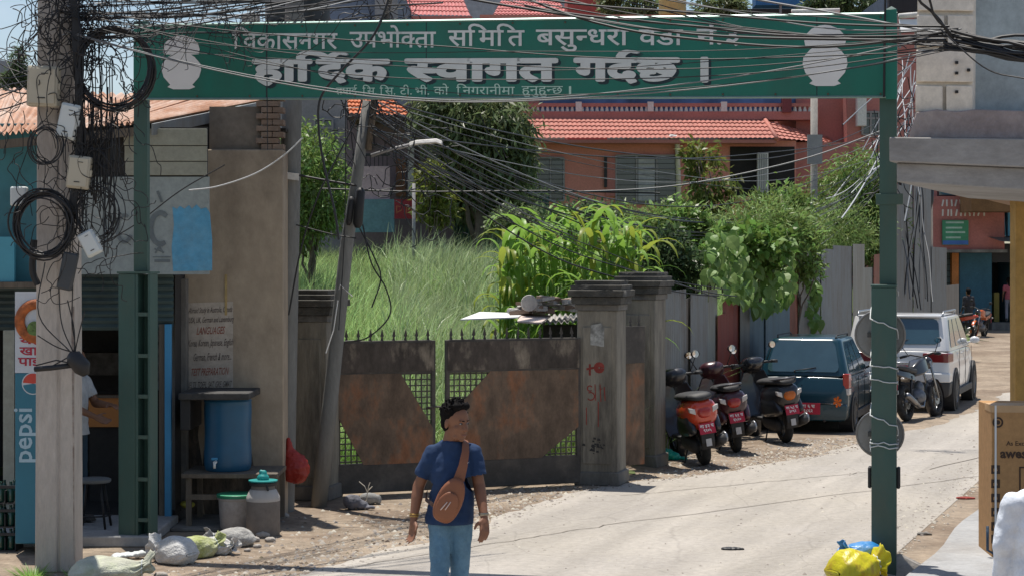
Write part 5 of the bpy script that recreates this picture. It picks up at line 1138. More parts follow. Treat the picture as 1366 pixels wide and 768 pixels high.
# ================================================================ background houses
HY = 70.0
house = thing('pink_house', 'salmon pink house with red tiled eave and white balustrade behind the field', 'house', (8, HY, 0))
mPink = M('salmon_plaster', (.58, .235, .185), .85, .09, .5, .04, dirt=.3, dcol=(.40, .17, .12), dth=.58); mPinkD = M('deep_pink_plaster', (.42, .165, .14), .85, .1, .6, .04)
mTile = M('red_roof_tile', (.41, .155, .12), .7, .22, 3, .08, dirt=.35, dcol=(.36, .13, .10), dth=.57, dscale=1.5); mGl = M('window_glass', (.05, .065, .07), .12, .3, 1.5, 0, spec=.8); mFrm = M('grey_window_frame', (.26, .25, .25), .6, .1); mCurt = M('pale_curtain', (.40, .40, .40), .9, .15, 6); mPW = M('offwhite_plaster', (.62, .60, .57), .85, .06)
def hb(px0, px1, py0, py1, Y0, Y1, name, mat, par=None, bevel=None):
    par = par or house; a, b = P(px0, py1, Y0), P(px1, py0, Y0); top = par
    while top.parent: top = top.parent
    return WB().box(a.x, b.x, Y0, Y1, a.z, b.z).build(name, mat, par, off=top.location, bevel=bevel)
hb(640, 1062, 188, 420, HY, HY+7, 'lower_wall', mPink); hb(640, 1062, 20, 150, HY+2.2, HY+7, 'upper_wall', mPink)
hb(1062, 1182, 132, 420, HY+2, HY+8, 'right_wing', mPinkD); hb(1130, 1250, 20, 270, HY+1, HY+1.9, 'right_bay', mPinkD)
hb(1061, 1130, 190, 300, HY+.6, HY+1.9, 'porch_wall', mPinkD)
def window(par, px0, px1, py0, py1, Y, cols, curtain=False, bars=True):
    top = par
    f_ = hb(px0, px1, py0, py1, Y-.02, Y+.04, 'window', mBlk, par)
    w_ = 3; 
    for k in range(cols):
        a = px0+(px1-px0)*k/cols+1.6; b = px0+(px1-px0)*(k+1)/cols-1.6
        hb(a, b, py0+2, py1-2, Y-.05, Y-.045, 'pane', mGl, f_)
        if curtain and k == 1: hb(a+1, b-1, py0+4, py1-3, Y-.068, Y-.06, 'curtain', mCurt, f_)
    m = WB(); o_ = top.location
    xs = [px0+(px1-px0)*k/cols for k in range(cols+1)]
    for x in xs: a, b = P(x-1.3, py1, Y), P(x+1.3, py0, Y); m.box(a.x, b.x, Y-.10, Y-.021, a.z, b.z)
    for y in (py0, py0+(py1-py0)*.28, py1): a, b = P(px0, y+1.2, Y), P(px1, y-1.2, Y); m.box(a.x, b.x, Y-.098, Y-.022, a.z, b.z)
    m.build('frame', mFrm, f_, off=o_)
    if bars:
        m = WB()
        for k in range(9): y = py0+(py1-py0)*(k+.5)/9; a, b = P(px0, y+.25, Y), P(px1, y-.25, Y); m.box(a.x, b.x, Y-.125, Y-.112, a.z, b.z)
        m.build('grille', mBlk, f_, off=o_)
window(house, 699, 752, 211, 268, HY, 3); window(house, 822, 903, 208, 272, HY, 3, True); window(house, 1150, 1172, 150, 180, HY+1, 2, bars=False); window(house, 1166, 1180, 205, 240, HY+1, 1, bars=False)
hb(808, 821, 211, 262, HY-.08, HY-.001, 'pilaster_panel', mPinkD); hb(806, 810, 209, 250, HY-.10, HY-.0015, 'iron_strip', mBlk)
hb(974, 1060, 196, 266, HY-.03, HY+.02, 'porch_shade_panel', M('deep_shade', (.02, .018, .018), .9)); hb(1011, 1025, 204, 262, HY-.5, HY-.2, 'porch_column', mPW)  # flat near-black panel: the porch's deep shade put into its colour
for k in range(4): hb(1012.5+k*3, 1014+k*3, 206, 260, HY-.53, HY-.501, 'column_fluting', mFrm)
hb(968, 1062, 262, 270, HY-.5, HY-.031, 'porch_step', mPinkD)
MB().tube([P(894, 183, HY-.75), P(902, 184, HY-.6), P(903.5, 190, HY-.15), P(906, 275, HY-.15)], .10, 8).build('drain_pipe', mPW, house, True, off=house.location)
# tiled eave with hip at the right
def tiles(q, nx, ny, name, mat, par, amp=.035, off=None):
    bl, br, tr, tl = [Vector(p) for p in q]; N = (br-bl).cross(tl-bl).normalized(); v = []; f = []; nu = nx*5; rows = []
    for j in range(ny):
        for e in (0, 1):
            t = (j+e)/ny
            rows.append([(bl*(1-s)+br*s)*(1-t)+(tl*(1-s)+tr*s)*t+N*((1-e)*.04+abs(math.sin(PI*s*nx))*amp+(.0 if e == 0 else -.005)) for s in [i/nu for i in range(nu+1)]])
    for r_ in rows: v += r_
    W_ = nu+1
    for j in range(len(rows)-1):
        for i in range(nu): a = j*W_+i; f.append((a, a+1, a+W_+1, a+W_))
    o = mesh_obj(name, [p-(off or Vector()) for p in v], f, mat, par, True); o.data.set_sharp_from_angle(angle=math.radians(45)); return o
E0 = Vector((0, -1.0, 0)); e0, e1, e2, e3 = P(640, 186, HY-.9), P(1036, 186, HY-.9), P(1020, 161, HY+1.4), P(640, 158, HY+1.4)
tiles((e0, e1, e2, e3), 62, 5, 'tiled_eave', mTile, house, off=house.location)
tiles((P(1036, 186, HY-.9), P(1112, 193, HY+1.5), P(1104, 184, HY+2.1), P(1020, 161, HY+1.4)), 12, 5, 'tiled_eave', mTile, house, off=house.location)
MB().tube([P(1036, 185, HY-.92), P(1020, 159.5, HY+1.4)], .09, 8).build('hip_ridge', mTile, house, True, off=house.location)
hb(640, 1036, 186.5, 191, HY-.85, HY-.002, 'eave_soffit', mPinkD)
hb(640, 1092, 149, 160, HY+1.38, HY+2.19, 'terrace_slab', mPinkD)
hb(640, 1092, 138, 142.5, HY+1.4, HY+1.7, 'balustrade_rail', mPinkD)
bl0 = None
for k, px in enumerate(np.arange(704, 1088, 6.6)):
    if bl0 is None:
        pts = [(.045, 0), (.07, .03), (.05, .10), (.085, .20), (.05, .33), (.045, .40)]; zz0 = P(0, 149, HY+1.5).z; zz1 = P(0, 142.6, HY+1.5).z; sc = (zz1-zz0+.23)/.40
        bl0 = MB().lathe([(r, z*sc) for r, z in pts], 8, cap=False).build('baluster', mPW, house, True); bl0.location = (P(px, 0, HY+1.5).x-8, 1.5, zz0-.0-.2)
    else: link('baluster', bl0.data, house, (P(px, 0, HY+1.5).x-8, 1.5, zz0-.2))
for px in (768, 864, 962): hb(px, px+8, 136, 149, HY+1.35, HY+1.75, 'baluster_post', mPW)
hb(1044, 1056, 130, 150, HY+1.2, HY+1.6, 'baluster_post', M('maroon_post', (.16, .04, .045), .7)); hb(1144, 1156, 130, 168, HY+.3, HY+.7, 'white_pier', mPW); hb(720, 1120, 112, 149, HY+2.15, HY+2.19, 'shaded_doors', M('blue_doors', (.10, .15, .28), .6, .8, .5, 0))
# other houses
def block(label, name, px0, px1, py0, py1, Y, D, mat, rz=0, cat='house'):
    t = thing(name, label, cat, (P((px0+px1)/2, 0, Y).x, Y, 0)); hb(px0, px1, py0, py1, Y, Y+D, 'wall', mat, t); return t
mGreyC = M('grey_block_wall', (.27, .26, .265), .9, .12, .8, .1, dirt=.5, dcol=(.19, .19, .20), dth=.56); mBG = M('slate_blue_wall', (.15, .18, .24), .85, .08, .6, .03)
g = block('bare grey concrete house with dark water tanks on its roof behind the sign', 'concrete_house', 322, 470, 30, 400, 50, 8, mGreyC)
hb(322, 345, 19, 29.5, 50, 50.3, 'parapet', mGreyC, g); hb(386, 402, -10, 29.5, 49.8, 50.3, 'roof_column', mGreyC, g, .02); hb(395, 470, 92, 96, 49.7, 49.99, 'floor_band', mGreyC, g)
window(g, 420, 444, 160, 200, 50, 2, bars=False)
m = WB()
for k in range(7): x = 330+k*4; a = P(x, 29, 49.9); b = P(x+.9, 14, 49.9); m.box(a.x, b.x, 49.9, 49.93, a.z, b.z)
a, b = P(329, 15, 49.9), P(356, 13.5, 49.9); m.box(a.x, b.x, 49.935, 49.96, a.z, b.z); m.build('railing', mPW, g, off=g.location)
mTank = M('black_tank', (.03, .035, .038), .45, .1, 3, .02)
def tank(px, py, Y, r, h, mat, label, legs=.2):
    t = thing('water_tank', label, 'water tank', P(px, py, Y)); o = MB().lathe([(r*.9, 0), (r, .04)]+[(r*(1+.03*(k % 2)), h*(.08+.1*k)) for k in range(8)]+[(r*.9, h*.88), (r*.45, h*.98), (r*.3, h), (r*.28, h*1.05), (.01, h*1.06)], 24).build('tank_body', mat, t, angle=40)
    m = MB()
    for a in range(4): x, y = math.cos(a*PI/2+.7)*r*.75, math.sin(a*PI/2+.7)*r*.75; m.box(x-.03, x+.03, y-.03, y+.03, -legs, -.001)
    m.build('tank_stand', mFrm, t); return t
tank(372, 31, 51, .38, .85, mTank, 'black water tank left of the grey column above the sign', .02); tank(420, 31, 51, .42, .80, mTank, 'black water tank right of the grey column above the sign', .02)
b_ = block('slate blue wall of a taller house above the sign', 'blue_house', 424, 530, -30, 320, 58, 8, mBG); hb(500, 530, -30, 120, 57.8, 57.99, 'white_band', mGreyC, b_)
mOr = M('orange_roof_tile', (.50, .15, .06), .7, .2, 3, .05)
o_ = block('small mauve house with an orange tiled roof and a pink balcony', 'small_house', 462, 604, 140, 380, 46, 6, M('mauve_wall', (.20, .155, .175), .85, .1, 1, .05))
tiles((P(466, 154, 44.6), P(554, 157, 44.6), P(520, 131, 46.4), P(462, 128, 46.4)), 14, 5, 'tiled_roof', mOr, o_, .03, off=o_.location)
hb(466, 552, 156.5, 160, 44.65, 45.99, 'roof_soffit', M('dark_timber', (.07, .045, .035), .8), o_); hb(470, 520, 222, 268, 44.9, 45.1, 'balcony_wall', M('pale_pink_wall', (.46, .34, .36), .85), o_); hb(470, 520, 205, 208, 44.9, 45, 'balcony_rail', mBlk, o_)
for k in range(9): hb(471+k*5.6, 472+k*5.6, 208.1, 221.9, 44.92, 44.95, 'rail_post', mBlk, o_)
hb(470, 526, 266, 310, 44.8, 44.89, 'teal_base', M('pale_teal', (.13, .24, .27), .8), o_)
for k in range(3): hb(528+k*17, 541+k*17, 212, 262, 45.9, 45.99, 'door', M('brown_door', (.20, .09, .045), .6, .15), o_)
hb(476, 496, 165, 200, 45.9, 45.99, 'window_opening', mGl, o_); hb(544, 552, 160, 262, 45.7, 45.89, 'porch_column', mPW, o_)
rs = thing('red_banner', 'small red banner hanging on the far field wall', 'banner', P(540, 292, 43)); a, b = P(526, 292, 43), P(556, 266, 43)
MB().box(a.x-rs.location.x, b.x-rs.location.x, 0, .02, 0, b.z-a.z).build('cloth', M('banner_red', (.24, .02, .03), .7), rs); m = MB(); [strip2(m, [Vector((a-.27, -.003-k*3e-4, b)) for a, b in q], .03) for k, q in enumerate(([(.08, .12), (.08, .30), (.17, .28), (.19, .20), (.08, .14)], [(.30, .12), (.32, .29), (.37, .20), (.42, .29), (.43, .12)]))]; m.build('faded_marks', M('banner_orange', (.38, .12, .06), .7), rs)
tw = thing('tin_wall', 'green tin boundary wall at the back of the field under the mango tree', 'wall', P(590, 300, 47)-Vector((0, 0, 1)))
for k in range(9):
    a = P(592+k*15.5, 310, 47+.04*(k % 2)); b = P(592+(k+1)*15.5+1, 262+random.uniform(-2, 2), 47+.04*(k % 2)); zb = a.z-.8
    corr((a.x-tw.location.x, a.y-47, zb-tw.location.z), (b.x-tw.location.x, a.y-47, zb-tw.location.z), (b.x-tw.location.x, a.y-47, b.z-tw.location.z), (a.x-tw.location.x, a.y-47, b.z-tw.location.z), 4, .015).build('tin_sheet', M('green_tin', (.07, .13, .12), .6, .15, 2, .04), tw, angle=60)
# roofs above the sign
r1 = block('pale house with two red tiled gable roofs showing above the sign', 'tiled_house', 536, 762, 26, 330, 96, 9, M('buff_wall', (.40, .36, .31), .85))
tiles((P(532, 21, 94.5), P(628, 23, 94.5), P(612, -14, 98), P(548, -14, 98)), 18, 6, 'tiled_roof', M('pink_red_tile', (.46, .15, .14), .7, .2, 3, .05), r1, .05, off=r1.location); tiles((P(656, 24, 94.5), P(762, 24, 94.5), P(745, 2, 98), P(668, 2, 98)), 20, 6, 'tiled_roof', MATS['pink_red_tile'], r1, .05, off=r1.location)
hb(530, 630, 22, 26, 94.4, 95.9, 'red_fascia', mPinkD, r1); hb(654, 764, 24.5, 28, 94.4, 95.9, 'red_fascia', mPinkD, r1)
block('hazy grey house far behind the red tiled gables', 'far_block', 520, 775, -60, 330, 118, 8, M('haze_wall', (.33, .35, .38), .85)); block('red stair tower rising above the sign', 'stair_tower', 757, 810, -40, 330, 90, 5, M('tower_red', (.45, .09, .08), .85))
bb = block('dark house with a blue metal roof above the right part of the sign', 'blue_roof_house', 985, 1222, 12, 330, 98, 8, M('dark_brown_wall', (.05, .05, .055), .85)); hb(1008, 1102, -30, 7, 96.5, 97.9, 'blue_roof', M('roof_blue', (.03, .14, .33), .5), bb)
for px in (1040, 1080, 1115): hb(px, px+3, 7.1, 40, 96.6, 96.8, 'roof_post', mFrm, bb)
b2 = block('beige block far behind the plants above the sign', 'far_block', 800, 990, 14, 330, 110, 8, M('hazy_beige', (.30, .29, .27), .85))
tank(897, 22, 84, .62, .9, M('yellow_tank', (.50, .38, .14), .5), 'pale yellow water tank above the sign', .4)
def solar(px0, px1, py0, py1, Y, label):
    a, b = P(px0, py1, Y), P(px1, py0, Y); t = thing('solar_heater', label, 'solar heater', a); w_ = b.x-a.x; h_ = b.z-a.z
    m = MB(); m.tube([(0, 0, h_), (w_, 0, h_+.05)], .09, 10); m.build('tank_tube', mPW, t, smooth=True); MB().prism([(0, -.3, 0), (w_, -.3, 0), (w_, 0, h_-.1), (0, 0, h_-.1)], (0, .03, .0)).build('collector', mWhite, t); MB().box(.02, .08, 0, .1, -.5, h_-.05).box(w_-.08, w_-.02, 0, .1, -.5, h_-.05).build('stand', mFrm, t)
solar(1056, 1120, 16, 27, 72, 'white solar water heater above the right end of the sign'); solar(1199, 1224, 22, 44, 60, 'white solar water heater between the post and the block pilaster')
rh = block('terracotta and blue house glimpsed between the green post and the corner building', 'terrace_house', 1186, 1242, -10, 420, 78, 6, M('dusky_blue_wall', (.07, .11, .16), .85)); hb(1186, 1242, 70, 83, 77.6, 77.99, 'red_balcony', mPinkD, rh); hb(1186, 1242, -10, 16, 77.5, 77.9, 'dark_eave', mBlk, rh)
# roofs at the far left
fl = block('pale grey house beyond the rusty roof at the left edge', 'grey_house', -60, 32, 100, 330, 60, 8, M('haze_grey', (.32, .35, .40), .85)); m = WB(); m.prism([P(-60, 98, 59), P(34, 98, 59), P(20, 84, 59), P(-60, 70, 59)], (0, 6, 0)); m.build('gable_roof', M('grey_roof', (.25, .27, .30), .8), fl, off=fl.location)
# shops at the far end of the street
SY = 72.0
shp = thing('far_shops', 'row of far shops with a pink balcony, roller shutter, orange pillar and blue wall', 'building', (P(1300, 0, SY).x, SY, 0))
hb(1236, 1340, 262, 333, SY-1.2, SY+6, 'balcony_wall', M('dusty_pink', (.42, .16, .14), .85, .12, 1.2, .04, dirt=.4, dcol=(.3, .14, .12)), shp); hb(1232, 1344, 333, 337, SY-1.4, SY+6, 'floor_slab', mConcD, shp)
hb(1236, 1269, 337.5, 444, SY, SY+5, 'roller_shutter', mShut, shp)
for k in range(12): hb(1238, 1268, 345+k*8, 346+k*8, SY-.05, SY-.001, 'shutter_slat', mBlk, shp)
hb(1270, 1279, 337.5, 443, SY-.3, SY+.3, 'orange_pillar', M('orange_paint', (.50, .18, .05), .7), shp); hb(1280, 1323, 337.5, 442, SY, SY+5, 'blue_wall', M('shop_blue', (.045, .14, .20), .7, .15, 2), shp)
hb(1323.5, 1362, 325, 350, SY, SY+5, 'lintel', mBlk, shp); hb(1358, 1480, 325, 444, SY, SY+5, 'end_wall', mTeal, shp); hb(1323.5, 1480, 430, 444, SY-1, SY-.01, 'door_step', mConcD, shp)
hb(1323.5, 1358, 350.5, 430, SY+3, SY+3.1, 'shop_back', mDark, shp); hb(1326, 1333, 390, 430, SY+.5, SY+1, 'goods_stack', M('goods_yellow', (.30, .24, .06), .7), shp)
hb(1344.5, 1480, 281, 315, SY-1, SY+4, 'sky_blue_balcony', M('balcony_blue', (.09, .33, .52), .6), shp); hb(1344.5, 1480, 281, 284, SY-1.1, SY-1.001, 'balcony_rim', mWhite, shp); m = WB(); m.prism([P(1318, 316, SY-1.2), P(1480, 326, SY-2.2), P(1480, 331, SY-2.2), P(1335, 322, SY-2.2)], (0, 1.6, .2)); m.build('tin_awning', mTin, shp, off=shp.location)
hb(1250, 1480, 150, 262, SY+.5, SY+5, 'upper_wall', M('dark_upper', (.055, .06, .07), .9, .4, 1), shp); hb(1256, 1294, 238, 260, SY-.5, SY-.1, 'teal_shutter', M('teal_shutter', (.04, .18, .22), .6), shp)
hb(1296, 1420, 247, 282, SY-3, SY-.5, 'brown_awning', M('brown_awning', (.16, .085, .035), .85), shp)
m = WB()
for k in range(10):
    for j in range(2): a = P(1258+k*6+random.uniform(-1, 1), 284-j*13, SY-1.21); m.cbox(a, (.06, .02, .26), (0, random.uniform(-.3, .3), 0))
m.build('white_scrawl', mPW, shp, off=shp.location)
hs = thing('hanging_board', 'green and blue painted board on the pink balcony of the far shop', 'sign', P(1273, 300, SY-1.26)); a, b = P(1257, 327, SY-1.3), P(1292, 294, SY-1.3)
MB().box(a.x-hs.location.x, b.x-hs.location.x, -.05, 0, a.z-hs.location.z, b.z-hs.location.z).build('board', M('board_green', (.05, .24, .13), .6), hs)
m = MB()
for k, (c, w_) in enumerate(((297, 24), (304, 22), (310, 26), (317, 20))): p = P(1262, c+1.2, SY-1.36); q = P(1262+w_, c-1.2, SY-1.36); m.box(p.x-hs.location.x, q.x-hs.location.x, -.053, -.0505, p.z-hs.location.z, q.z-hs.location.z)
m.build('faded_lines', M('faded_green_lettering', (.35, .5, .42), .7), hs); p = P(1257.5, 326.5, SY-1.3); q = P(1291.5, 321, SY-1.3); MB().box(p.x-hs.location.x, q.x-hs.location.x, -.055, -.0505, p.z-hs.location.z, q.z-hs.location.z).build('blue_band', M('band_blue', (.05, .14, .40), .6), hs)

# ================================================================ vegetation
def leafmat(name, c, tr=.42, isl=.45): return M(name, c, .42, .25, 1.2, 0, trans=tr, island=isl, spec=.35)
mLfMango = leafmat('mango_leaf', (.15, .19, .085)); mLfL = leafmat('light_leaf', (.19, .28, .075)); mLfD = leafmat('dark_leaf', (.085, .13, .055)); mLfY = leafmat('yellow_leaf', (.17, .20, .045)); mLfV = leafmat('vine_leaf', (.16, .27, .06), .3, .35); mLfG = leafmat('feathery_leaf', (.25, .34, .11)); mBark = M('bark', (.13, .105, .08), .9, .25, 5, .25, 20)
mGrass = M('grass_blade', (.36, .48, .19), .45, .42, .42, 0, trans=.45, island=.4, spec=.3); mCorn = leafmat('maize_leaf', (.24, .40, .07), .45, .25); mCornY = leafmat('maize_leaf_yellow', (.28, .33, .05), .5, .3)
def leaves(n, blobs, L, Wd, droop=.4, shell=.5, seed=1, sub=None):
    """n leaf quads through ellipsoid blobs; every leaf a small folded diamond"""
    g_ = np.random.default_rng(seed); vol = np.array([b[1][0]*b[1][1]*b[1][2] for b in blobs])**.8; pick = g_.choice(len(blobs), n, p=vol/vol.sum())
    C = np.array([b[0] for b in blobs])[pick]; R = np.array([b[1] for b in blobs])[pick]
    # clumps: many small clump centres within each blob
    ncl = max(8, n//38); cd = g_.normal(size=(ncl, 3)); cd /= np.linalg.norm(cd, axis=1)[:, None]; cd *= (g_.random(ncl)**(1/3)*(1-shell)+shell)[:, None]
    k = g_.integers(0, ncl, n); p = C+R*cd[k]*(.75+.5*g_.random(ncl))[k][:, None]+g_.normal(size=(n, 3))*R.mean(1)[:, None]*.17
    out = (p-C)/R; out /= np.linalg.norm(out, axis=1)[:, None]+1e-6
    d = g_.normal(size=(n, 3))*.7+out*.6; d[:, 2] -= droop; d /= np.linalg.norm(d, axis=1)[:, None]
    s = np.cross(d, g_.normal(size=(n, 3))+np.array([0, 0, 1.2])); s /= np.linalg.norm(s, axis=1)[:, None]+1e-6; nn = np.cross(s, d)
    l = (L*(.65+.7*g_.random(n)))[:, None]; w_ = l*Wd/L*.5
    v = np.stack([p, p+d*l*.45+s*w_+nn*w_*.25, p+d*l-nn*l*.12, p+d*l*.45-s*w_+nn*w_*.25], 1).reshape(-1, 3)
    return v, np.arange(4*n).reshape(-1, 4)
def limb(m, a, b, ra, rb, j=.1, n=6):
    a, b = Vector(a), Vector(b); pts = [a.lerp(b, i/n)+Vector((random.uniform(-j, j), random.uniform(-j, j), 0))*(0 < i < n) for i in range(n+1)]; m.tube(pts, [ra+(rb-ra)*i/n for i in range(n+1)], 7); return pts
def tree(name, label, cat, base, blobs, n, L, Wd, mat, trunk_r=.09, group=None, droop=.4, shell=.5, seed=1, nl=5):
    base = Vector(base); t = thing(name, label, cat, base, 0, group); m = MB(); c0 = Vector(blobs[0][0])
    tp = limb(m, (0, 0, -.1), (c0-base)*.75, trunk_r, trunk_r*.55)
    r = random.Random(seed)
    for i in range(nl):
        b = blobs[i % len(blobs)]; q = tp[r.randint(2, 5)]; e = Vector(b[0])-base+Vector([r.uniform(-.7, .7)*x for x in b[1]]); limb(m, q, e, trunk_r*.45, .012, .06)
    m.build('trunk', mBark, t, smooth=True)
    v, f = leaves(n, blobs, L, Wd, droop, shell, seed); np_mesh('crown', v-np.array(base), f, mat, t); return t
def B(px, py, Y, rx, rz, ry=None): c = P(px, py, Y); k = Y/F; return (tuple(c), (rx*k, (ry or (rx+rz)/2*k*1.0), rz*k))
def gb(px, Y): x = (px-683)*Y/F; return (x, Y, hgt(x, Y))
tree('mango_tree', 'large drooping leafed tree in front of the pink house', 'tree', gb(640, 44), [B(640, 175, 44, 62, 52), B(600, 150, 44, 42, 40), B(672, 215, 44, 34, 42), B(640, 250, 44.5, 50, 34), B(600, 130, 45, 45, 30)], 13000, .26, .065, mLfMango, .16, droop=.9, shell=.55, seed=3, nl=9)
tree('bushy_tree', 'light leafed tree between the beige wall and the leaning pole', 'tree', gb(412, 34), [B(415, 215, 34, 34, 45), B(432, 262, 34, 34, 40), B(402, 290, 34, 40, 40), B(395, 240, 35, 30, 60)], 9000, .13, .04, mLfL, .07, droop=.7, seed=4)
tree('yellow_bush', 'narrow yellow green bush beside the dark garden corner', 'bush', gb(578, 42), [B(572, 255, 42, 17, 34), B(588, 278, 42, 18, 22)], 1700, .16, .05, mLfY, .03, seed=5)
tree('dark_bush', 'dark bush in the shade under the mango tree', 'bush', gb(650, 45.5), [B(650, 262, 45.5, 60, 26)], 3500, .2, .06, mLfD, .05, seed=6)
tree('conifer', 'small dark tree beyond the rusty roof at the left edge', 'tree', gb(22, 52), [B(23, 105, 52, 14, 22), B(24, 80, 52, 8, 18), B(10, 115, 52, 16, 14)], 2600, .18, .03, mLfD, .06, seed=7)
for i, (px, py, rx, rz, n) in enumerate(((1130, 5, 55, 18, 3000), (1185, 18, 34, 26, 2200), (840, 6, 34, 18, 2000), (960, 8, 30, 18, 1800))):
    tree('rooftop_tree', ('wide dark tree above the right end of the sign', 'dark tree behind the top of the right green post', 'twiggy tree between the red tower and the yellow tank', 'twiggy tree right of the yellow tank above the sign')[i], 'tree', gb(px, 86+i), [B(px, py, 86+i, rx, rz)], n, .35, .1, (mLfD, mLfD, mLfMango, mLfMango)[i], .1, 'trees above the sign', seed=10+i)
tree('slender_tree', 'slender sparse tree standing before the pink house wall', 'tree', gb(948, 35), [B(948, 235, 35, 30, 42), B(958, 300, 35, 36, 34), B(935, 205, 35, 22, 16)], 1500, .16, .06, mLfY, .045, droop=.5, shell=.3, seed=20, nl=9)
tree('bamboo_clump', 'dense fine leafed bush between the pink house and the right green post', 'bush', gb(1125, 46), [B(1130, 275, 46, 52, 55), B(1150, 235, 46, 36, 34), B(1080, 300, 46, 50, 38), B(1165, 300, 46, 40, 55)], 15000, .17, .03, mLfL, .06, droop=.8, shell=.45, seed=21, nl=10)
for i, (px, py, Y, rx, rz, n, mt) in enumerate(((905, 300, 31, 40, 32, 3300, mLfL), (985, 330, 30, 45, 36, 3200, mLfL), (1040, 285, 34, 40, 30, 3000, mLfL), (890, 350, 28, 36, 40, 2600, mLfD), (780, 290, 36, 60, 16, 2600, mLfD), (700, 295, 38, 50, 14, 2000, mLfMango), (1060, 330, 33, 34, 40, 2200, mLfL), (930, 318, 32, 60, 34, 3600, mLfG), (1010, 300, 33, 60, 34, 3600, mLfG), (1105, 305, 41, 66, 34, 4200, mLfG), (860, 305, 33, 44, 22, 2400, mLfG))):
    tree('shrub', ('pale shrub below the big window of the pink house', 'shrub rising behind the climbing vine', 'shrub at the foot of the pink porch', 'dark shrub behind the moss topped pillar', 'low dark shrubs behind the maize', 'low shrub at the far left end of the maize', 'shrub behind the tall rusty red fence sheet', 'thin twiggy shrub around the stem of the slender tree', 'thin twiggy shrub in front of the pink porch', 'feathery shrub above the tall grey fence sheets', 'feathery shrub just right of the maize')[i], 'shrub', gb(px, Y), [B(px, py, Y, rx, rz), B(px+rx*.5, py+rz*.4, Y, rx*.6, rz*.7), B(px-rx*.5, py+rz*.5, Y+.4, rx*.6, rz*.6)], n, .13 if mt is not mLfG else .16, .05 if mt is not mLfG else .022, mt, .03, 'shrubs along the right side of the field', seed=30+i, shell=.15, droop=.1)
# broad leaved vine spilling over the fence: large leaves are parts of their own
vine = thing('climbing_vine', 'broad leafed vine spilling over the tin fence above the parked scooters', 'vine', (fx(28), 28.1, 2.0))
def bleaf(L, w_):
    m = MB(); rows = []
    for i, (t, k) in enumerate(((0, .15), (.18, .85), (.45, 1), (.75, .62), (1, .04))): z = -.25*t*t*L; rows.append([Vector((-w_*k, t*L, z+.18*w_*k)), Vector((0, t*L, z)), Vector((w_*k, t*L, z+.18*w_*k))])
    v = [p for r_ in rows for p in r_]; f = [(i*3+j, i*3+j+1, i*3+j+4, i*3+j+3) for i in range(4) for j in range(2)]
    return v, f
vl = []
for k in range(3): v, f = bleaf(.17+.03*k, .075+.01*k); me = bpy.data.meshes.new('leaf'); me.from_pydata([tuple(p) for p in v], [], f); me.materials.append((mLfV, mLfV, mLfL)[k]); vl.append(me)
r = random.Random(9)
for i in range(270):
    px = r.uniform(945, 1058) if i > 40 else r.uniform(1076, 1092); top = 305 if px < 1000 else 318; bot = interp(px, [(945, 365), (965, 385), (1000, 408), (1035, 415), (1058, 392), (1076, 430), (1092, 430)]); tp_ = top if px < 1070 else 372
    py = tp_+(bot-tp_)*r.random()**.9; Y = ypx(px)-.15-r.random()*.45-(.3 if py > 360 else 0) if px < 1070 else ypx(px)-.15; o = link('leaf', vl[r.randint(0, 2)], vine, P(px, py, Y)-vine.location, (r.uniform(-1.5, -.4), r.uniform(-.5, .5), r.uniform(2.2, 4.1)))
    s = r.uniform(.7, 1.3); o.scale = (s, s, s)
m = MB()
for i in range(16): px = r.uniform(950, 1055); m.tube([P(px, r.uniform(300, 330), ypx(px)+.2)-vine.location, P(px+r.uniform(-12, 12), 360, ypx(px)-.25)-vine.location, P(px+r.uniform(-15, 15), r.uniform(375, 405), ypx(px)-.4)-vine.location], .006, 4)
m.tube([P(1079, 372, ypx(1079)-.1)-vine.location, P(1086, 425, ypx(1086)-.1)-vine.location], .005, 4)
m.build('stem', M('vine_stem', (.12, .14, .05), .7), vine)
v, f = leaves(1500, [B(1005, 335, 29.3, 48, 30)], .15, .1, .3, .4, 44); np_mesh('foliage', v-np.array(vine.location), f, mLfV, vine)
# maize: each plant its own thing
def cleaf(L, w_, bend):
    v = []; f = []; x = z = 0.0; a = math.radians(66); n = 8
    for i in range(n+1):
        t = i/n; k = w_*min(1, (.35+t*2.2))*(1-t**2.2)*.5+.001; v += [Vector((x, -k, z+.25*k)), Vector((x, 0, z)), Vector((x, k, z+.25*k))]; x += L/n*math.cos(a); z += L/n*math.sin(a); a -= bend/n*(1+t)
    for i in range(n):
        for j in range(2): q = i*3+j; f.append((q, q+1, q+4, q+3))
    return v, f
CM = []
for k, (L, w_, bd) in enumerate(((.80, .115, 1.7), (.72, .11, 2.2), (.62, .09, 1.3), (.85, .12, 1.9), (.70, .105, 2.6))):
    for mt in (mCorn, mCornY):
        v, f = cleaf(L, w_, bd); me = bpy.data.meshes.new('leaf'); me.from_pydata([tuple(p) for p in v], [], f); me.materials.append(mt); me.polygons.foreach_set('use_smooth', [True]*len(me.polygons)); CM.append(me)
stk = MB(); stk.tube([(0, 0, 0), (.01, 0, .8), (0, .01, 1.6), (.01, 0, 2.1)], [.018, .016, .012, .006], 6); stk_me = stk.build('stalk', mCorn).data; bpy.data.objects.remove(bpy.data.objects['stalk'])
r = random.Random(12); cps = []
for i in range(64):
    px = 668+(i*37 % 192)+r.uniform(-4, 4); Y = 24.6+(i % 5)*.75+r.uniform(-.2, .2); x = (px-683)*Y/F
    cps.append((x, Y, px))
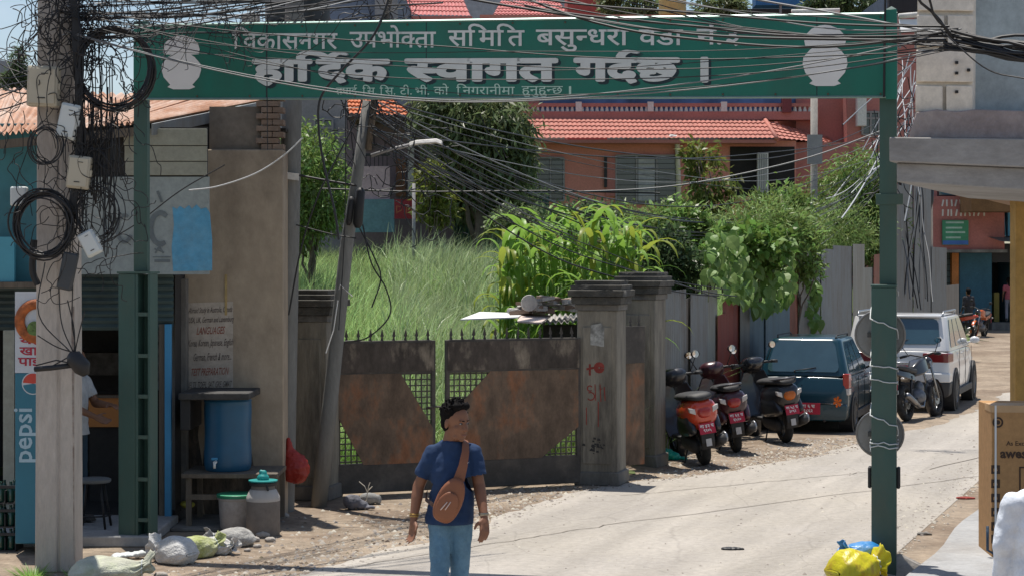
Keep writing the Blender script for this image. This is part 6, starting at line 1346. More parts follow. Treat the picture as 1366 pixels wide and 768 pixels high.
for i, (x, Y, px) in enumerate(cps):
    t = thing('maize_plant', 'green maize plant with arching leaves in the patch behind the gate', 'maize plant', (x, Y, hgt(x, Y)), r.uniform(0, 6), 'maize plants behind the gate'); s = (P(0, interp(px, [(650, 330), (690, 292), (760, 272), (840, 282), (885, 315)])+r.uniform(-6, 22), Y).z-t.location.z)/2.35; t.scale = (max(.9, s*.95),)*2+(s,)
    link('stalk', stk_me, t)
    for k in range(11):
        z = .55+k*.155; c = r.random() < (.40 if px < 700 or px > 840 else .22)
        link('leaf', CM[r.randint(0, 4)*2+int(c)], t, (0, 0, z), (0, r.uniform(-.2, .3), k*PI+r.uniform(-.8, .8))).scale = (r.uniform(.6, 1.0),)*3
# tall grass over the field, ground cover nobody could count
def grass(n, seed, ylo, yhi, hlo, hhi, wd, mat, label, pxr=(380, 1180), keep=None, tuft=14):
    g_ = np.random.default_rng(seed); nt_ = n//tuft; V = []
    Y = ylo+(yhi-ylo)*g_.random(nt_*3); px = pxr[0]+(pxr[1]-pxr[0])*g_.random(nt_*3); X = (px-683)*Y/F
    ok = np.array([y-interp(x, BL) > .75 and (keep is None or keep(x, y, p)) for x, y, p in zip(X, Y, px)]); w_ = g_.random(nt_*3) < Y/yhi; X, Y = X[ok & w_][:nt_], Y[ok & w_][:nt_]; nt_ = len(X); Z = np.array([hgt(x, y) for x, y in zip(X, Y)])
    H_ = (hlo+(hhi-hlo)*g_.random(nt_))*(1+.25*np.sin(X*1.7+Y*.6)); m_ = nt_*tuft; k = np.repeat(np.arange(nt_), tuft)
    bx = X[k]+g_.normal(size=m_)*.10; by = Y[k]+g_.normal(size=m_)*.10; a = g_.random(m_)*2*PI; lean = np.abs(g_.normal(size=m_))*.35+.08; h = H_[k]*(.55+.5*g_.random(m_)); wind = .22
    dx, dy = np.cos(a)*lean+wind*.6, np.sin(a)*lean; sa = g_.random(m_)*PI; sx, sy = np.cos(sa)*wd, np.sin(sa)*wd
    P_ = []
    for t, k_ in ((0, 1), (.4, .8), (.75, .5), (1, .08)):
        ox, oy = bx+dx*h*t**2, by+dy*h*t**2; oz = Z[k]+h*(t-.35*np.minimum(1, lean+.2)*t**2.5)
        P_ += [np.stack([ox-sx*k_, oy-sy*k_, oz], 1), np.stack([ox+sx*k_, oy+sy*k_, oz], 1)]
    v = np.stack(P_, 1).reshape(-1, 3); b = np.arange(m_)[:, None]*8; f = np.concatenate([b+np.array([0, 1, 3, 2]), b+np.array([2, 3, 5, 4]), b+np.array([4, 5, 7, 6])])
    o = np_mesh('grass', v, f, mat); return tag(o, label, 'grass', kind='stuff')
grass(78000, 1, 21, 50, .7, 1.15, .009, mGrass, 'tall wispy pale green grass filling the field behind the gate')
grass(16000, 2, 20.9, 27, .35, .7, .007, leafmat('grass_fresh', (.24, .40, .10), .45, .35), 'short fresh green grass close behind the gate')
grass(9000, 3, 23, 46, 1.0, 1.45, .010, leafmat('grass_bluish', (.38, .46, .25), .4, .3), 'clumps of taller bluish grass in the middle of the field', (520, 700))

# ================================================================ concrete and wooden poles
mPoleG = M('grey_pole_concrete', (.20, .20, .19), .9, .12, 2.2, .2, 22, dirt=.6, dcol=(.12, .115, .105), dth=.55, dscale=1.8, stretch=(1.5, 1.5, .35))
mPole = M('cast_concrete_pole', (.50, .45, .40), .92, .12, 2.2, .25, 22, dirt=.6, dcol=(.24, .20, .175), dth=.56, dscale=1.8, stretch=(1.5, 1.5, .35))
PY = 15.2
p1 = thing('utility_pole', 'thick square concrete utility pole at the left, smothered in cables', 'pole', (P(73, 0, PY).x, PY+.15, 0)); 
bx, tx_ = .165, .135
m = MB(); ring = lambda w_, z, d=.15: [Vector(p) for p in ((-w_, -d, z), (.015, -d, z), (.02, -d+.018, z), (.04, -d+.018, z), (.045, -d, z), (w_, -d+.03, z), (w_, d, z), (-w_, d, z))]
m.loft([ring(bx+(tx_-bx)*z/7.5, z, .15-.002*z) for z in [i*.375 for i in range(21)]]); o = m.build('shaft', mPole, p1); mod_bevel(o, .012)
m = MB(); m.box(.05, bx-.01, -.123, -.1195, .1, 2.2); m.build('rough_face', M('spalled_concrete', (.33, .285, .25), .95, .4, 9, .6, 30, dirt=.8, dcol=(.18, .12, .10), dth=.55, dscale=6), p1)
p2 = thing('utility_pole', 'slim grey concrete pole beside the beige wall, behind the milk can', 'pole', (P(376, 0, 19).x, 19.0, 0))
m = MB(); x0 = p2.location.x; m.tube([(0, 0, 0), (P(393, 0, 19).x-x0, 0, P(0, 2, 19).z)], [.13, .095], 16); m.build('shaft', mPoleG, p2, smooth=True, angle=50)
m = MB(); c = P(384, 235, 18.95); m.cbox((c.x-x0, -.11, c.z), (.24, .06, .07), (0, .12, 0)); m.build('cross_bracket', mPW, p2)
p3 = thing('leaning_pole', 'leaning grey pole with cables and black joint closures in front of the left gate pillar', 'pole', (P(425, 0, 19.3).x, 19.3, 0)); x0 = p3.location.x
pt3 = lambda px, py: Vector((P(px, py, 19.3).x-x0, 0, P(px, py, 19.3).z))
MB().tube([(0, 0, 0), pt3(440, 540), pt3(462, 330), pt3(476, 240), pt3(490, 135)], [.085, .08, .07, .06, .05], 12).build('shaft', mPoleG, p3, smooth=True)
MB().tube([pt3(484, 200)+Vector((.06, -.02, 0)), pt3(496, 130)+Vector((.03, 0, 0)), pt3(508, 60), pt3(527, -40)], [.035, .04, .04, .03], 8).build('wooden_extension', mWood, p3, smooth=True)
for (px, py, ln, r_) in ((480, 278, .42, .05), (468, 282, .30, .035)): m = MB(); a, b = pt3(px-2, py+ln*F/19.3/2), pt3(px+2, py-ln*F/19.3/2); m.tube([a+Vector((0, -.12, 0)), a+Vector((.005, -.12, .04)), b+Vector((0, -.12, -.04)), b+Vector((0, -.12, 0))], [r_*.5, r_, r_, r_*.5], 12); m.build('joint_closure', mBlk, p3, smooth=True)
m = MB().tube([pt3(470, 395), pt3(455, 380)+Vector((0, -.09, 0)), pt3(448, 400), pt3(460, 385)], .006, 4).tube([pt3(452, 400)+Vector((0, -.1, 0)), pt3(446, 440)+Vector((0, -.1, 0)), pt3(436, 470)+Vector((0, -.1, 0))], .006, 4); m.build('white_tie', mWhite, p3)
lp = thing('street_lamp', 'street lamp arm reaching right from the leaning pole', 'street lamp', P(500, 200, 19.4)); q = lambda px, py: P(px, py, 19.4)-lp.location
MB().tube([q(495, 208), q(520, 200), q(550, 193)], .02, 8).build('arm', mFrm, lp, smooth=True); MB().loft([[q(px, py)+Vector((0, dy, dz)) for dy, dz in ((-.07, 0), (.07, 0), (.04, .045), (-.04, .045))] for px, py in ((546, 196), (556, 193), (582, 191), (590, 194))]).build('lamp_head', mPW, lp, bevel=.01)
p4 = thing('lamp_post', 'pale thin metal post standing in front of the pink porch', 'post', gb(1086, 44)); k = 44/F; MB().tube([(0, 0, 0), (0, 0, P(0, 100, 44).z-p4.location.z)], .085, 10).build('shaft', mConc, p4, smooth=True); MB().cbox((0, -.1, P(0, 200, 44).z-p4.location.z), (.35, .1, .7)).build('meter_box', mFrm, p4)
p5 = thing('utility_pole', 'far concrete pole with dark cable joints standing behind the tall grey fence sheets', 'pole', (P(1236, 0, 50).x, 50, 0)); MB().tube([(0, 0, 0), (0, 0, P(0, 40, 50).z)], [.19, .15], 12).build('shaft', mPole, p5, smooth=True); x0 = p5.location.x
m = MB()
for (px, py, r_, h) in ((1232, 250, .13, 1.1), (1226, 275, .14, .7), (1238, 268, .15, .9)): c = P(px, py, 49.7); m.tube([(c.x-x0-.1, -.3, c.z-h/2), (c.x-x0, -.3, c.z), (c.x-x0+.06, -.3, c.z+h/2)], [r_*.8, r_, r_*.7], 10)
m.build('joint_closure', mBlk, p5, smooth=True)
mp_ = thing('utility_pole', 'thin bare field post in the tall grass', 'post', gb(552, 40)); MB().tube([(0, 0, 0), (0, 0, P(0, 245, 40).z-mp_.location.z)], .035, 8).build('shaft', mFrm, mp_, smooth=True)

# ================================================================ cables
mCab = M('black_cable', (.018, .018, .02), .5, .2, 3, 0); mCabG = M('grey_cable', (.16, .165, .17), .45, .2, 3, 0); mCabW = M('pale_cable', (.45, .46, .47), .5, .1, 3, 0)
rc = random.Random(21)
def cable(par, a, b, sag, r_=.006, mat=None, n=22, wob=.02):
    a, b = Vector(a), Vector(b); ph = rc.uniform(0, 6); L = (b-a).length; pts = []
    for i in range(n+1):
        t = i/n; p = a.lerp(b, t); e = min(t, 1-t)*2; p.z += -4*sag*t*(1-t)+wob*e*math.sin(t*9+ph); p.x += wob*e*math.cos(t*7+ph); pts.append(p-par.location)
    return MB().tube(pts, r_, 4, False).build('cable', mat or mCab, par, smooth=True)
def spline(pts, k=6):
    pts = [Vector(p) for p in pts]; q = [pts[0]*2-pts[1]]+pts+[pts[-1]*2-pts[-2]]; out = []
    for i in range(1, len(q)-2):
        for j in range(k): t = j/k; a, b, c, d = q[i-1:i+3]; out.append(.5*((2*b)+(c-a)*t+(2*a-5*b+4*c-d)*t*t+(3*b-a-3*c+d)*t*t*t))
    return out+[pts[-1]]
def bundle(label, loc): return thing('cable_bundle', label, 'cables', loc, 0, 'overhead cables over the street')
K = P(1272, 54, 12.75)
A = bundle('thick cable bundle gathered in front of the block pilaster and fanning left across the sign', K)
for i in range(8):     # fan to the left pole, crossing in front of the sign
    a = P(92+rc.uniform(-8, 8), rc.uniform(-30, 75), 15.0); cable(A, a, K+Vector((rc.uniform(-.1, .1), rc.uniform(-.05, .05), rc.uniform(-.07, .09))), rc.uniform(.15, .55), rc.choice([.003, .004, .005]), mCab if i % 5 else mCabG, 26, .03)
for i in range(10):     # fan to high points behind the sign
    a = P(rc.uniform(520, 800), rc.uniform(-70, -15), rc.uniform(15.0, 15.6)); cable(A, a, K+Vector((rc.uniform(-.1, .1), rc.uniform(-.05, .05), rc.uniform(-.05, .10))), rc.uniform(.02, .2), rc.choice([.004, .005, .008]), mCab if i % 6 else mCabG, 18)
for i in range(15):
    cable(A, K+Vector((rc.uniform(-.1, .1), rc.uniform(-.05, .05), rc.uniform(-.06, .08))), P(1420, 78+rc.uniform(-14, 12), 12.3), rc.uniform(-.01, .03), rc.choice([.008, .010, .012]), mCab, 8, .01)
for i, (x, y, sg) in enumerate(((575, -12, .12), (700, 8, .08), (640, -30, .3))): cable(A, P(x, y, 15.2), K+Vector((-.05, 0, .03*i)), sg, .010, mCab, 18)
for (x, y) in ((1190, -60), (1225, -30), (1400, 42)): cable(A, P(x, y, 12.6), K, .02, .011, mCab, 8)
cable(A, P(1255, 40, 12.7), P(1420, 110, 12.2), .12, .005)
Bn = bundle('sagging cable bundle from the leaning pole past the mango tree to the far pole', P(497, 165, 19.2))
for i in range(20):
    a = P(497+rc.uniform(-6, 6), rc.uniform(130, 195), 19.2); b = P(1225+rc.uniform(-20, 15), rc.uniform(120, 215), 49.6); cable(Bn, a, b, rc.uniform(1.5, 2.7) if i % 4 else rc.uniform(.5, 1.2), rc.choice([.005, .006, .009]), mCab if i % 3 else mCabG, 30, .05)
Cn = bundle('dark cables dropping from the leaning pole to the tin fence behind the scooters', P(505, 150, 19.1))
for i in range(4):
    a = P(500+rc.uniform(-6, 8), rc.uniform(140, 200), 19.1); b = P(965+rc.uniform(-25, 30), 392+rc.uniform(-6, 6), 26.2); cable(Cn, a, b, rc.uniform(.0, .5), rc.choice([.006, .008, .010]), mCab, 24, .04)
Dn = bundle('messy cables strung from the left concrete pole to the leaning pole above the sign', P(95, 30, 15.2))
for i in range(20):
    a = P(rc.uniform(62, 105), rc.uniform(-40, 70), 15.0); b = P(rc.uniform(495, 545), rc.uniform(-60, 60), 19.2) if i % 2 else P(rc.uniform(330, 620), rc.uniform(-60, -20), rc.uniform(16, 19)); cable(Dn, a, b, rc.uniform(.0, .22), rc.choice([.003, .004, .006]), mCab if i % 4 else rc.choice([mCabG, mCabW]), 20, .05)
for i in range(9): cable(Dn, P(rc.uniform(85, 105), rc.uniform(0, 60), 15.0), P(rc.uniform(480, 620), rc.uniform(-45, 20), rc.uniform(17, 19)), rc.uniform(.0, .1), .008, mCab, 20, .03)
for i in range(6): cable(Dn, P(rc.uniform(230, 300), rc.uniform(-50, -10), 15.5), P(rc.uniform(180, 230), rc.uniform(60, 100), 15.8), .15, .004, mCabG, 10, .02)
En = bundle('loose cables running off to the left edge from the concrete pole', P(60, 60, 15.2))
for i in range(14): cable(En, P(-60, rc.uniform(-30, 170), rc.uniform(14.8, 16.5)), P(rc.uniform(50, 70), rc.uniform(-20, 140), 15.0), rc.uniform(-.02, .2), rc.choice([.004, .006]), mCab, 12, .03)
Fn = bundle('fine net of pale and dark cables between the green post and the corner building', P(1200, 130, 20))
for i in range(18): cable(Fn, P(rc.uniform(1195, 1232), rc.uniform(60, 170), rc.uniform(50, 54)), P(rc.uniform(1100, 1235), rc.uniform(150, 300), rc.uniform(34, 48)), rc.uniform(-.1, .5), rc.choice([.012, .018]), mCabG if i % 2 else mCabW, 12, .04)
for i in range(10): cable(Fn, P(1205+rc.uniform(-8, 25), 235, rc.uniform(44, 46)), P(1205+i*4+rc.uniform(-5, 5), 400+rc.uniform(-10, 15), rc.uniform(42, 45)), rc.uniform(-.2, .3), .015, mCab if i % 3 else mCabG, 10, .05)
# single cables drawn by hand
def strand(label, pts, Y, r_=.007, mat=None):
    p = spline([P(a, b, Y if not c else c[0]) for a, b, *c in pts]); t = MB().tube(p, r_, 5, False).build('hanging_cable', mat or mCab, None, True, off=p[0]); t.location = p[0]; return tag(t, label, 'cable')
strand('pale cable curving up from the blue painted board to the slim concrete pole', [(252, 254), (290, 249), (340, 232), (378, 208), (404, 184)], 17.2, .007, mCabW)
strand('thick black cable sweeping down across the headline lettering into a long loop', [(525, -20), (500, 45), (455, 95), (428, 130), (425, 170), (432, 220), (446, 280), (452, 320)], 15.6, .011)
strand('black cable crossing from above the lamp arm to the foot of the slim concrete pole', [(500, 60), (478, 150), (455, 200), (425, 260), (402, 330), (385, 420)], 18.6, .009)
strand('thin cable hanging straight down in front of the first letters of the sign', [(357, 20), (356, 80), (357, 200)], 15.5, .004)
strand('thin vertical cable hanging left of the leaning pole', [(461, 40), (461, 140), (460, 300), (452, 440)], 18.8, .005)
strand('black cable tied along the right green post over the end of the sign', [(1181, -10), (1180, 60), (1179, 130)], 15.0, .010)
strand('black cable looping behind the leaning pole towards the gate spikes', [(484, 300), (495, 350), (515, 385), (520, 420), (490, 450), (460, 455)], 18.9, .008)
strand('slack black cable from the joint closure down to the grass', [(480, 305), (500, 345), (508, 372), (496, 410)], 19.0, .008)
strand('cable strung low from the slim concrete pole across the field edge', [(395, 300), (440, 312), (475, 318)], 18.9, .007)
strand('heavy cable from the slim pole bracket to the leaning pole', [(388, 232), (430, 240), (476, 248)], 18.9, .012)
strand('long thin cable crossing level above the field', [(430, 252), (560, 256), (720, 255), (880, 258)], 30, .014)
strand('long pale cable sagging along the eave of the pink house', [(700, 258), (860, 252), (960, 238), (1080, 210), (1175, 175)], 30, .012, mCabG)
strand('lone cable draped from the cream box across the faded board', [(118, 335), (180, 300), (240, 255), (300, 220)], 16.9, .006)
# coils hanging on the left pole
def coil(label, cx, cy, rx, ry, n, Y, r_=.007, spread=5):
    t = thing('cable_coil', label, 'cable coil', P(cx, cy, Y)); s = Y/F
    for i in range(n):
        dx, dy, k1, k2 = rc.gauss(0, spread*.5), rc.gauss(0, spread*.5), 1+rc.uniform(-.08, .08), 1+rc.uniform(-.08, .08); yy = rc.uniform(-.04, .04); pts = [Vector(((dx+rx*k1*math.cos(a))*s, yy+.02*math.sin(a*2+i), (dy+ry*k2*math.sin(a))*s)) for a in [2*PI*j/28 for j in range(29)]]; MB().tube(pts, r_, 4, False).build('loop', mCab, t, smooth=True)
    return t
coil('large loose cable coil left of the sign end, open to the sky', 152, 92, 50, 52, 13, 15.0, .008, 4)
coil('tight black cable coil wrapped round the pole below the cream box', 60, 300, 38, 42, 14, 14.9, .008, 7)
coil('small coil of thin wire on the pole above the grey box', 62, 195, 20, 24, 6, 14.9, .005, 5)
coil('loose coil of thin wires hanging beside the white junction box', 128, 285, 30, 36, 8, 15.0, .005, 8)
tg = MB(); tg.world = True
def blobwalk(cx, cy, sx, sy, n, Y, r_, L=9, down=0):
    for i in range(n):
        x, y = rc.gauss(cx, sx), rc.gauss(cy, sy); a = rc.uniform(0, 6.28); yy = Y+rc.uniform(-.12, .12); pts = []
        for j in range(L): pts.append((x, y, yy)); a += rc.uniform(-.9, .9); x += math.cos(a)*rc.uniform(6, 15)-(x-cx)*.08; y += math.sin(a)*rc.uniform(6, 18)+down-(y-cy)*.05; yy += rc.uniform(-.03, .03)
        tg.tube(spline([P(*p) for p in pts], 4), r_, 3, False)
blobwalk(100, 30, 34, 40, 110, 15.0, .005); blobwalk(170, 10, 60, 22, 50, 15.2, .004, 12); blobwalk(310, 6, 90, 12, 36, 15.4, .0035, 12); blobwalk(505, 20, 30, 22, 26, 19.0, .005, 10); blobwalk(120, 150, 26, 60, 60, 15.0, .0042, 10, 4); blobwalk(35, 120, 18, 60, 26, 15.0, .004, 8, 3); blobwalk(130, 250, 20, 50, 34, 15.0, .0042, 9, 5); blobwalk(90, 330, 26, 30, 18, 14.95, .004, 8)
blobwalk(500, 140, 22, 50, 40, 19.2, .006, 9); blobwalk(560, 240, 60, 26, 26, 24, .007, 9); blobwalk(1205, 170, 10, 50, 26, 26, .008, 8)
tag(tg.build('cable_tangle', mCab, None, True), 'tangle of thin black cables round the tops of the poles', 'cables', kind='stuff')
dn = bundle('cables hanging in long drops right of the concrete pole', P(120, 170, 15.1))
for i in range(22):
    x = 100+i*2.6+rc.uniform(-3, 3); y0, y1 = rc.uniform(60, 150), rc.uniform(240, 345); x1 = x+rc.uniform(-22, 16)
    p = spline([P(x, y0, 15.05), P(x+rc.uniform(-5, 5), (y0+y1)/2, 15.0), P((x+x1)/2, y1, 15.0), P(x1, y1-rc.uniform(20, 60), 15.0), P(x1+rc.uniform(-8, 8), y0+60, 15.05)], 5); MB().tube([q-dn.location for q in p], rc.choice([.0045, .006]), 4, False).build('cable', mCab, dn, smooth=True)
m = MB()
for i in range(9): m.tube(spline([P(96+rc.uniform(-4, 4), -20, 14.98), P(98+i*1.5, 60, 14.97), P(106+rc.uniform(-5, 5), 130, 14.96), P(108+rc.uniform(-6, 6), 200, 14.97), P(92+rc.uniform(-6, 6), 300, 14.97)], 4), .012, 5)
m.build('trunk_cables', mCab, dn, True, off=dn.location)
for (pts) in (((97, 380), (96, 430), (98, 468), (62, 492)), ((78, 372), (82, 430), (98, 470)), ((60, 350), (52, 420), (95, 470)), ((50, 447), (75, 462), (99, 470)), ((90, 400), (99, 440), (99, 475)), ((113, 415), (104, 450), (99, 475))):
    MB().tube([q-dn.location for q in spline([P(a, b, 14.93) for a, b in pts])], .005, 4, False).build('cable', mCab, dn, smooth=True)
# boxes on the pole
mBox = M('cream_plastic_box', (.46, .42, .33), .6, .08, 3, .02, dirt=.4, dcol=(.30, .26, .20), dth=.6)
def jbox(name, label, cx, cy, w_, h_, d_, rot, Y=14.95, mat=None, lid=True):
    s = Y/F; t = thing(name, label, 'junction box', P(cx, cy, Y), 0, tilt=math.radians(rot)); w_, h_ = w_*s/2, h_*s/2; mat = mat or mBox
    MB().box(-w_, w_, 0, d_, -h_, h_).build('case', mat, t, bevel=.015)
    if lid: MB().box(-w_*.86, w_*.86, -.012, -.0005, -h_*.88, h_*.88).build('lid', mat, t, bevel=.008); MB().box(-w_*.25, w_*.25, -.016, -.0125, -h_*.62, -h_*.56).box(-w_*.05, w_*.4, -.016, -.0125, h_*.6, h_*.64).build('lid_mark', mPlasB, t); MB().cbox((w_+.008, d_*.3, 0), (.014, .03, .05)).build('latch', mat, t)
    return t
jbox('junction_box', 'large cream plastic box high on the concrete pole', 56, 115, 41, 54, .12, 2)
jbox('junction_box', 'tilted white box with a dark lock on the right face of the pole', 90, 162, 26, 48, .10, 12, 14.92, mWhiteD)
jbox('junction_box', 'ribbed pale box hanging right of the pole', 104, 230, 30, 44, .10, 6, 14.9, mBox)
jbox('junction_box', 'small white box tilted beside the hanging coils', 119, 325, 22, 34, .08, -28, 14.9, mWhiteD)
jbox('junction_box', 'flat white box half hidden left of the pole', 24, 262, 22, 26, .08, 0, 15.2, mWhiteD, False)
jbox('junction_box', 'dark grey slab shaped box hanging on the pole above the poster', 89, 362, 20, 50, .07, 12, 14.88, M('dark_grey_box', (.05, .055, .06), .5), False)
t = thing('cable_closure', 'black cable closure and wire wrap strapped round the pole at poster height', 'cable closure', P(80, 487, 14.95)); q = lambda a, b, y=14.93: P(a, b, y)-t.location
MB().tube([q(46, 492), q(70, 490), q(100, 486)], .022, 8).tube([q(48, 487, 14.9), q(75, 480, 14.9), q(96, 484, 14.9)], .006, 5).build('wrap', mBlk, t, smooth=True); MB().tube([q(92, 472), q(98, 476), q(110, 490), q(115, 500)], [.03, .07, .075, .03], 12).build('closure', mBlk, t, smooth=True)
strand('thick dark down pipe of cables behind the left pole edge', [(45, 320), (43, 360), (50, 380)], 15.1, .03)

# ================================================================ things at the foot of the left building
DY = 17.95
dr = thing('water_drum', 'big blue plastic water drum with a white tap, below the painted wall lettering', 'drum', P(304, 626, DY)); s = DY/F
r_ = 31*s; hh = (626-531)*s
MB().lathe([(r_*.92, 0), (r_*.98, .02)]+[(r_*(1+.018*math.sin(z*PI*3)), hh*z) for z in (.1, .2, .3, .34, .36, .4, .5, .6, .64, .66, .7, .8, .9)]+[(r_*1.0, hh*.95), (r_*1.03, hh*.97), (r_*.98, hh)], 40).build('barrel', M('drum_blue', (.02, .10, .19), .4, .15, 2, .03, dirt=.35, dcol=(.02, .05, .09), dth=.58), dr, angle=50)
MB().tube([(-.08, -r_, .10), (-.085, -r_-.06, .10)], .016, 8).tube([(-.085, -r_-.06, .105), (-.085, -r_-.06, .045)], .013, 8).build('tap', mWhite, dr, smooth=True); MB().cbox((-.085, -r_-.06, .135), (.06, .02, .025)).build('tap_handle', mBlue, dr, bevel=.005)
sf = thing('wall_shelf', 'black grimy slab laid over the top of the blue drum', 'shelf', P(290, 530, DY)); a, b = P(245, 530, DY), P(338, 521, DY)
MB().box(a.x-sf.location.x, b.x-sf.location.x, -.30, .50, 0, b.z-a.z).build('slab', M('grimy_slab', (.035, .035, .035), .8, .4, 5, .2, dirt=.4, dcol=(.12, .11, .10)), sf, bevel=.01); MB().box(a.x-sf.location.x, a.x-sf.location.x+.10, -.2, .45, -.30, -.001).build('soot_block', mBlk, sf, bevel=.01)
tb = thing('wooden_table', 'low rough wooden table under the blue drum', 'table', (P(318, 0, DY).x, DY, .035)); tz = P(0, 626, DY).z-.035
for k in range(5): MB().box(-.50, .42, -.34+k*.15, -.34+k*.15+.135, tz-.045, tz-.002).build('plank', mWood, tb, bevel=.005)
for sx in (-.46, .36):
    for sy in (-.30, .33): MB().box(sx, sx+.05, sy, sy+.05, 0, tz-.046).build('leg', mWood, tb)
MB().box(-.46, .40, -.31, -.285, tz*.5, tz*.5+.05).build('stretcher', mWood, tb)
def can(label, px, pyb, pyt, hw, Y, mat, lidm, kind):
    t = thing('bucket' if kind == 'b' else 'milk_can', label, 'bucket' if kind == 'b' else 'can', (P(px, 0, Y).x, Y, 0.036 if Y > 17.5 else 0)); s = Y/F; r = hw*s; h = (pyb-pyt)*s
    if kind == 'b':
        MB().lathe([(r*.86, 0), (r*.88, .01), (r*.97, h*.80), (r*1.03, h*.82), (r*1.03, h*.86), (r*.98, h*.87)], 32).build('pail', mat, t, angle=40); MB().lathe([(r*1.04, h*.87), (r*1.07, h*.88), (r*1.07, h*.95), (r*1.0, h*.97), (.001, h*.96)], 32).build('lid', lidm, t, angle=40)
        MB().ball((r*.95, -r*.4, h*.86), (.035, .03, .05)).build('green_rag', lidm, t, smooth=True)
    else:
        MB().lathe([(r*.97, 0), (r, .02), (r, h*.55), (r*.98, h*.60), (r*.80, h*.70), (r*.70, h*.74), (r*.70, h*.78)], 36).build('can_body', mat, t, smooth=True, angle=60); MB().lathe([(r*.985, h*.53), (r*1.006, h*.55), (r*.985, h*.61), (r*.805, h*.705), (r*.74, h*.725)], 36, cap=False).build('pale_shoulder', M('can_shoulder', (.42, .40, .38), .6, .12), t, smooth=True)
        MB().lathe([(r*.74, h*.78), (r*.80, h*.785), (r*.80, h*.83), (r*.72, h*.84), (.001, h*.835)], 30).build('black_collar', mBlk, t, angle=40); MB().lathe([(r*.70, h*.84), (r*.86, h*.845), (r*.86, h*.865), (.001, h*.87)], 30).build('lid', lidm, t, angle=40)
        m = MB(); m.ball((0, 0, h*.90), (.06, .05, .04)); m.ball((.01, 0, h*.95), (.03, .03, .045)); m.ball((-.02, 0, h*.98), (.02, .02, .03)); flesh(m, 'knotted_bag', lidm, t, .008, 2)
        MB().tube([(r*.3, -r*.72, h*.80), (r*.4, -r*.78, h*.72)], .01).build('clasp', mBlk, t)
    return t
mPail = M('dusty_pail', (.36, .34, .33), .7, .12, 4, .05, dirt=.6, dcol=(.22, .20, .18), dth=.52, dscale=3); mTealL = M('teal_lid', (.02, .28, .27), .45); mGrL = M('green_lid', (.03, .24, .13), .45)
can('dusty white bucket with a green lid left of the milk can', 315, 702, 655, 24, 17.55, mPail, mGrL, 'b'); can('grey brown milk can with a teal lid and knotted bag', 351, 713, 628, 22.5, 17.3, M('dusty_can', (.17, .15, .135), .7, .12, 3, .05, dirt=.4, dcol=(.10, .09, .08)), mTealL, 'c')
def lump(name, label, cat, loc, blobs, mat, vox=.012, disp=.03, dscale=.07, seed=0, stripes=None, rz=0, group=None):
    m = MB(); t = thing(name, label, cat, loc, rz, group)
    for c, r in blobs: m.ball(c, r, 14, 10)
    o = m.build('cloth_body', mat, t); tx = bpy.data.textures.new('crumple', 'CLOUDS'); tx.noise_scale = dscale; tx.noise_depth = 3
    bake(o, [('REMESH', dict(mode='VOXEL', voxel_size=vox)), ('SMOOTH', dict(factor=.5, iterations=3)), ('DISPLACE', dict(texture=tx, strength=disp, mid_level=.5, texture_coords='LOCAL'))]); return t
mSack = M('woven_sack_white', (.62, .61, .59), .8, .12, 6, .3, 60, dirt=.55, dcol=(.27, .26, .24), dth=.53, dscale=5); mSackY = M('sack_yellow_green', (.36, .40, .13), .8, .25, 8, .3, 60, dirt=.6, dcol=(.45, .44, .38), dth=.50, dscale=7); mSackG = M('sack_grey', (.38, .37, .35), .85, .3, 7, .3, 50, dirt=.5, dcol=(.12, .12, .11), dscale=6)
sk = [('plump white woven sack nearest the green ladder post', (227, 752), [((0, 0, .10), (.17, .14, .13)), ((-.10, .02, .16), (.06, .08, .10)), ((.05, 0, .12), (.12, .13, .12))], mSack), ('yellow green printed sack between two white sacks', (262, 742), [((0, 0, .09), (.15, .13, .10)), ((.08, 0, .08), (.11, .12, .10)), ((-.08, 0, .12), (.07, .08, .05))], mSackY),
      ('grey and white sack slumped in front of the bucket', (304, 728), [((0, 0, .10), (.15, .13, .11)), ((.07, .03, .11), (.10, .10, .09))], mSackG), ('small white sack lying before the slumped grey one', (296, 737), [((0, 0, .06), (.13, .09, .07)), ((-.05, 0, .05), (.10, .08, .05))], mSack),
      ('pale printed sack lying flat at the bottom edge by the pole', (150, 772), [((0, 0, .05), (.26, .15, .07)), ((.15, 0, .05), (.14, .12, .06)), ((-.15, .02, .05), (.14, .12, .06))], M('sack_pale_print', (.47, .47, .38), .8, .2, 8, .25, 60, dirt=.5, dcol=(.30, .36, .18), dth=.58, dscale=9))]
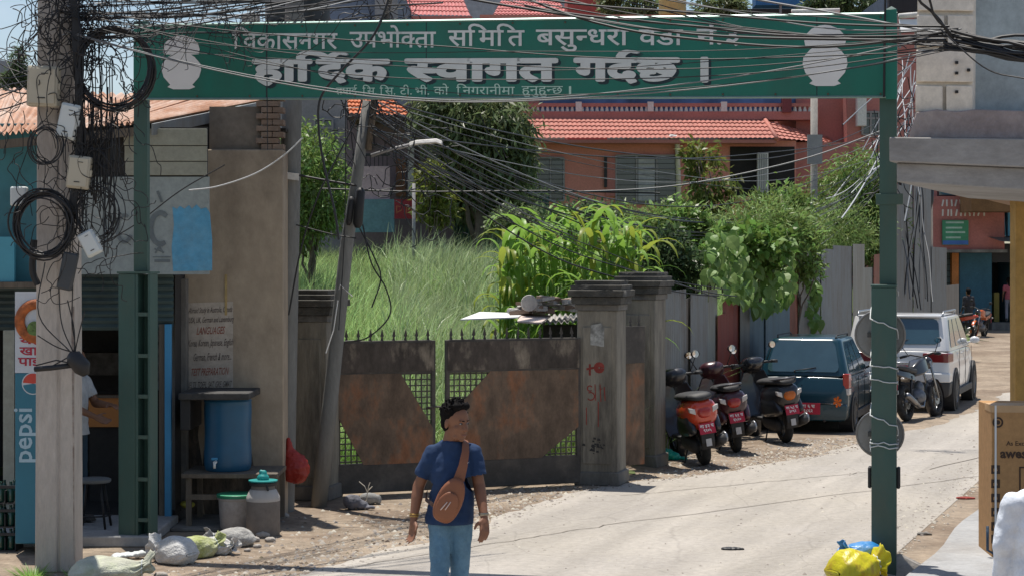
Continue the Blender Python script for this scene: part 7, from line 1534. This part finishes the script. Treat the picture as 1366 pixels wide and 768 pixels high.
def sack(label, loc, L, R, mat, rz, seed, flat=.8, group='filled sacks by the left posts', name='sack', open_=True):
    """lying woven sack: sewn flat end, wrinkled belly, gathered or gaping mouth"""
    r_ = random.Random(seed); t = thing(name, label, 'sack' if name == 'sack' else 'plastic sack', loc, rz, group); n = 44; rings = []; ph = [r_.uniform(0, 6) for _ in range(8)]
    prof = [(0, .55, .10), (.02, .75, .30), (.10, .92, .75), (.22, 1.0, .98), (.38, 1.04, 1.05), (.52, 1.0, 1.0), (.66, .92, .9), (.78, .72, .70), (.86, .46, .5), (.90, .36, .40), (.95, .5, .55), (1.0, .72, .8)]
    dens = []
    for (a, b) in zip(prof, prof[1:]):
        for k in range(3): t_ = k/3; dens.append(tuple(a[q]*(1-t_)+b[q]*t_ for q in range(3)))
    dens.append(prof[-1])
    for x, wy, wz in dens:
        ring = []; neck = math.exp(-((x-.9)/.12)**2)
        for k in range(n):
            a = 2*PI*k/n; f_ = 1+.035*math.sin(3*a+ph[0]+x*5)+.03*math.sin(5*a+ph[1]-x*9)+.025*math.sin(9*a+ph[2]+x*14)+neck*.16*math.sin(11*a+ph[3])+.02*math.sin(17*a+ph[4]+x*22)+r_.uniform(-.012, .012)
            y, z = R*wy*f_*math.cos(a), R*flat*wz*f_*math.sin(a); z = max(z, -R*flat*.62+.01*math.sin(7*a)); ring.append(Vector(((x-.5)*L+.02*math.sin(4*a+ph[5])*(x > .9), y, z+R*flat*.62+(.35*R*(x-.8)/.2 if x > .8 else 0))))
        rings.append(ring)
    q0 = MB().loft(rings, cap=False); q0.add(rings[0], [tuple(range(n))]); o = q0.build('sack_cloth', mat, t, smooth=True); m2 = o.modifiers.new('t', 'SOLIDIFY'); m2.thickness = .006; m2.offset = -1; s2 = o.modifiers.new('s', 'SUBSURF'); s2.levels = s2.render_levels = 1
    m = MB(); rg_ = rings[25]; m.tube([p*1.0 for p in rg_]+[rg_[0]], .006, 4, False); m.build('tie_string', mWhiteD, t, smooth=True)
    return t
sack(sk[0][0], G(231, 750), .42, .145, mSack, math.radians(150), 1, .95); sack(sk[1][0], G(264, 742), .44, .14, mSackY, math.radians(40), 2); sack(sk[2][0], G(308, 728), .44, .125, mSackG, math.radians(200), 3); sack(sk[3][0], G(292, 738), .34, .11, mSack, math.radians(-20), 4); sack(sk[4][0], G(148, 774), .66, .20, M('sack_pale_print', (.47, .47, .38), .8, .2, 8, .25, 60, dirt=.5, dcol=(.30, .36, .18), dth=.58, dscale=9), math.radians(8), 5, .6)
lump('crumpled_sheet', 'crumpled white sheet of plastic on the shop step', 'plastic sheet', G(166, 745)+Vector((0, 0, .0)), [((0, 0, .03), (.10, .06, .025)), ((.12, .02, .04), (.09, .05, .025)), ((-.06, -.04, .03), (.05, .07, .02))], mWhiteD, .008, .04, .05)
for i, (px, py, r_) in enumerate(((338, 722, .05), (350, 716, .06), (343, 730, .035), (360, 722, .045), (330, 735, .03), (214, 770, .05), (378, 690, .05))):
    lump('loose_stone', ('flat brown stone in front of the milk can', 'larger brown stone touching the milk can', 'small stone before the milk can', 'stone right of the milk can', 'little stone beside the small white sack', 'stone at the bottom edge beside the plump sack', 'dark stone at the foot of the slim concrete pole')[i], 'stone', G(px, py), [((0, 0, r_*.4), (r_*1.2, r_, r_*.6)), ((r_*.5, 0, r_*.35), (r_*.7, r_*.8, r_*.5))], mConc, .01, .02, .04, group='stones near the sacks')
def redbag(px, py, Y, sc, label):
    t = thing('plastic_bag', label, 'plastic bag', P(px, py, Y), 0, 'red plastic bags on the slim pole'); m = MB().ball((0, 0, -.12*sc), (.13*sc, .10*sc, .13*sc), 16, 12).cap((-.05*sc, 0, 0), .05*sc, (-.06*sc, 0, .14*sc), .02*sc).cap((.02*sc, 0, -.05), .07*sc, (-.03*sc, 0, .05), .03*sc); o = m.build('bag_body', M('red_plastic', (.36, .035, .025), .35, .15, 5, .1, trans=.15), t)
    tx = bpy.data.textures.get('crumpleb') or bpy.data.textures.new('crumpleb', 'CLOUDS'); tx.noise_scale = .06; bake(o, [('REMESH', dict(mode='VOXEL', voxel_size=.01)), ('SMOOTH', dict(factor=.5, iterations=3)), ('DISPLACE', dict(texture=tx, strength=.03, texture_coords='LOCAL'))])
redbag(394, 607, 18.75, 1.15, 'large red plastic bag hanging right of the slim concrete pole'); redbag(361, 608, 18.7, .75, 'small red plastic bag hanging left of the slim concrete pole')
lump('dusty_bundle', 'dark grey dusty bundle lying at the foot of the gate', 'bundle', G(470, 679), [((0, 0, .08), (.10, .08, .08)), ((.08, 0, .05), (.09, .06, .05)), ((.18, -.03, .025), (.06, .04, .02))], M('bundle_grey', (.13, .13, .15), .8, .3, 8, .1), .01, .03, .06)
lump('dusty_pot', 'grey round lump like a fallen pot beside the dry twig', 'pot', G(492, 672), [((0, 0, .06), (.11, .07, .065)), ((.10, 0, .05), (.035, .05, .055))], M('pot_grey', (.24, .24, .235), .8, .2, 8, .1), .009, .012, .06)
tw_ = thing('dry_twig', 'pale dry twig sticking up between the bundle and the pot', 'twig', G(484, 676)); m = MB()
for pts in (((0, 0, 0), (.04, 0, .08), (.05, 0, .17)), ((.05, 0, .15), (.02, 0, .22), (-.04, 0, .27)), ((.05, 0, .16), (.06, 0, .22), (.075, 0, .26)), ((.05, 0, .17), (.08, 0, .20), (.10, 0, .22))): m.tube([Vector(p) for p in pts], .005, 4)
m.build('twig', M('pale_twig', (.5, .46, .38), .8), tw_)
lump('plastic_bag', 'crumpled turquoise bag on the ground beside the nearest scooter', 'plastic bag', G(889, 613), [((0, 0, .07), (.10, .09, .08)), ((.10, 0, .05), (.08, .07, .06)), ((.20, .02, .02), (.08, .05, .02))], M('turquoise_plastic', (.01, .33, .26), .35, .2, 6, .1), .012, .05, .06)
yb = sack('bright yellow and blue printed plastic sack at the foot of the right green post', G(1143, 778), .46, .18, M('yellow_plastic', (.58, .52, .02), .35, .12, 6, .15, 30, dirt=.7, dcol=(.30, .07, .04), dth=.60, dscale=7, stretch=(2.5, 1, 1)), math.radians(25), 9, .95, None, 'refuse_sack')
sack('blue plastic bag resting on the yellow sack', G(1150, 772)+Vector((0, .05, .17)), .34, .11, M('blue_plastic', (.02, .20, .50), .35, .2, 8, .15, 30, dirt=.5, dcol=(.4, .5, .6), dscale=8), math.radians(200), 10, .7, None, 'refuse_sack')
bs = thing('cardboard_sheet', 'bent grey cardboard sheet leaning at the foot of the right post', 'cardboard', G(1212, 768)); o = MB().prism([(-.22, 0, .0), (.02, -.02, .0), (.26, .02, .0), (.22, .08, .03), (-.05, .10, .16), (-.2, .08, .10)], (0, .012, .012)).build('sheet', M('grey_card', (.35, .32, .29), .9, .12), bs)
# stool and bottle crates
st_ = thing('stool', 'dark metal stool in the shop doorway behind the concrete pole', 'stool', (P(125, 0, 17.1).x, 17.1, .1)); MB().lathe([(.15, .42), (.16, .43), (.16, .45), (.14, .46)], 24).build('seat', M('grey_seat', (.16, .17, .17), .5), st_, angle=40)
for a in range(4): c, s_ = math.cos(a*PI/2+.8), math.sin(a*PI/2+.8); MB().tube([(c*.11, s_*.11, .42), (c*.19, s_*.19, 0)], .012, 6).build('leg', mBlk, st_, smooth=True)
MB().tube([(.165*math.cos(k*PI/6), .165*math.sin(k*PI/6), .12) for k in range(13)], .008, 5).build('foot_ring', mBlk, st_, smooth=True)
for i in range(3):
    cr_ = thing('bottle_crate', ('bottom bottle crate left of the blue cooler', 'middle bottle crate left of the blue cooler', 'topmost bottle crate left of the blue cooler')[i], 'crate', (P(3, 0, 16.3).x, 16.3, (.0, .21, .42)[i]+.001), 0, 'bottle crates left of the cooler'); m = MB().box(-.17, .12, 0, .3, 0, .012)
    for x in (-.17, -.075, .02, .112): m.box(x, x+.008, -.004, .304, .013, .12)
    m.box(-.17, .12, 0, .012, .14, .165).build('case', mPlasB, cr_)
    bt = MB().lathe([(.032, .013), (.033, .03), (.033, .12), (.014, .165), (.013, .19), (.016, .195), (.001, .197)], 12).build('bottle', M('bottle_green', (.02, .07, .05), .1, .2, 3, 0, coat=.5), cr_, smooth=True); bt.location = (-.12, .06, 0)
    for k in range(1, 6): link('bottle', bt.data, cr_, (-.12+(k % 3)*.09, .06+(k//3)*.12, 0))
lump('plastic_bag', 'small yellow plastic bag in the shade beneath the table', 'plastic bag', P(250, 672, 18.1), [((0, 0, 0), (.08, .05, .035))], M('dull_yellow_bag', (.35, .32, .05), .5), .01, .03, .05)
# weeds at the pole foot
def weed(label, c, n, h, spread, mt): 
    m = MB(); t = thing('weed', label, 'weed', c)
    for i in range(n): a, l = rc.uniform(0, 6.28), rc.uniform(.3, 1)*spread; b = Vector((math.cos(a)*l*.4, math.sin(a)*l*.4, 0)); e = Vector((math.cos(a)*l, math.sin(a)*l, h*rc.uniform(.5, 1))); s_ = Vector((-math.sin(a), math.cos(a), 0))*.006; m.quad(b-s_, b+s_, e)
    m.build('blades', mt, t)
weed('green weeds round the base of the left concrete pole', Vector((p1.location.x-.12, 14.95, 0)), 160, .10, .28, MATS['grass_fresh']); weed('weeds at the right foot of the left concrete pole', Vector((p1.location.x+.22, 14.98, 0)), 90, .08, .16, MATS['grass_fresh'])
# rubble on the lean-to behind the gate
rbp = thing('rubble_stack', 'stack of broken slabs and bricks on a corrugated lean-to behind the gate', 'rubble', (P(745, 0, 23).x, 23, 0)); X0 = rbp.location.x; q = lambda px, py, Y=23: P(px, py, Y)-rbp.location
corr(q(712, 432), q(782, 428), q(782, 418, 24.6), q(716, 421, 24.6), 9, .02).build('corrugated_sheet', M('pale_weathered_sheet', (.36, .34, .32), .8, .15), rbp, angle=60)
MB().box(q(725, 0).x, q(780, 0).x, .25, .45, 0, q(0, 434).z).build('support_wall', mDark, rbp)
rr = random.Random(4); mSl = M('pale_slab', (.42, .40, .37), .92, .15, 5, .2)
for k in range(44):
    px = rr.uniform(690, 778); top = interp(px, [(690, 415), (705, 402), (730, 396), (760, 396), (778, 402)]); py = rr.uniform(top, 417); w_, d_, h_ = rr.uniform(.08, .26), rr.uniform(.1, .22), rr.uniform(.03, .06); MB().cbox(q(px, py, 23.1+rr.uniform(0, .5)), (w_, d_, h_), (rr.uniform(-.12, .12), rr.uniform(-.15, .15), rr.uniform(-.6, .6))).build('broken_slab', mSl if rr.random() < .75 else mBrick, rbp, jit=.006)
MB().lathe([(.10, -.03), (.105, 0), (.10, .03)], 16, c=q(706, 404, 23), axis='y').build('stone_disc', mSl, rbp)
fs = thing('flat_sheet', 'bright flat white sheet lying on the grass left of the rubble stack', 'sheet', P(655, 428, 22.6)); q = lambda px, py, Y=22.6: P(px, py, Y)-fs.location
MB().prism([q(614, 427), q(690, 424), q(700, 419, 23.6), q(640, 417, 23.6)], (0, 0, .015)).build('sheet', mWhite, fs); MB().prism([q(690, 430, 22.4), q(722, 432, 22.4), q(735, 422, 23.4), q(695, 420, 23.4)], (0, 0, .02)).build('second_sheet', M('pale_pink_board', (.55, .45, .40), .9), fs)
# litter on the road
lt = [('tar black rag lying on the road right of centre', 976, 733, .10, mBlk), ('scrap of red plastic near the pavement edge', 1287, 665, .10, mRed), ('small pale scrap on the road before the gate', 742, 640, .06, mWhiteD), ('dark scrap by the carton side of the road', 1232, 713, .07, mConcD)]
for lb, px, py, r_, mt in lt: lump('litter', lb, 'litter', G(px, py), [((0, 0, .012), (r_, r_*.5, .015)), ((r_*.6, 0, .01), (r_*.6, r_*.4, .012))], mt, .007, .02, .03, group=None)
helmet(1268, 428, 58, mWhite, 'white helmet on the seat of the far black motorcycle')
